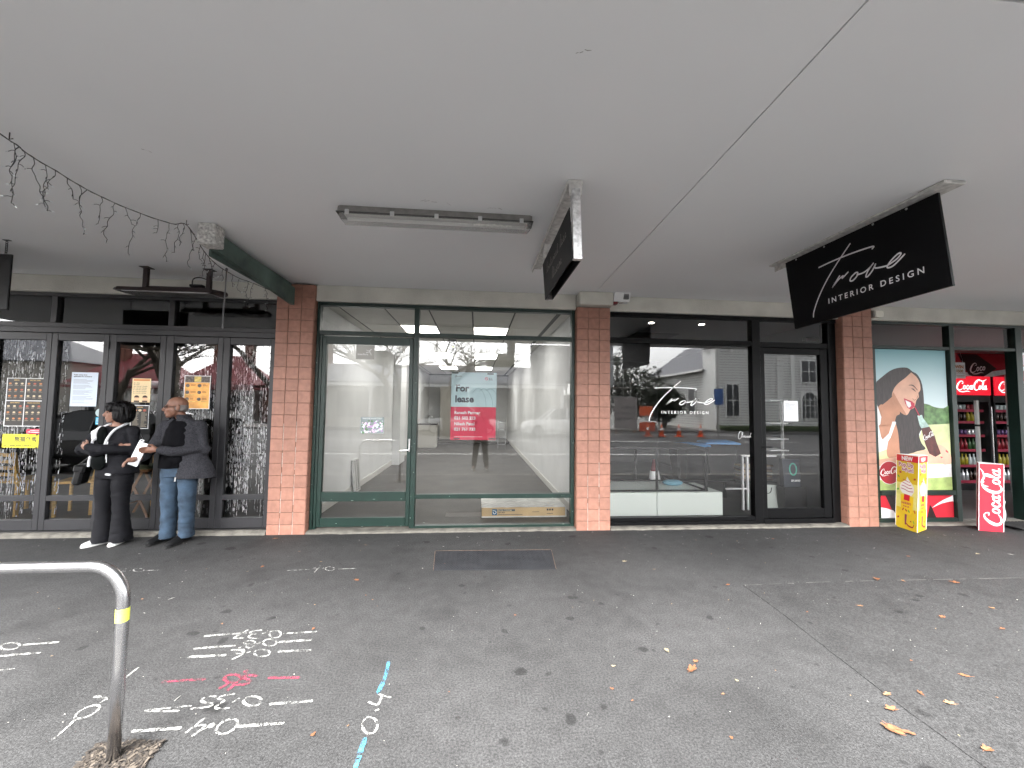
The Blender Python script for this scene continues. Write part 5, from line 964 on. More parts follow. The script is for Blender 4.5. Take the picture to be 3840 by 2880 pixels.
st = thing('folding_stool', 'brown wooden folding stool with crossed legs seen between the two people', 'stool', (-4.64, 6.1, .03))
for s in (-.14, .14):
    MB().tube([(-.2, s, 0), (.1, s, .62)], .018, 6).build('leg', WOOD2, st); MB().tube([(.2, s, 0), (-.1, s, .62)], .018, 6).build('leg', WOOD2, st)
MB().box(-.2, .2, -.18, .18, .62, .65, .008).build('seat', WOOD2, st); MB().box(-.19, .19, -.17, .17, .651, .69, .015).build('cushion', M('cushion_green', (.12, .14, .08), .8), st); MB().tube([(-.12, -.14, .17), (-.12, .14, .17)], .012, 6).build('stretcher', WOOD2, st)
for x, y, z, lab in ((-4.18, 5.58, 1.83, 'upper of two small white papers behind the opening hours door'), (-4.17, 5.58, 1.66, 'lower of two small white papers behind the opening hours door')):
    tag(sheet('paper', PAPER, None, x-.065, x+.065, z-.045, z+.045, y), lab, 'paper')

# ------------------------------------------------------------------ studio contents
PLW = M('plinth_white', (.80, .86, .80), .5)
PSH = {0: 'left section of the long pale white display plinth in the studio window', 1: 'right longer section of the pale white display plinth in the studio window'}
for i, (x0, x1) in enumerate(((1.70, 2.562), (2.570, 3.545))):
    tag(bx('display_plinth', PLW, None, x0, x1, 5.55, 6.5, .04, .415, .004), PSH[i], 'plinth', 'display plinths in the studio window')
tag(bx('window_platform', M('platform_grey', (.14, .15, .14), .5), None, 1.66, 3.62, 5.46, 6.6, .031, .0385), kind='structure')
dt = thing('display_table', 'black framed display table standing on the pale plinth', 'table', (2.6, 6.0, .417))
for x in (-.9, .0, .74):
    for y in (-.38, .40): MB().box(x-.015, x+.015, y-.015, y+.015, 0, .60).build('leg', BLK, dt)
MB().box(-.92, .76, -.40, .42, .60, .63, .004).build('tabletop', M('smoked_top', (.03, .03, .032), .2), dt); MB().box(-.92, .76, -.395, -.375, 0, .022).build('rail', BLK, dt); MB().box(-.92, .76, .395, .415, 0, .022).build('rail', BLK, dt); MB().box(.73, .75, -.375, .395, .0, .022).build('rail', BLK, dt)
RED = M('cone_red', (.55, .04, .06), .5)
def cone(loc, label, group, mat=RED, s=1.0):
    c = thing('traffic_cone', label, 'cone', loc, group=group)
    b = MB(); b.tube([(0, 0, .03*s), (0, 0, .7*s)], [.14*s, .03*s], 16); b.build('body', mat, c, True); MB().box(-.19*s, .19*s, -.19*s, .19*s, 0, .035*s, .01).build('base', mat, c)
    b = MB(); b.tube([(0, 0, .36*s), (0, 0, .5*s)], [.0935*s, .072*s], 16, False); b.build('white_band', VINYL, c); return c
cone((3.08, 6.75, .03), 'dull red traffic cone inside the studio behind the plinth', 'traffic cones', M('cone_dull', (.22, .02, .03), .6))
tag(MB().blob((3.05, 6.05, .46), (.16, .12, .045)).build('blue_cushion', M('pale_blue', (.15, .33, .42), .6), smooth=True), 'rounded pale blue lump on the plinth below the studio table', 'cushion')
def bin_(x, y, z, label, rz):
    t = thing('bin', label, 'bin', (x, y, z), rz, 'black bins with blue lids in the studio')
    b = MB(); b.loft([[(sx*s, sy*s*.8, zz) for sx, sy in ((-.24, -.24), (.24, -.24), (.24, .24), (-.24, .24))] for zz, s in ((0, .8), (.5, 1), (.52, 1.06))]); b.build('tub', BLK, t)
    b = MB(); b.loft([[(sx*s, sy*s*.8, zz) for sx, sy in ((-.26, -.26), (.26, -.26), (.26, .26), (-.26, .26))] for zz, s in ((.522, 1.08), (.545, 1.06), (.575, .7))]); b.build('lid', M('lid_blue', (.08, .30, .65), .45, noi=(8, .2)), t)
bin_(3.55, 6.5, .46, 'black bin with blue lid, nearer the window, in the studio', R(20)); bin_(4.15, 6.6, .50, 'black bin with blue lid beside the studio door', R(-12))
tb = thing('work_table', 'dark studio work table carrying two bins', 'table', (3.85, 6.6, .03))
MB().box(-.6, .65, -.35, .35, .39, .425, .004).build('tabletop', BLK, tb)
for sx in (-.55, .6):
    for sy in (-.3, .3): MB().box(sx-.02, sx+.02, sy-.02, sy+.02, 0, .389).build('leg', BLK, tb)
tr = thing('trestle', 'white metal trestle frame leaning in the studio, left of the door', 'trestle', (4.22, 6.05, .03))
for x in (-.02, .06): MB().box(x-.014, x+.014, -.02, .02, 0, .85, .003).build('leg', VINYL, tr)
MB().box(-.02, .55, -.015, .015, .83, .852).build('rail', VINYL, tr); MB().box(-.3, .05, -.015, .015, .32, .342).build('rail', VINYL, tr)
mb_ = thing('mood_board', 'pale panel with dark carrying loop standing by the studio door', 'board', (4.3, 5.95, .03)); mb_.rotation_euler = (R(-10), 0, R(-22))
MB().box(0, .52, 0, .02, .02, .42, .003).build('panel', M('pale_panel', (.46, .50, .46), .6), mb_); MB().tube(smooth_path([(.12, -.01, .40), (.16, -.02, .30), (.24, -.02, .30), (.27, -.01, .38)]), .006, 6).build('loop', BLK, mb_)
wb = thing('sample_stack', 'stack of wood samples above the pale panel in the studio', 'samples', (4.35, 6.25, .46))
MB().box(-.14, .5, -.1, .1, -.03, .0, .002).build('shelf', BLK, wb)
for k in range(9): MB().box(-.1+.01*(k % 3), .46-.012*(k % 4), -.09, .09, .002+k*.028, .026+k*.028, .003).build('sample', [M('sample_walnut', (.09, .05, .03), .5), M('sample_oak', (.4, .3, .18), .5), M('sample_grey', (.25, .22, .19), .5)][(k*2) % 3], wb)
sv = thing('white_shelf', 'white open shelf frame inside the studio door', 'shelf', (4.68, 6.2, .03))
for x in (-.02, .33): MB().box(x-.015, x+.015, -.02, .02, 0, 1.75, .003).build('upright', VINYL, sv)
for z in (.12, .55, .92, 1.1, 1.35, 1.72): MB().box(-.004, .314, -.16, .16, z, z+.02, .003).build('shelf', VINYL, sv)
ob = thing('carrier_bag', 'dark carrier bag with a green ring print standing inside the studio door', 'bag', (4.78, 5.78, .45))
b = MB(); b.loft([[(-.13, -.05, 0), (.13, -.05, 0), (.13, .05, 0), (-.13, .05, 0)], [(-.15, -.03, .42), (.14, -.03, .40), (.14, .03, .40), (-.15, .03, .42)]]); b.build('bag', M('bag_navy', (.012, .018, .03), .5), ob)
b = MB(); ribbon(b, ell2(.02, .26, .055, .085), .022, lambda u, v: (u, -.0515+.0476*v, v), 3); b.build('ring_print', M('ring_green', (.03, .30, .22), .5), ob)
text('lettering', 'one.nz', .055, VINYL, ob, (.12, -.052, .08), (R(84), 0, R(180)), bold=.001).location.y = -.054
MB().box(-.16, .2, -.08, .08, -.42, -.002, .006).build('stand', BLK, ob)
for x, lab in ((2.76, 'left of two lit downlights in the studio ceiling'), (3.6, 'right of two lit downlights in the studio ceiling')):
    t = thing('downlight', lab, 'light', (x, 6.12, 2.99), group='studio downlights')
    MB().tube([(0, 0, 0), (0, 0, -.018)], [.065, .058], 20).build('rim', M('rim_grey', (.3, .3, .3), .5), t); MB().tube([(0, 0, -.0182), (0, 0, -.022)], .04, 16).build('lamp', M('downlight_lit', (.9, .9, .8), .4, emit=((1, .93, .8), 3)), t)
for x0, x1, y0, y1, lab in ((2.9, 3.7, 7.0, 8.0, 'dark square vent panel in the studio ceiling'),): tag(bx('ceiling_vent', M('vent_grey', (.10, .1, .1), .6), None, x0, x1, y0, y1, 2.975, 2.988), lab, 'vent')
# ------------------------------------------------------------------ drinks advert in the store window
AD = thing('drinks_poster', 'large window poster of a smiling woman drinking cola through a straw', 'poster', (6.39, 5.374, .47))
def grad(name, z0, z1, stops):
    m = bpy.data.materials.new(name); m.use_nodes = True; n = m.node_tree.nodes; l = m.node_tree.links; b = n['Principled BSDF']; b.inputs['Roughness'].default_value = .45
    t = n.new('ShaderNodeTexCoord'); sx = n.new('ShaderNodeSeparateXYZ'); l.new(t.outputs['Object'], sx.inputs[0])
    r = n.new('ShaderNodeMapRange'); r.inputs['From Min'].default_value = z0; r.inputs['From Max'].default_value = z1; l.new(sx.outputs[2], r.inputs['Value'])
    c = n.new('ShaderNodeValToRGB'); e = c.color_ramp.elements; e[0].position = stops[0][0]; e[0].color = (*stops[0][1], 1); e[1].position = stops[-1][0]; e[1].color = (*stops[-1][1], 1)
    for p, cc in stops[1:-1]: x = e.new(p); x.color = (*cc, 1)
    l.new(r.outputs[0], c.inputs[0]); l.new(c.outputs[0], b.inputs['Base Color']); return m
PRT = {'tree': M('print_tree', (.10, .19, .07), .5, noi=(14, .5)), 'grass': M('print_grass', (.52, .56, .30), .5, noi=(8, .12)), 'cloth': M('print_white', (.72, .72, .72), .5, noi=(12, .12)), 'lawn': M('print_lawn', (.36, .47, .16), .5, noi=(10, .3)),
       'hair': M('print_hair', (.030, .022, .022), .45, noi=(20, .5), stretch=(4, 1, .5)), 'skin': M('print_skin', (.62, .36, .26), .5, noi=(6, .12)), 'skin2': M('print_skin_deep', (.42, .20, .12), .5, noi=(6, .15)), 'lip': M('print_lip', (.45, .03, .06), .5),
       'bglass': M('print_bottle', (.38, .52, .48), .4, noi=(20, .3)), 'cola': M('print_cola', (.07, .012, .01), .4, noi=(16, .5)), 'red': M('print_red', (.50, .015, .03), .5), 'dark': M('print_dark', (.02, .01, .01), .4, noi=(30, .6))}
SKYP = grad('print_sky', .4, 2.55, [(0, (.62, .68, .67)), (.5, (.62, .69, .71)), (.75, (.46, .60, .63)), (.92, (.28, .48, .52)), (1, (.15, .35, .40))])
o = sheet('backdrop', SKYP, AD, 5.797, 6.955, .472, 2.522, 5.3765); grp(o, AD)
NM = {'trees': 'tree_print', 'grass': 'grass_print', 'table': 'table_print', 'lawn': 'lawn_print', 'hair': 'hair_print', 'neck': 'skin_print', 'arm': 'arm_print', 'forearm': 'arm_print', 'top': 'shirt_print', 'lace': 'shirt_print', 'face': 'face_print', 'cheek': 'face_print', 'hairfront': 'hair_print', 'mouth': 'mouth_print', 'teeth': 'teeth_print', 'bottleglass': 'bottle_print', 'bottlecola': 'bottle_print', 'fingers': 'hand_print', 'nail': 'nail_print', 'redpanel': 'red_panel', 'bottledark': 'bottle_print', 'swoosh': 'swoosh_print'}
for i, (nm, c, pts) in enumerate(ADVERT):
    sp_ = smooth_path([(x, z, 0) for x, z in pts+[pts[0]]], 3)[:-1] if nm in ('hair', 'face', 'neck', 'arm', 'forearm', 'trees', 'cheek', 'fingers', 'hairfront') else [Vector((x, z, 0)) for x, z in pts]
    b = MB(); b.poly([(min(max(v.x, 5.796), 6.97), 5.3762-i*.00012, v.y) for v in sp_]); grp(b.build(NM[nm], PRT[c], AD), AD)
b = MB(); fa = lambda u, v: (u, 5.3728, v); ribbon(b, [(6.335, 1.995), (6.40, 1.992), (6.469, 1.925)], [.006, .016, .008], fa); ribbon(b, [(6.375, 1.945), (6.405, 1.935), (6.438, 1.905)], [.006, .018, .008], fa); ribbon(b, [(6.385, 1.80), (6.41, 1.775), (6.435, 1.79)], .005, fa); ribbon(b, [(6.47, 1.84), (6.455, 1.80)], .006, fa); grp(b.build('features_print', PRT['hair'], AD), AD)
b = MB(); ribbon(b, [(6.375, 1.75), (6.483, 1.548)], .014, fa, 1); grp(b.build('straw_print', PRT['lip'], AD), AD)
b = MB(); b.poly([(5.967+.168*math.cos(t), 5.3731, .721+.168*math.sin(t)) for t in [2*math.pi*k/40 for k in range(40)]]); grp(b.build('disc_rim', PRT['cloth'], AD), AD)
b = MB(); b.poly([(5.967+.161*math.cos(t), 5.3728, .721+.161*math.sin(t)) for t in [2*math.pi*k/40 for k in range(40)]]); grp(b.build('red_disc', M('disc_red', (.33, .012, .025), .5), AD), AD)
grp(cola('lettering', VINYL, AD, lambda u, v: (5.822+u*.0278, 5.3722, .69+v*.0278+u*.0035)), AD)
grp(cola('lettering', VINYL, AD, lambda u, v: (6.53+u*.0165-v*.003, 5.3722, 1.20+v*.021+u*.006)), AD)

AD.location.y -= .021
# ------------------------------------------------------------------ cardboard standees
def standee(name, label, pts, h, lean, cols):
    t = thing(name, label, 'display box', (pts[0][0], pts[0][1], .002), group='cardboard standees outside the store')
    ox, oy = pts[0]; P = [(x-ox, y-oy) for x, y in pts]; n = len(P)
    for k in range(n):
        a, c = P[k], P[(k+1) % n]; b = MB(); b.add([(a[0], a[1], 0), (c[0], c[1], 0), (c[0]+lean, c[1], h), (a[0]+lean, a[1], h)], [(0, 1, 2, 3)]); b.build('side_panel', cols[k], t)
    b = MB(); b.add([(x+lean, y, h-.002) for x, y in P], [tuple(range(n))]); b.build('top', VINYL, t)
    b = MB()
    for k in range(n): a = P[k]; b.tube([(a[0], a[1], .002), (a[0]+lean, a[1], h-.002)], .0035, 5)
    for k in range(n): a, c = P[k], P[(k+1) % n]; b.tube([(a[0]+lean, a[1], h), (c[0]+lean, c[1], h)], .003, 5)
    b.build('card_edge', VINYL, t); return t, P
YB = M('card_yellow', (.72, .50, .02), .45, noi=(3, .15)); RB = M('card_red', (.62, .015, .035), .45); RBD = M('card_crimson', (.30, .01, .03), .5)
hb_, HPp = standee('cardboard_standee', 'tall yellow ice pop cardboard standee with a red NEW band', [(5.849, 4.917), (6.147, 5.054), (5.90, 5.24)], 1.005, .07, [YB, YB, YB])
def face(root, a, c, lean, h):
    A = Vector((a[0], a[1], 0)); d = Vector((c[0]-a[0], c[1]-a[1], 0)); L = d.length; d = d/L; nn = Vector((d.y, -d.x, 0))
    def f(u, v, e=.003): p = A+d*(u*L)+Vector((lean*v/h, 0, v))+nn*e; return p
    return f, L, math.atan2(d.y, d.x)
for (a, c) in ((HPp[2], HPp[0]), (HPp[0], HPp[1])):
    f, L, an = face(hb_, a, c, .07, 1.005); k = L/.36
    def F(u, v): return f(u, v, .003)
    b = MB(); b.add([f(0, .915), f(1, .915), f(1, 1.0), f(0, 1.0)], [(0, 1, 2, 3)]); b.build('red_band', RB, hb_)
    yb = MB(); yb.add([f(.03, .28, .002), f(.97, .28, .002), f(.97, .62, .002), f(.03, .62, .002)], [(0, 1, 2, 3)]); yb.build('pale_glow_print', M('card_pale_yellow', (.78, .72, .22), .45, noi=(6, .2)), hb_)
    def T(s, size, mat, u, v, bold=.001, e=.0045): text('lettering', s, size, mat, hb_, tuple(f(u, v, e)), (R(90), 0, an), align='CENTER', bold=bold, sx=min(1, k+.05))
    T('NEW', .075, VINYL, .5, .932, .004)
    PK = M('letter_magenta', (.42, .02, .10), .5)
    for s, sz, u, v in (('Pop Up', .075, .45, .845), ('for', .045, .36, .79), ('Fun!', .075, .62, .775)): T(s, sz, VINYL, u, v, .0085, .0038); T(s, sz, PK, u, v, .0015, .005)
    b = MB()
    for q in range(5): z = .53+q*.038; w = .30-.055*q; ribbon(b, [(.52-w+.03*q, z), (.52, z-.025), (.52+w, z+.012)], .028*1, lambda u, v: f(u+.01*q, v, .004), 5) if False else None
    prof = [(.20, .52), (.30, .48), (.72, .46), (.84, .52), (.83, .58), (.72, .63), (.58, .68), (.52, .715), (.46, .66), (.26, .62), (.19, .57)]
    b.add([f(u, v, .0042) for u, v in prof], [tuple(range(len(prof)))]); b.build('cream_print', M('card_cream', (.80, .78, .74), .5), hb_)
    b = MB()
    for q in range(4): z = .52+q*.042; pts = [(.24+.03*q, z+.02), (.42, z+.012), (.60, z-.006), (.80-.045*q, z+.0)]; P3 = smooth_path([(x, y, 0) for x, y in pts], 4); b.add([f(p.x, p.y-.004, .0048) for p in P3]+[f(p.x, p.y+.005, .0048) for p in P3], [(i, i+1, len(P3)+i+1, len(P3)+i) for i in range(len(P3)-1)])
    b.build('stripe_print', PK, hb_)
    b = MB(); b.add([f(u, v, .004) for u, v in ((.22, .46), (.82, .45), (.78, .24), (.68, .20), (.34, .21), (.26, .26))], [tuple(range(6))]); b.build('cup_print', M('card_gold', (.80, .55, .02), .45), hb_)
    b = MB(); b.add([f(u, v, .0052) for u, v in ((.40, .47), (.66, .465), (.64, .385), (.38, .39))], [(0, 1, 2, 3)]); b.build('red_tag_print', RB, hb_)
    T('HARIBO', .042, PK, .5, .335, .001, .0052); T('POP-UP', .028, PK, .5, .295, .0008, .0052)
    b = MB(); b.add([f(u, v, .0044) for u, v in ((.44, .20), (.54, .20), (.50, .06), (.45, .06))], [(0, 1, 2, 3)]); b.build('stick_print', M('card_violet', (.22, .03, .12), .5), hb_)
    rr = random.Random(3)
    for i, (u, v) in enumerate(((.12, .70), (.86, .69), (.2, .76), (.1, .52), (.14, .14), (.88, .26), (.85, .12), (.36, .26), (.5, .255), (.62, .25))):
        w, hh, a2 = .045, .016, rr.uniform(-1, 1); pts = [(u+(x*math.cos(a2)-y*math.sin(a2)*.6), v+(x*math.sin(a2)+y*math.cos(a2))*.5) for x, y in ((-w, -hh*1.6), (w, -hh*1.6), (w*1.2, 0), (w, hh*1.6), (-w, hh*1.6))]
        b = MB(); b.add([f(x, y, .0058) for x, y in pts], [tuple(range(5))]); b.build('sweet_print', M('sweet_red' if i % 3 else 'sweet_green', (.45, .05, .03) if i % 3 else (.12, .38, .05), .4), hb_)
    T('4', .045, RBD, .72, .105, .001, .005); b = MB(); ribbon(b, [(.50, .085), (.62, .055), (.80, .05), (.86, .085)], .02, lambda u, v: f(u, v, .005), 5); b.build('arrow_print', RBD, hb_)
rb_, RP = standee('cardboard_standee', 'tall red cola cardboard standee with white script running up it, by the doorway', [(6.84, 4.976), (7.103, 4.894), (7.06, 5.16)], .905, .06, [RB, RBD, RBD])
f, L, an = face(rb_, RP[0], RP[1], .06, .905); s_ = .075
cola('lettering', VINYL, rb_, lambda u, v: f(.80-(v*.075-.02)/L*.86, .075+u*.073, .003))
f2, L2, an2 = face(rb_, RP[2], RP[0], .06, .905); cola('lettering', M('side_pink', (.5, .25, .27), .5), rb_, lambda u, v: f2(.80-(v*.075-.02)/L2*.86, .075+u*.073, .003))  # lettering on this side is a duller pink than the front
mt = thing('door_mat', 'black ribbed rubber mat in the store doorway at the right edge', 'mat', (7.75, 5.2, .0))
MB().box(-.35, .9, -.30, .05, .027, .034, .003).build('backing', BLK, mt).location.y = .0
b = MB()
for k in range(22): b.box(-.34+k*.056, -.318+k*.056, -.295, .045, .0345, .042)
o = b.build('rib', M('rubber_grey', (.035, .035, .035), .8), mt)

# ------------------------------------------------------------------ inside the store: fridges
def fridge(x, label, glow):
    t = thing('drinks_fridge', label, 'fridge', (x, 7.4, .03), group='drinks fridges in the corner store')
    DK = M('fridge_black', (.012, .012, .013), .4)
    b = MB(); b.box(-.45, -.41, 0, .75, 0, 2.33); b.box(.41, .45, 0, .75, 0, 2.33); b.box(-.409, .409, .71, .75, 0, 2.33); b.box(-.409, .409, 0, .7, 0, .13); b.box(-.409, .409, 0, .7, 1.80, 1.93); b.build('cabinet', DK, t)
    MB().box(-.44, .44, -.03, -.001, 1.935, 2.325, .01).build('header', M('header_red', (.50, .010, .025), .4, emit=((.75, .012, .03), .08)), t)
    cola('header_lettering', M('header_white', (.9, .9, .9), .5, emit=((1, .95, .95), .13)), t, lambda u, v: (-.36+u*.067, -.032, 2.05+v*.062+.0*u))
    MB().box(-.408, .408, .69, .709, .14, 1.79).build('back_panel', M('fridge_white', (.55, .57, .62), .5), t)
    MB().box(-.405, -.385, .02, .10, .2, 1.75).build('light_strip', M('fridge_light', (1, 1, 1), .4, emit=((.85, .92, 1.0), .35)), t)
    rr = random.Random(int(x*10)); cols = [M('can_violet', (.08, .04, .12), .3, .4), M('can_silver', (.6, .6, .62), .3, .6), M('bottle_dark', (.03, .015, .01), .25), M('bottle_yellow', (.32, .26, .02), .3), M('bottle_clear', (.45, .5, .5), .2), M('can_red', (.22, .012, .02), .3), M('bottle_green', (.035, .09, .03), .3)]
    for r, z in enumerate((.16, .48, .80, 1.10, 1.38, 1.62)):
        sh_ = MB().box(-.4, .4, .10, .68, z-.02, z, .002).build('shelf', M('shelf_wire', (.4, .4, .4), .4, .5), t); MB().box(-.4, .4, .085, .099, z-.03, z+.022).build('price_rail', M('rail_maroon', (.32, .03, .06), .5), sh_)
        hgt = .11 if r in (3, 5) else .22
        for k in range(9):
            xx = -.36+k*.09; b = MB(); m = cols[(r*2+k//3) % len(cols)]
            if hgt < .2: b.tube([(xx, .2, z), (xx, .2, z+.008), (xx, .2, z+.115), (xx, .2, z+.122)], [.024, .031, .031, .025], 10)
            else: b.tube([(xx, .2, z), (xx, .2, z+.14), (xx, .2, z+.18), (xx, .2, z+.23)], [.033, .033, .014, .013], 10)
            b.build('bottle' if hgt > .2 else 'can', m, t, True)
    MB().tube([(.39, -.05, .5), (.39, -.05, 1.7)], .012, 8).build('handle', STEEL, t)
    return t
fridge(10.15, 'black drinks fridge with lit red cola header, nearer the doorway post', 1); fridge(11.12, 'black drinks fridge with lit red cola header at the right picture edge', 1); fridge(9.18, 'black drinks fridge half hidden behind the window poster', 1)
wl = thing('cola_mural', 'red and white cola banner on the wall above the store fridges', 'banner', (10.2, 8.2, 2.35))
MB().box(-1.6, 2.6, 0, .01, 0, .62).build('sheet', M('mural_red', (.38, .012, .025), .5), wl)
b = MB(); ribbon(b, [(-1.5, .12), (-.5, .10), (.3, .16), (1.2, .10), (2.5, .30)], [.10, .20, .22, .14, .08], lambda u, v: (u, -.003, v)); b.build('swoosh_print', PRT['cloth'], wl)
b = MB(); b.poly([(.75+.0, -.005, .60), (1.25, -.005, .60), (1.75, -.005, .28), (1.3, -.005, .03), (1.02, -.005, .12)]); b.build('bottle_print', PRT['dark'], wl); cola('lettering', VINYL, wl, lambda u, v: (1.05+u*.075, -.008, .18+v*.07+u*.01), crop=(0, 5))
ws = thing('prize_sign', 'white WIN $500 card hanging over the store fridge', 'sign', (9.27, 7.0, 2.27)); ws.scale = (.68, 1, .68)
MB().box(-.02, .36, 0, .006, .0, .46, .002).build('card', PAPER, ws); text('lettering', 'WIN', .13, M('prize_orange', (.5, .16, .03), .5), ws, (.17, -.002, .29), align='CENTER', bold=.005); text('lettering', '$500', .11, M('prize_brown', (.4, .2, .04), .5), ws, (.17, -.002, .175), align='CENTER', bold=.004)
b = MB(); b.box(.0, .34, -.002, -.001, .145, .152); b.box(.05, .33, -.002, -.001, .08, .09); b.box(.08, .32, -.002, -.001, .04, .05); b.build('print_lines', M('prize_brown', ()), ws)
b = MB(); b.tube([(.05, .003, .46), (.1, .003, .78)], .002, 4); b.tube([(.3, .003, .46), (.22, .003, .78)], .002, 4); b.build('string', VINYL, ws)
for x, z0, z1, y, lab in ((10.02, .1, 1.82, 7.22, 'silver upright post left of the open fridge'), (10.72, .6, 2.36, 7.2, 'grey post between the two lit fridge headers')):
    p = thing('metal_post', lab, 'post', (x, y, .03)); MB().cyl((0, 0, 0), (0, 0, z1), .035, 12).build('post', M('grey_metal', (.4, .4, .38), .4, .7), p); MB().cyl((0, 0, 1.3), (0, 0, 1.34), .04, 12).build('collar', BLK, p)
sd = thing('ceiling_dome', 'white dome detector on the store ceiling', 'detector', (6.35, 6.3, 2.98)); MB().blob((0, 0, -.02), (.08, .08, .06)).build('dome', M('dome_white', (.5, .5, .5), .5), sd, True)
t = thing('store_fill_light', 'added fill light on the store ceiling, out of sight behind the poster', 'light', (9.7, 8.5, 2.96))  # unseen lamp, added to brighten the store interior
MB().box(-.6, .6, -.06, .06, -.03, .019, .004).build('housing', VINYL, t); MB().box(-.58, .58, -.045, .045, -.036, -.031).build('diffuser', M('fill_lit', (1, 1, 1), .4, emit=((1, .97, .92), 3)), t)
# ------------------------------------------------------------------ people
def remesh(mb, voxel, name, mat, smooth_it=4, folds=None, fac=.5):
    me = mb.mesh('tmp', mat); o = bpy.data.objects.new('tmp', me); col.objects.link(o)
    m = o.modifiers.new('r', 'REMESH'); m.mode = 'VOXEL'; m.voxel_size = voxel; m.use_smooth_shade = True
    s = o.modifiers.new('s', 'SMOOTH'); s.iterations = smooth_it; s.factor = fac
    dg = bpy.context.evaluated_depsgraph_get(); r = bpy.data.meshes.new_from_object(o.evaluated_get(dg)); bpy.data.objects.remove(o)
    r.name = name; r.materials.clear(); r.materials.append(mat)
    if folds:
        amp, fx, fz = folds; n = len(r.vertices); co = np.empty(n*3); r.vertices.foreach_get('co', co); co = co.reshape(-1, 3); no = np.empty(n*3); r.vertices.foreach_get('normal', no); no = no.reshape(-1, 3)
        d = np.array([noise.noise((c[0]*fx, c[1]*fx, c[2]*fz))+.5*noise.noise((c[0]*fx*2+3, c[1]*fx*2, c[2]*fz*2.3)) for c in co]); co += no*(d*amp)[:, None]; r.vertices.foreach_set('co', co.ravel())
    r.polygons.foreach_set('use_smooth', [True]*len(r.polygons)); r.update(); return r
def ring(cx, cy, z, rx, ry, n=24, p=2.3):
    out = []
    for k in range(n):
        t = 2*math.pi*k/n; c, s = math.cos(t), math.sin(t); out.append((cx+rx*math.copysign(abs(c)**(2/p), c), cy+ry*math.copysign(abs(s)**(2/p), s), z))
    return out
def hull(mb, rings): mb.loft([ring(*r) for r in rings])
def limb(mb, pts, rad, n=14):
    mb.tube(pts, rad, n)
    for p, r in zip(pts, rad): mb.blob(p, (r, r, r), nu=12, nv=8)
def head(mb, c, rz, s=1.0):
    Rz = Matrix.Rotation(rz, 3, 'Z'); c = Vector(c)
    def bl(p, r): mb.blob(c+Rz@(Vector(p)*s), tuple(x*s for x in r), (0, 0, rz))
    bl((0, .012, .035), (.074, .094, .082)); bl((0, -.03, -.03), (.057, .060, .072)); bl((0, -.05, -.085), (.034, .036, .028)); bl((0, -.072, -.098), (.018, .016, .015))
    bl((0, -.083, .018), (.046, .014, .012)); bl((.03, -.06, -.025), (.026, .026, .022)); bl((-.03, -.06, -.025), (.026, .026, .022))
    mb.tube([c+Rz@(Vector(p)*s) for p in ((0, -.085, .015), (0, -.103, -.012), (0, -.114, -.03))], [.009*s, .011*s, .013*s], 8); bl((0, -.105, -.034), (.018, .013, .010))
    bl((0, -.088, -.058), (.022, .012, .0075)); bl((0, -.086, -.07), (.02, .012, .008))
    for sx in (-1, 1): bl((sx*.078, .012, -.008), (.010, .02, .032)); bl((sx*.084, .02, .005), (.006, .012, .016))
def hand(mb, wrist, d, up, curl, side):
    """palm from wrist along d; fingers bend towards -up by curl"""
    wrist, d, up = Vector(wrist), Vector(d).normalized(), Vector(up).normalized(); lat = d.cross(up).normalized()*side
    limb(mb, [wrist, wrist+d*.04, wrist+d*.075], [.024, .030, .026], 10); mb.blob(wrist+d*.045+lat*.018, (.022, .022, .022)); mb.blob(wrist+d*.06-lat*.02, (.02, .02, .02))
    for k, (off, l) in enumerate(((.030, .072), (.011, .08), (-.009, .075), (-.028, .058))):
        b0 = wrist+d*.078+lat*off; p1 = b0+(d*math.cos(curl*.5)-up*math.sin(curl*.5))*l*.5; p2 = p1+(d*math.cos(curl*1.2)-up*math.sin(curl*1.2))*l*.32; p3 = p2+(d*math.cos(curl*1.7)-up*math.sin(curl*1.7))*l*.24
        limb(mb, [b0, p1, p2, p3], [.0095, .009, .0082, .007], 8)
    t0 = wrist+d*.03+lat*.03; t1 = t0+(d*.6+lat*.7-up*.2).normalized()*.035; t2 = t1+(d*.95+lat*.1-up*.3).normalized()*.03; limb(mb, [t0, t1, t2], [.012, .0105, .0085], 8)
SKIN_M = M('skin_brown', (.19, .090, .058), .5, noi=(25, .14)); SKIN_W = M('skin_tan', (.28, .148, .102), .5, noi=(12, .08))
def eyes(body, c, rz, s=1.0):
    Rz = Matrix.Rotation(rz, 3, 'Z'); b = MB()
    for sx in (-1, 1): b.blob(Vector(c)+Rz@(Vector((sx*.031, -.082, .002))*s), (.012, .007, .006), (0, 0, rz))
    b.build('eyes', M('eye_dark', (.03, .02, .015), .3), body, True)
    b = MB()
    for sx in (-1, 1): b.tube([Vector(c)+Rz@(Vector((sx*x, y, z))*s) for x, y, z in ((.014, -.096, .022), (.032, -.093, .028), (.05, -.078, .022))], .0035, 5)
    b.build('eyebrows', M('brow_dark', (.03, .025, .022), .8), body)
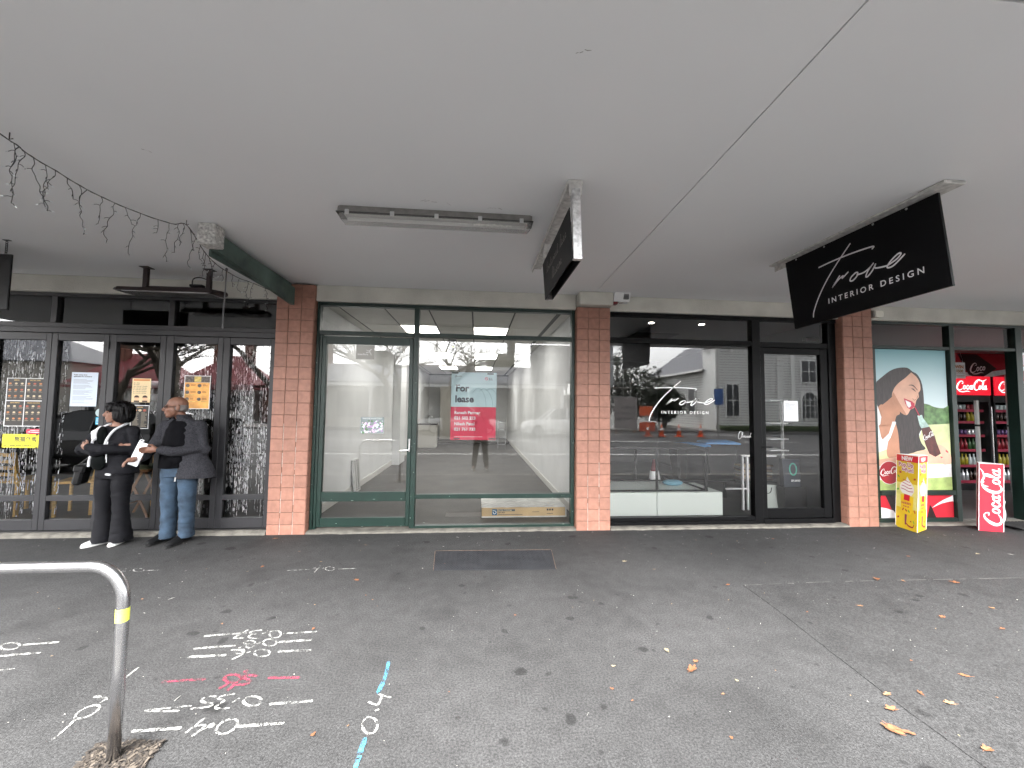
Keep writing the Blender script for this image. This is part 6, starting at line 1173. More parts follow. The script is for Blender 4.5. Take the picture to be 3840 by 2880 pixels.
def shoe(body, heel, toe, name, mat, sole, w=.045, hgt=.085):
    h, t = Vector((*heel, 0)), Vector((*toe, 0)); d = (t-h); L = d.length; d.normalize(); q = Vector((-d.y, d.x, 0)); rings = []
    for u, ww, zz in ((0, .55, .75), (.06, .8, .95), (.25, .9, 1.0), (.45, .95, .85), (.68, 1.08, .62), (.88, .92, .45), (1.0, .45, .3)):
        c = h+d*(u*L); rings.append([c+q*(w*ww*math.cos(a))+Vector((0, 0, .018+hgt*zz*(max(math.sin(a), 0)**.8))) for a in [2*math.pi*k/14 for k in range(14)]])
    o = MB().loft(rings).build(name, mat, body, True); rings = []
    for u, ww in ((-.02, .6), (.06, .92), (.4, .98), (.7, 1.14), (.92, .95), (1.02, .5)):
        c = h+d*(u*L); rings.append([c+q*(w*ww*math.copysign(1, math.cos(a))*abs(math.cos(a))**.5)+Vector((0, 0, .012+.012*math.copysign(1, math.sin(a))*abs(math.sin(a))**.5)) for a in [2*math.pi*(k+.5)/12 for k in range(12)]])
    MB().loft(rings).build('sole', sole, o); return o
def person(name, label, loc): pass
def place(o, loc): o.location = loc; return o
# ---- woman: local origin on the ground, facing -Y, her left is +X
def woman():
    HC, HZ = (0.0, -.005, 1.475), R(-48)
    b = MB(); head(b, HC, HZ, .98); limb(b, [(0, .015, 1.42), (.0, .02, 1.33), (0, .02, 1.28)], [.052, .052, .06])
    hull(b, [(0, .02, .78, .13, .095), (0, .02, .88, .145, .10), (0, .02, 1.02, .125, .09), (0, .02, 1.18, .135, .09), (0, .02, 1.27, .13, .075), (0, .02, 1.33, .07, .055)])
    for s in (-1, 1): limb(b, [(s*.085, .02, .82), (s*.085, .02, .48), (s*.07, .06, .10)], [.08, .05, .034]); limb(b, [(s*.06, .07, .085), (s*.055, .0, .05)], [.03, .024])
    # crossed arms: left forearm (image right) lies over the right one
    limb(b, [(.165, .02, 1.26), (.20, -.02, 1.05), (.02, -.19, 1.09), (-.10, -.20, 1.11)], [.05, .04, .034, .027]); limb(b, [(-.165, .02, 1.26), (-.25, -.08, 1.07), (-.05, -.15, 1.05), (.085, -.095, 1.09)], [.05, .04, .034, .025])
    hand(b, (-.10, -.20, 1.11), (-.9, .3, .1), (0, -1, 0), .8, 1); hand(b, (.085, -.095, 1.09), (1, .3, .05), (-.2, -1, 0), .4, -1)
    me = remesh(b, .0065, 'person', SKIN_W, 3); p = obj('person', me); tag(p, 'person with a black bob in a black zip jacket and trousers, arms crossed', 'person', 'people standing at the folding doors')
    eyes(p, HC, HZ, .98)
    Rz = Matrix.Rotation(HZ, 3, 'Z'); hb = MB(); C = Vector(HC)
    for q, r in (((0, .03, .05), (.112, .122, .088)), ((0, .085, -.015), (.108, .068, .105)), ((.08, .035, -.03), (.042, .078, .09)), ((-.08, .035, -.03), (.042, .078, .09)), ((0, -.06, .082), (.078, .045, .036)), ((.055, -.045, .05), (.035, .035, .045)), ((-.055, -.045, .05), (.035, .035, .045))): hb.blob(C+Rz@Vector(q), r, (0, 0, HZ))
    obj('hair', remesh(hb, .007, 'hair', M('hair_black', (.003, .0026, .003), .5, spec=.2), 4, (.013, 42, 7)), p)
    BK = M('black_jersey', (.008, .008, .0105), .8, spec=.2, bump=(220, .25)); BK2 = M('black_trouser', (.007, .007, .009), .8, spec=.22, bump=(200, .2)); WH = M('white_lining', (.70, .70, .72), .8)
    # trousers, flared
    b = MB(); hull(b, [(0, .02, .74, .165, .12), (0, .02, .86, .172, .125), (0, .018, .98, .155, .115)])
    for s in (-1, 1): hull(b, [(s*.092, .045, .03, .092, .12), (s*.09, .035, .14, .082, .10), (s*.088, .02, .35, .066, .08), (s*.086, .01, .5, .070, .082), (s*.083, .02, .78, .09, .112)])
    obj('trousers', remesh(b, .008, 'trousers', BK2, 3, (.008, 5, 15)), p)
    # jacket with hood and sleeves
    b = MB(); hull(b, [(.03, .03, .795, .185, .135), (.025, .03, .86, .185, .138), (0.01, .02, 1.0, .168, .125), (0, .015, 1.16, .185, .13), (0, .02, 1.27, .178, .105), (0, .03, 1.325, .11, .075)])
    limb(b, [(.16, .02, 1.265), (.215, -.02, 1.055), (.03, -.195, 1.085), (-.09, -.205, 1.105)], [.068, .062, .053, .043]); limb(b, [(-.16, .02, 1.265), (-.265, -.08, 1.07), (-.06, -.175, 1.05), (.09, -.135, 1.10)], [.068, .062, .053, .04])
    obj('jacket', remesh(b, .008, 'jacket', BK, 3, (.009, 8, 14)), p)
    # open front shows a dark shirt and the white edges of the hood
    b = MB(); b.blob((-.055, -.105, 1.22), (.055, .03, .11)); b.blob((-.06, -.125, .94), (.075, .035, .10)); obj('shirt', remesh(b, .008, 'shirt', M('shirt_black', (.003, .004, .004), .9, spec=.1), 3), p)
    b = MB(); limb(b, smooth_path([(.0, -.135, 1.11), (.02, -.125, 1.20), (.055, -.085, 1.29), (.09, .0, 1.345), (.05, .085, 1.36), (-.04, .085, 1.36), (-.095, .0, 1.335), (-.13, -.075, 1.27), (-.135, -.12, 1.17), (-.13, -.135, 1.10)], 3), [.0135]*28, 8)
    limb(b, [(-.12, -.115, 1.20), (-.145, -.09, 1.25), (-.12, -.05, 1.30)], [.03, .034, .028], 8)
    for s_ in ([(-.15, -.12, .99), (-.175, -.10, .94), (-.165, -.115, .89)], [(.03, -.125, .80), (.06, -.12, .795)]): limb(b, s_, [.014]*len(s_), 8)
    obj('hood', remesh(b, .006, 'hood', WH, 3), p)
    b = MB(); b.tube(smooth_path([(.035, -.14, 1.16), (.045, -.16, 1.08), (.05, -.165, .97)]), .005, 6); b.tube([(.03, -.135, .99), (.03, -.135, .93)], .004, 6); b.build('drawstring', WH, p)
    SH = M('shoe_white', (.45, .45, .45), .7, noi=(40, .15)); SO = M('sole_white', (.78, .77, .75), .6)
    shoe(p, (-.075, .085), (-.19, -.10), 'shoe', SH, SO, .043, .075); shoe(p, (.055, .14), (.075, -.075), 'shoe', SH, SO, .043, .075)
    b = MB(); b.blob((-.31, -.06, 0), (.01, .01, .01)) if False else None
    return p
wp = woman(); place(wp, (-4.075, 4.95, 0))
hbg = thing('handbag', 'small black leather shoulder bag at the hip of the person with crossed arms', 'bag', (-4.36, 4.90, .79))
LEA = M('black_leather', (.004, .004, .0045), .4, spec=.3, bump=(60, .2)); b = MB(); b.box(-.04, .04, -.08, .09, -.11, .10, .02); bo = b.build('pouch', LEA, hbg); bo.rotation_euler = (0, R(9), R(15)); b = MB(); b.box(-.05, .05, -.088, .098, .03, .112, .016); fo = b.build('flap', LEA, hbg); fo.rotation_euler = (0, R(9), R(15))
b = MB(); b.tube(smooth_path([(0, -.05, .1), (.06, .02, .2), (.14, .1, .33), (.20, .12, .45)]), .008, 6); b.build('strap', LEA, hbg)
# ---- man
def man():
    HC, HZ = (-.035, -.045, 1.545), R(-54)
    b = MB(); head(b, HC, HZ, 1.05); limb(b, [(-.02, -.015, 1.47), (0, .025, 1.40), (0, .03, 1.34)], [.054, .056, .07])
    hull(b, [(0, .02, .82, .155, .11), (0, .02, .95, .13, .10), (0, .02, 1.10, .125, .10), (0, .03, 1.25, .14, .095), (0, .035, 1.34, .13, .07), (0, .03, 1.40, .07, .055)])
    for s in (-1, 1): limb(b, [(s*.09, .02, .86), (s*.095, .02, .5), (s*.105-.03, .07, .11)], [.08, .052, .034]); limb(b, [(s*.105-.03, .08, .09), (s*.115-.05, .02, .055)], [.03, .024])
    limb(b, [(.175, .03, 1.31), (.235, .02, 1.07), (.02, -.17, 1.06), (-.07, -.225, 1.08)], [.046, .040, .034, .027]); limb(b, [(-.175, .03, 1.31), (-.25, -.03, 1.08), (-.23, -.22, 1.0), (-.23, -.27, .99)], [.052, .043, .036, .027])
    hand(b, (-.07, -.225, 1.08), (-.88, -.45, .05), (-.3, .9, .2), .55, -1); hand(b, (-.23, -.27, .99), (-.55, -.8, -.12), (.0, .2, 1), 1.0, -1)
    me = remesh(b, .0065, 'person', SKIN_M, 3); p = obj('person', me); tag(p, 'balding person in glasses, grey fleece jacket and blue jeans holding a folded paper', 'person', 'people standing at the folding doors')
    eyes(p, HC, HZ, 1.05); Rz = Matrix.Rotation(HZ, 3, 'Z'); C = Vector(HC)
    b = MB()
    for q, r in (((.058, .035, -.005), (.022, .055, .042)), ((-.058, .035, -.005), (.022, .055, .042)), ((0, .075, .0), (.062, .036, .055))): b.blob(C+Rz@Vector(q), r, (0, 0, HZ))
    obj('hair', remesh(b, .006, 'hair', M('hair_grey', (.16, .14, .13), .8), 2, (.004, 60, 60)), p)
    b = MB()
    for sx in (-1, 1): b.tube([C+Rz@Vector((sx*x, y, z)) for x, y, z in [(.034+.022*math.cos(t), -.100+.006*math.cos(t), .0+.014*math.sin(t)) for t in [2*math.pi*k/12 for k in range(13)]]], .0022, 5); b.tube([C+Rz@Vector(v) for v in ((sx*.056, -.095, .006), (sx*.076, -.05, .008), (sx*.086, .015, .006))], .0025, 5)
    b.tube([C+Rz@Vector(v) for v in ((-.012, -.104, .004), (.012, -.104, .004))], .0022, 5); b.build('glasses', M('glasses_black', (.012, .012, .012), .3), p)
    JN = M('blue_denim', (.028, .050, .080), .9, noi=(9, .45), bump=(260, .3)); FL = M('grey_fleece', (.032, .032, .037), .95, spec=.15, noi=(90, .5), bump=(140, .5))
    b = MB(); hull(b, [(0, .02, .76, .17, .125), (0, .015, .88, .178, .135), (0, .012, .965, .172, .132)])
    for s in (-1, 1): hull(b, [(s*.10-.015, .055, .055, .070, .092), (s*.098-.01, .045, .16, .066, .083), (s*.096, .03, .35, .070, .084), (s*.094, .02, .52, .078, .09), (s*.086, .02, .82, .09, .115)])
    obj('jeans', remesh(b, .008, 'jeans', JN, 2, (.009, 5, 19)), p)
    b = MB(); hull(b, [(-.03, -.02, .86, .15, .125), (-.02, -.015, .95, .16, .138), (-.01, -.01, 1.1, .155, .135), (0, .0, 1.28, .145, .12), (0, .01, 1.36, .12, .095), (-.005, .02, 1.415, .072, .07)]); obj('shirt', remesh(b, .008, 'shirt', M('tee_black', (.003, .003, .004), .9, spec=.1), 3, (.004, 12, 10)), p)
    # jacket: open at the front, hem swung out behind
    b = MB(); rings = []
    for cx, cy, z, rx, ry, eL, eR in ((.105, .075, .735, .255, .185, .045, -.115), (.085, .065, .85, .24, .178, .03, -.115), (.045, .045, 1.0, .215, .163, .01, -.105), (.01, .03, 1.18, .212, .15, -.01, -.10), (0, .03, 1.31, .212, .13, -.015, -.09), (0, .035, 1.375, .165, .10, -.02, -.075), (-.005, .02, 1.42, .092, .085, -.025, -.065), (-.012, .01, 1.465, .086, .082, -.03, -.07)):
        a0 = -math.acos((eL-cx)/rx); a1 = 2*math.pi-math.acos((eR-cx)/rx); P = [(cx+rx*math.cos(a0+(a1-a0)*k/34), cy+ry*math.sin(a0+(a1-a0)*k/34)) for k in range(35)]; inn = [(cx+(x-cx)*.9, cy+(y-cy)*.9) for x, y in reversed(P)]; rings.append([(x, y, z-.03*(y > cy+.05 and z < 1.3)) for x, y in P+inn])
    b.loft(rings)
    limb(b, [(.175, .035, 1.325), (.25, .02, 1.065), (.03, -.175, 1.055), (-.045, -.215, 1.075)], [.076, .068, .056, .046]); limb(b, [(-.18, .03, 1.325), (-.26, -.03, 1.08), (-.235, -.21, 1.0)], [.074, .064, .05])
    obj('jacket', remesh(b, .008, 'jacket', FL, 3, (.009, 6, 11)), p)
    b = MB(); b.tube([(.045, -.112, .76), (.045, -.116, .715)], .007, 6); b.build('zip_pull', M('zip_metal', (.6, .6, .6), .3, .9), p)
    SH = M('shoe_black', (.006, .006, .0065), .6, spec=.2, noi=(50, .2)); shoe(p, (-.17, .16), (-.235, -.11), 'shoe', SH, M('sole_black', (.008, .008, .008), .7), .047, .09); shoe(p, (.075, .14), (.03, -.18), 'shoe', SH, MATS['sole_black'], .047, .09)
    return p
mp = man(); place(mp, (-3.40, 4.97, 0))
pa = thing('folded_papers', 'folded white papers held by the person in the grey jacket', 'papers', (-3.63, 4.69, 1.05)); pa.rotation_euler = (R(-14), R(12), R(-14))
b = MB()
for k in range(5): b.box(-.058+k*.001, .058, k*.0022, k*.0022+.0012, -.135+k*.002, .115)
b.build('sheets', PAPER, pa); b = MB(); b.tube([(-.055, .005, .115), (-.01, .005, .128), (-.008, .004, .14), (-.05, .004, .138), (-.058, .003, .118)], .004, 6); b.build('curled_corner', PAPER, pa)
# ------------------------------------------------------------------ the other side of the street (seen in the window glass)
WB = M('weatherboard', (.76, .76, .74), .7, noi=(3, .08)); DROOF = M('slate_roof', (.07, .075, .09), .7); RROOF = M('red_iron_roof', (.20, .03, .035), .6, noi=(2, .2)); TRIM = M('white_trim', (.8, .8, .78), .6); WGL = M('dark_pane', (.03, .035, .04), .1); BRK = M('brick_red', (.18, .08, .055), .85, noi=(8, .3))
def building(label, x, y, name='house'): return thing(name, label, 'building', (x, y, 0), group='buildings across the street')
def gwin(root, x, z, w, h, y=.0):
    MB().box(x-w/2-.09, x+w/2+.09, y, y+.09, z-.09, z+h+.09).build('window', TRIM, root); 
    wn = root.children[-1]
    MB().box(x-w/2, x+w/2, y+.05, y+.1, z, z+h).build('pane', WGL, wn); MB().box(x-.03, x+.03, y+.1, y+.12, z, z+h).build('glazing_bar', TRIM, wn); MB().box(x-w/2, x+w/2, y+.1, y+.119, z+h/2-.025, z+h/2+.025).build('glazing_bar', TRIM, wn)
def hip(root, x0, x1, y0, y1, z0, z1, mat, ov=.4):
    x0 -= ov; x1 += ov; y0 -= ov; y1 += ov; d = min(x1-x0, y1-y0)/2; r = [(x0+d, (y0+y1)/2, z1), (x1-d, (y0+y1)/2, z1)]
    b = MB(); b.add([(x0, y0, z0), (x1, y0, z0), (x1, y1, z0), (x0, y1, z0)]+r, [(0, 1, 5, 4), (1, 2, 5), (2, 3, 4, 5), (3, 0, 4), (3, 2, 1, 0)]); return b.build('roof', mat, root)
def chimney(rf, x, y, z, h=2.2):
    MB().box(x-.35, x+.35, y-.3, y+.3, z, z+h, .03).build('chimney', BRK, rf); MB().box(x-.5, x+.5, y-.42, y+.42, z+h, z+h+.25, .05).build('chimney_cap', BRK, rf)
    for s in (-.18, .18): MB().cyl((x+s, y, z+h+.25), (x+s, y, z+h+.65), .12, 8).build('chimney_pot', BRK, rf)
for i, (x0, x1, lab) in enumerate(((-34, -26.5, 'red roofed villa across the street reflected in the leftmost folding doors'), (-25.5, -19.5, 'red roofed villa with two chimneys reflected behind the woman'), (-18.6, -12.5, 'red roofed brick villa reflected in the folding doors near the pillar'))):
    h = building(lab, (x0+x1)/2, -26, 'villa'); w = (x1-x0)/2
    MB().box(-w, w, -5, 0, 0, 3.2).build('wall', BRK if i == 2 else WB, h); rf = hip(h, -w, w, -5, 0, 3.2, 6.0, RROOF); chimney(rf, -w*.35, -2, 4.8); chimney(rf, w*.5, -2.2, 4.8)
    for x in (-w*.6, 0, w*.6): gwin(h, x, .9, 1.0, 1.6)
    MB().box(-w-.2, w+.2, .0, 1.6, 2.75, 2.9).build('verandah_roof', RROOF, h)
    for x in (-w, -w*.35, w*.35, w): MB().box(x-.07, x+.07, 1.45, 1.58, 0, 2.75).build('verandah_post', TRIM, h)
v = building('long white verandah shop row across the street reflected in the empty shop window', -2.5, -20, 'verandah_shop_row')
MB().box(-8.5, 9, -8, 0, 0, 4.4).build('wall', M('shop_wall_far', (.42, .40, .36), .8), v); MB().box(-8.6, 9.1, 1.9, 2.1, 3.25, 4.45).build('sign_panel', M('panel_mauve', (.60, .60, .64), .6), v); MB().box(-8.6, 9.1, 0, 2.2, 2.95, 3.15).build('verandah_roof', TRIM, v); MB().box(-8.6, 9.1, 2.11, 2.2, 3.152, 3.248).build('fascia', M('fascia_dark', (.12, .12, .12), .6), v)
for k in range(6):
    x = -8.3+k*3.4; MB().box(x-.07, x+.07, 2.0, 2.14, 0, 2.95).build('post', TRIM, v); MB().box(x+1.5, x+1.53, 2.1, 2.12, 3.26, 4.44).build('panel_joint', MATS['fascia_dark'], v)
    MB().box(x+.5, x+2.9, .01, .05, .7, 2.6).build('shop_window', M('far_window', (.10, .095, .08), .15), v)
    if k < 5:
        b = MB(); b.prism([(x+.08, 2.05, 2.95), (x+.5, 2.05, 2.95), (x+.25, 2.05, 2.8), (x+.08, 2.05, 2.5)], (0, .03, 0)); b.prism([(x+3.32, 2.05, 2.95), (x+2.9, 2.05, 2.95), (x+3.15, 2.05, 2.8), (x+3.32, 2.05, 2.5)], (0, .03, 0)); b.build('bracket', TRIM, v)
for x0, x1 in ((-5.5, -3.9), (3.2, 5.2)): MB().box(x0, x1, -1, 1.5, 4.46, 5.5, .03).build('parapet_planter', M('hedge_dark', (.05, .05, .03), .9), v)
MB().box(-2, 2.4, -1, 0, 4.42, 4.7).build('parapet', BRK, v)
bb = thing('billboard', 'dark grey development billboard across the street reflected at the window right edge', 'billboard', (4.85, -15.6, 0)); MB().box(-1.35, 1.35, 0, .08, 3.2, 5.75).build('panel', M('billboard_grey', (.11, .11, .12), .6), bb); MB().box(1.36, 1.9, -.2, .08, 3.2, 5.75).build('side_panel', M('billboard_pale', (.4, .4, .42), .6), bb)
for x in (-1.1, 1.1): MB().box(x-.06, x+.06, -.1, -.01, 0, 3.2).build('post', M('grey_metal', ()), bb)
text('lettering', '41 JERVOIS', .34, TRIM, bb, (0, .085, 5.0), (R(90), 0, R(180)), align='CENTER'); b = MB()
for k, w in enumerate((.9, .6, .5)): b.box(-w, w, .082, .086, 4.55-k*.16, 4.6-k*.16)
b.build('print_lines', M('billboard_pale', ()), bb)
hl = building('white weatherboard hall with dark roof across the street reflected in the studio window', 23, -20, 'weatherboard_hall')
MB().box(-4.0, 4.2, -11.5, -1.0, 0, 4.9).build('wall', WB, hl)
b = MB(); b.prism([(-4.5, -12, 4.85), (4.7, -12, 4.85), (.1, -12, 8.2)], (0, 11.2, 0)); b.build('roof', DROOF, hl); MB().box(-4.62, -4.45, -12, -.8, 4.75, 4.95).build('gutter', TRIM, hl)
MB().box(-4.3, 5.2, -.99, .7, 0, 6.6).build('wing_wall', WB, hl); MB().box(-4.55, 5.4, -1.0, 1.0, 6.6, 6.95).build('cornice', TRIM, hl)
for x in (-4.3, -1.1, 2.1): MB().box(x, x+.32, .701, .78, 0, 6.59).build('corner_board', TRIM, hl)
for k in range(9): MB().box(-4.2+k*1.1, -4.0+k*1.1, .702, .95, 6.15, 6.59).build('bracket', TRIM, hl)
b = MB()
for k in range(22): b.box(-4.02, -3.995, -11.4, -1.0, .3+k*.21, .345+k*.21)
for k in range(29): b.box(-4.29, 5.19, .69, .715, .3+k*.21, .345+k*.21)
o = b.build('board_shadow_line', M('painted_board_shade', (.16, .16, .155), .8), hl); o['kind'] = 'stuff'  # dark strips paint the shade line under each weatherboard
def swin(root, y, z, w, h, x):
    MB().box(x-.07, x, y-w/2-.12, y+w/2+.12, z-.12, z+h+.12).build('window', TRIM, root); wn = root.children[-1]
    MB().box(x-.09, x-.071, y-w/2, y+w/2, z, z+h).build('pane', WGL, wn); MB().box(x-.10, x-.091, y-w/2, y+w/2, z+h/2-.03, z+h/2+.03).build('glazing_bar', TRIM, wn)
for y in (-3.2, -6.4, -9.6): swin(hl, y, 1.2, 1.0, 2.3, -4.02)
gwin(hl, -2.9, 1.1, 1.0, 2.5, .71); gwin(hl, 3.6, 3.9, 1.2, 1.7, .71)
MB().box(2.85, 4.35, .71, .80, .9, 3.2).build('window', TRIM, hl); aw = hl.children[-1]
MB().prism([(3.6+.62*math.cos(t), .80, 2.45+.62*math.sin(t)) for t in [math.pi*k/14 for k in range(15)]]+[(2.98, .80, 1.0), (4.22, .80, 1.0)], (0, .02, 0)).build('pane', WGL, aw)
for x in (3.2, 3.6, 4.0): MB().box(x-.025, x+.025, .822, .835, 1.0, 3.0).build('glazing_bar', TRIM, aw)
for z in (1.5, 2.0, 2.45): MB().box(2.98, 4.22, .836, .845, z-.025, z+.025).build('glazing_bar', TRIM, aw)
b = MB()
for k in range(15): b.box(.9, 1.5-(.15 if k % 2 else 0), .702, .8, .4+k*.40, .72+k*.40, .02)
b.build('quoin', TRIM, hl); MB().box(-4.4, 5.2, .8, 1.9, 0, .4, .1).build('hedge', M('hedge_green', (.04, .06, .02), .9), hl)
text('lettering', '43', .75, M('fascia_dark', ()), hl, (-.2, .73, 3.0), (R(90), 0, R(180)), bold=.01); MB().box(-1.0, -.2, .72, .76, 1.1, 2.3).build('notice_case', M('notice_blue', (.08, .14, .22), .5), hl)
fb = building('pale boarded flats across the street reflected at the right end', 40, -27, 'boarded_flats'); MB().box(-11, 11, -8, 0, 0, 5.5).build('wall', WB, fb); hip(fb, -11, 11, -8, 0, 5.5, 7.6, DROOF)
for x in (-8, -4, 0, 4, 8): gwin(fb, x, .9, 1.4, 1.4); gwin(fb, x, 3.4, 1.4, 1.4)
fb = building('grey rendered house across the street reflected at the far left', -44, -27, 'rendered_house'); MB().box(-9, 9, -8, 0, 0, 5.0).build('wall', M('shop_wall_far', ()), fb); hip(fb, -9, 9, -8, 0, 5.0, 7.4, DROOF)
# scaffold, hoarding, roadworks
scf = thing('scaffold_tower', 'steel scaffold tower across the street reflected beside the middle pillar', 'scaffold', (9.8, -16.5, 0))
for x in (-1, .9):
    for y in (0, -1.3): MB().cyl((x, y, 0), (x, y, 8.5), .03, 6).build('standard', M('grey_metal', ()), scf)
for z in (2.4, 3.4, 4.3, 5.2, 6.1, 7.0, 7.9):
    for y in (0, -1.3): MB().cyl((-1.2, y, z), (1.1, y, z), .025, 6).build('ledger', M('grey_metal', ()), scf)
for z in (2.4, 5.2): MB().cyl((-1, 0, z), (.9, 0, z+2.7), .025, 6).build('brace', M('grey_metal', ()), scf)
MB().box(-1.1, 1.0, -1.3, 0, 3.0, 3.06).build('deck', M('plank_grey', (.25, .23, .2), .8), scf); MB().box(-1.0, .2, -2.2, -1.5, 3.1, 6.2).build('wrap', M('sheet_grey', (.42, .44, .45), .7), scf)
hd = thing('hoarding_sign', 'grey property hoarding across the street reflected in the studio window', 'sign', (9.25, -13.6, 0)); MB().box(-.72, .72, 0, .05, .35, 2.3).build('panel', M('hoarding_taupe', (.30, .27, .26), .7), hd)
for x in (-.6, .6): MB().box(x-.04, x+.04, -.05, -.005, 0, 2.2).build('post', WOOD2, hd)
for k, s in enumerate(('Bayleys', 'Investment', 'Properties')): text('lettering', s, .30, INK, hd, (-.6 if False else .6, .055, 1.55-k*.33), (R(90), 0, R(180)), bold=.004)
ORC = M('cone_orange', (.75, .12, .02), .5)
for x, y, lab in ((10.5, -13.2, 'orange cone reflected beside the hoarding'), (11.3, -13, 'orange cone reflected under the word interior'), (12.4, -13, 'orange cone reflected below the letter D of design'), (13.8, -13, 'orange cone reflected right of the studio lettering')): cone((x, y, -.1), lab, 'traffic cones', ORC, 1.1)
rs = thing('roadworks_sign', 'orange roadworks sign across the street reflected in the studio window', 'sign', (10.7, -13.9, 0)); MB().box(-.42, .42, 0, .04, 1.15, 1.75).build('panel', ORC, rs); MB().box(-.03, .03, -.06, -.01, 0, 1.15).build('post', M('grey_metal', ()), rs); MB().box(-.55, .45, .3, .34, .2, .75).build('barrier', M('barrier_orange', (.5, .08, .02), .6), rs)
sp_ = thing('street_pole', 'tall grey street pole with blue sign across the street reflected in the studio window', 'pole', (15.2, -13.4, 0)); MB().cyl((0, 0, 0), (0, 0, 7.5), .07, 8).build('pole', M('grey_metal', ()), sp_); MB().box(-.3, .3, .08, .11, 1.9, 2.9).build('blue_sign', M('sign_blue', (.03, .10, .30), .5), sp_)
# bare plane trees
BARK = M('tree_bark', (.10, .085, .065), .9, noi=(5, .35), bump=(12, .5))
def tree(name, label, x, y, h, seed, depth=5, spread=.55, trunk=.2):
    rr = random.Random(seed); t = thing(name, label, 'tree', (x, y, -.12), group='trees across the street'); tr = MB(); cr = MB()
    def grow(p, d, l, r, k):
        q = p+d*l; mid = p.lerp(q, .5)+Vector((rr.uniform(-.06, .06), rr.uniform(-.06, .06), 0))*l; (tr if k == 0 else cr).tube([p, mid, q], [r, r*.88, r*.74], 7 if k < 3 else 4, k < 2)
        if k >= depth: return
        for i in range(rr.choice((2, 3, 3)) if k < depth-1 else 3):
            a = rr.uniform(0, 6.28); e = (d+Vector((math.cos(a), math.sin(a), rr.uniform(-.15, .35)))*spread*rr.uniform(.7, 1.4)).normalized()
            if e.z < -.05: e.z = rr.uniform(0, .2)
            grow(p.lerp(q, rr.uniform(.7, 1)), e, l*rr.uniform(.62, .9), r*rr.uniform(.5, .68), k+1)
    grow(Vector((0, 0, 0)), Vector((rr.uniform(-.08, .08), rr.uniform(-.05, .05), 1)).normalized(), h, trunk, 0)
    tr.build('trunk', BARK, t, True); cr.build('crown', BARK, t)
tree('bare_tree', 'bare street tree across the road reflected in the green door glass', -3.9, -9.4, 2.5, 3, 6, .85, .2); tree('bare_tree', 'leaning bare street tree reflected in the middle of the empty shop window', -1.6, -12.4, 2.5, 8, 6, .9, .26)
tree('bare_tree', 'thick bare tree reflected above the public notice', -12.6, -7.2, 2.3, 5, 6, .85, .28); tree('bare_tree', 'bare tree reflected in the folding doors beside the pillar', -8.2, -6.6, 2.5, 12, 6, .85, .17)
tree('bare_tree', 'bare tree reflected in the leftmost folding door', -16.5, -9.0, 2.5, 15, 6, .85, .2)
def leafy(name, label, x, y, z, r, seed, palm=False):
    rr = random.Random(seed); t = thing(name, label, 'tree', (x, y, 0), group='trees across the street'); MB().tube([(0, 0, 0), (.1, 0, z)], [.22, .15], 8).build('trunk', BARK, t); b = MB()
    if palm:
        for k in range(46):
            a = rr.uniform(0, 6.28); e = rr.uniform(-.3, 1.2); d = Vector((math.cos(a)*math.cos(e), math.sin(a)*math.cos(e), math.sin(e))); q = Vector((-math.sin(a), math.cos(a), 0))*.09; p = Vector((.1, 0, z)); b.add([p-q*.3, p+q*.3, p+d*r*.6+q, p+d*r*.6-q, p+d*r-Vector((0, 0, r*.25))], [(0, 1, 2, 3), (3, 2, 4)])
    else:
        for k in range(3200):
            d = Vector((rr.gauss(0, 1), rr.gauss(0, 1), rr.gauss(0, 1))).normalized()*r*rr.random()**.4; d.z *= .85; d *= 1+.35*noise.noise(d*1.1+Vector((seed, 0, 0))); p = Vector((0, 0, z))+d; u = Vector((rr.uniform(-1, 1), rr.uniform(-1, 1), rr.uniform(-1, 1)))*.26; w = Vector((rr.uniform(-1, 1), rr.uniform(-1, 1), rr.uniform(-1, 1)))*.22; b.add([p, p+u, p+w], [(0, 1, 2)])
    b.build('crown', M('leaf_dark', (.022, .03, .014), .7, noi=(3, .4)), t)
leafy('evergreen_tree', 'dark evergreen tree reflected left of the studio logo', 12.2, -20, 2.8, 2.6, 3); leafy('evergreen_tree', 'low dark shrub tree reflected before the hall wall', 15.6, -21.5, 2.0, 1.7, 5)
leafy('palm_tree', 'palm reflected above the evergreen tree', 13.5, -25, 6.0, 1.7, 4, True); leafy('palm_tree', 'palm reflected left of the hall roof', 15.6, -33, 6.3, 1.9, 6, True); leafy('palm_tree', 'palm reflected above the hall roof ridge', 17.6, -36, 8.4, 2.0, 9, True)
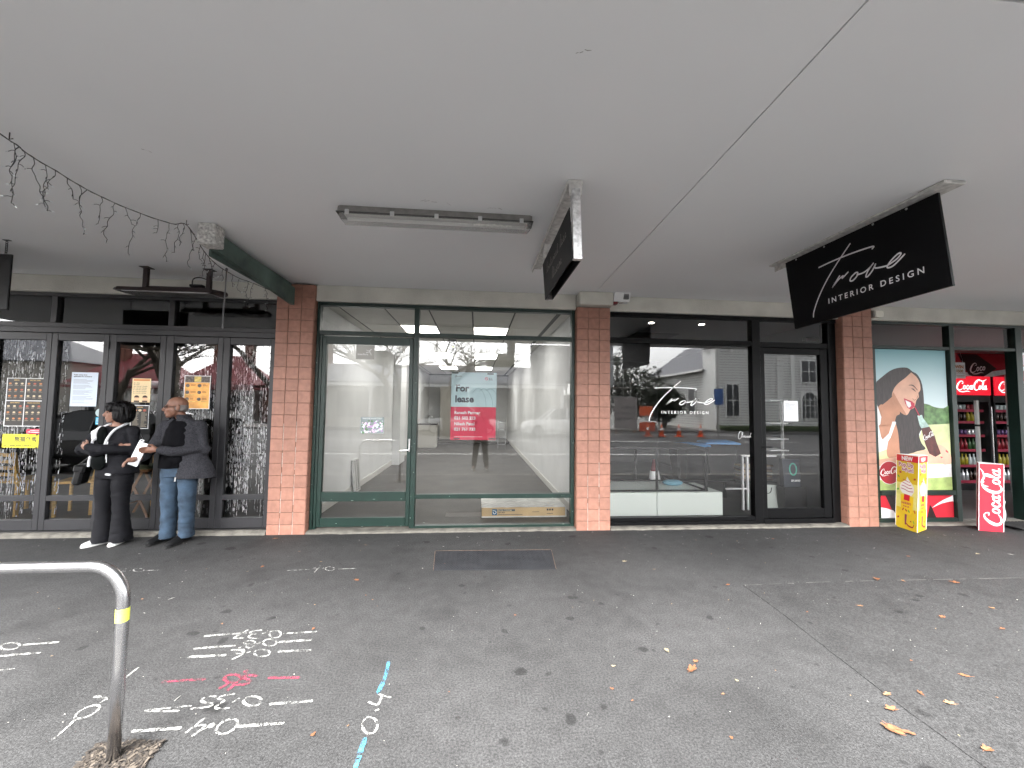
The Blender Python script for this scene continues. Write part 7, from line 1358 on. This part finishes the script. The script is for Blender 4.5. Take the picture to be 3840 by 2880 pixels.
# vehicles
def car(label, x, y, rz, paint, L=4.5, Wd=1.82, H=1.66, kind='car', name='parked_car', prof=None):
    t = thing(name, label, kind, (x, y, -.12), rz, 'vehicles in the street'); P = prof or [(-.5, .42, .82), (-.5, .62, .9), (-.46, .93, .96), (-.33, 1.0, 1), (-.27, 1.04, 1), (.10, 1.04, 1), (.2, 1.0, 1), (.42, .92, .94), (.5, .70, .84), (.5, .42, .8)]
    rings = []
    for u, z, w in ((-.5, .60, .80), (-.485, .84, .90), (-.40, .99, .97), (-.2, 1.02, 1), (.12, 1.02, 1), (.24, .98, .99), (.40, .88, .94), (.475, .74, .86), (.5, .58, .78)):
        hw = Wd/2*w; rings.append([(u*L, s*hw*k, zz) for s, k, zz in ((-1, .92, .26), (-1, 1, .45), (-1, 1, z*.8), (-1, .93, z), (1, .93, z), (1, 1, z*.8), (1, 1, .45), (1, .92, .26))])
    MB().loft(rings).build('body', paint, t, False)
    rings = []
    for u, z, w in ((-.43, 1.0, .88), (-.36, H-.12, .78), (-.25, H, .74), (.02, H, .74), (.08, H-.06, .76), (.245, .99, .9)):
        hw = Wd/2; rings.append([(u*L, -hw*.93, .96), (u*L, -hw*w, z), (u*L, hw*w, z), (u*L, hw*.93, .96)])
    MB().loft(rings).build('cabin_glass', M('car_glass', (.015, .018, .02), .08), t); b = MB()
    b.add([(u*L, s*Wd/2*.745, z) for u, z in ((-.36, H-.10), (-.25, H+.012), (.02, H+.012), (.085, H-.05)) for s in (-1, 1)], [(0, 1, 3, 2), (2, 3, 5, 4), (4, 5, 7, 6)])
    for s in (-1, 1):
        for u0, z0, u1, z1 in ((.245, .99, .08, H-.05), (-.07, .99, -.08, H), (-.43, 1.0, -.34, H-.08)): b.tube([(u0*L, s*Wd/2*.93, z0), (u1*L, s*Wd/2*.765, z1)], .045, 6)
    b.build('roof', paint, t); 
    for s in (-1, 1):
        for u in (-.31, .31):
            w = MB().cyl((u*L, s*Wd/2*.82, .34), (u*L, s*Wd/2*1.01, .34), .345, 20).build('wheel', M('tyre', (.02, .02, .02), .8), t); MB().cyl((u*L, s*Wd/2*1.012, .34), (u*L, s*Wd/2*1.022, .34), .22, 14).build('rim', M('alloy', (.55, .55, .56), .3, .8), w)
        MB().blob((.165*L, s*Wd/2*1.08, 1.05), (.07, .09, .07)).build('mirror', paint, t); MB().blob((.47*L, s*Wd/2*.66, .74), (.06, .2, .06)).build('headlight', M('lamp_clear', (.7, .7, .7), .15), t); MB().blob((-.49*L, s*Wd/2*.75, .85), (.04, .13, .07)).build('tail_light', M('lamp_red', (.35, .02, .02), .3), t)
    return t
WPT = M('white_car_paint', (.72, .72, .71), .3, coat=.5); car('white car across the street reflected at the right of the empty shop window', 4.95, -13.2, R(180), WPT); car('white utility vehicle across the street reflected behind the lease poster', -.9, -14.6, R(0), WPT, 5.2, 1.85, 1.75)
car('black car parked at the kerb reflected low in the folding doors', -9.3, -.35, R(180), M('black_car_paint', (.012, .012, .014), .2, coat=1), 4.6, 1.8, 1.5)
# the person taking the picture, reflected in the window
b = MB(); head(b, (.02, -.02, 1.62), R(180), 1.0); limb(b, [(.02, 0, 1.55), (0, 0, 1.42)], [.055, .06]); hull(b, [(0, 0, .9, .16, .11), (0, 0, 1.1, .16, .11), (0, 0, 1.38, .18, .10), (0, 0, 1.45, .08, .06)])
limb(b, [(.18, 0, 1.4), (.24, .02, 1.15), (.02, .22, 1.5)], [.05, .042, .03]); limb(b, [(-.18, 0, 1.4), (-.26, .02, 1.15), (-.14, .22, 1.5)], [.05, .042, .03]); hand(b, (.02, .22, 1.5), (-.2, .25, .9), (0, -1, .2), .6, 1); hand(b, (-.14, .22, 1.5), (.1, .25, .9), (0, -1, .2), .6, -1)
for s, f_ in ((-1, .0), (1, .0)): limb(b, [(s*.09, 0, .9), (s*.13, 0, .5), (s*.17, 0, .1)], [.09, .062, .045]); limb(b, [(s*.17, 0, .08), (s*.19, .12, .045)], [.042, .035])
pg = obj('person', remesh(b, .009, 'person', SKIN_W, 3)); tag(pg, 'person in dark clothes taking the picture, reflected below the lease poster', 'person')
DKC = M('dark_cloth', (.02, .019, .018), .9); b = MB(); hull(b, [(0, 0, .86, .185, .135), (0, 0, 1.1, .18, .13), (0, 0, 1.36, .195, .12), (0, 0, 1.45, .09, .07)]); limb(b, [(.18, 0, 1.39), (.25, .02, 1.15), (.05, .19, 1.46)], [.065, .058, .045]); limb(b, [(-.18, 0, 1.39), (-.27, .02, 1.15), (-.15, .19, 1.46)], [.065, .058, .045]); obj('jacket', remesh(b, .01, 'jacket', DKC, 3), pg)
b = MB(); hull(b, [(0, 0, .8, .18, .13), (0, 0, .95, .175, .125)])
for s in (-1, 1): limb(b, [(s*.09, 0, .86), (s*.13, 0, .5), (s*.17, .01, .1)], [.105, .08, .068])
obj('trousers', remesh(b, .01, 'trousers', DKC, 3), pg)
for s in (-1, 1): shoe(pg, (s*.165, -.07), (s*.195, .20), 'shoe', M('shoe_pale', (.4, .38, .35), .7), M('sole_white', ()), .045, .08)
hb2 = MB(); hb2.blob((.02, -.03, 1.66), (.085, .1, .085)); hb2.build('hair', M('hair_black', ()), pg, True)
pg.location = (.12, -.42, -.12)
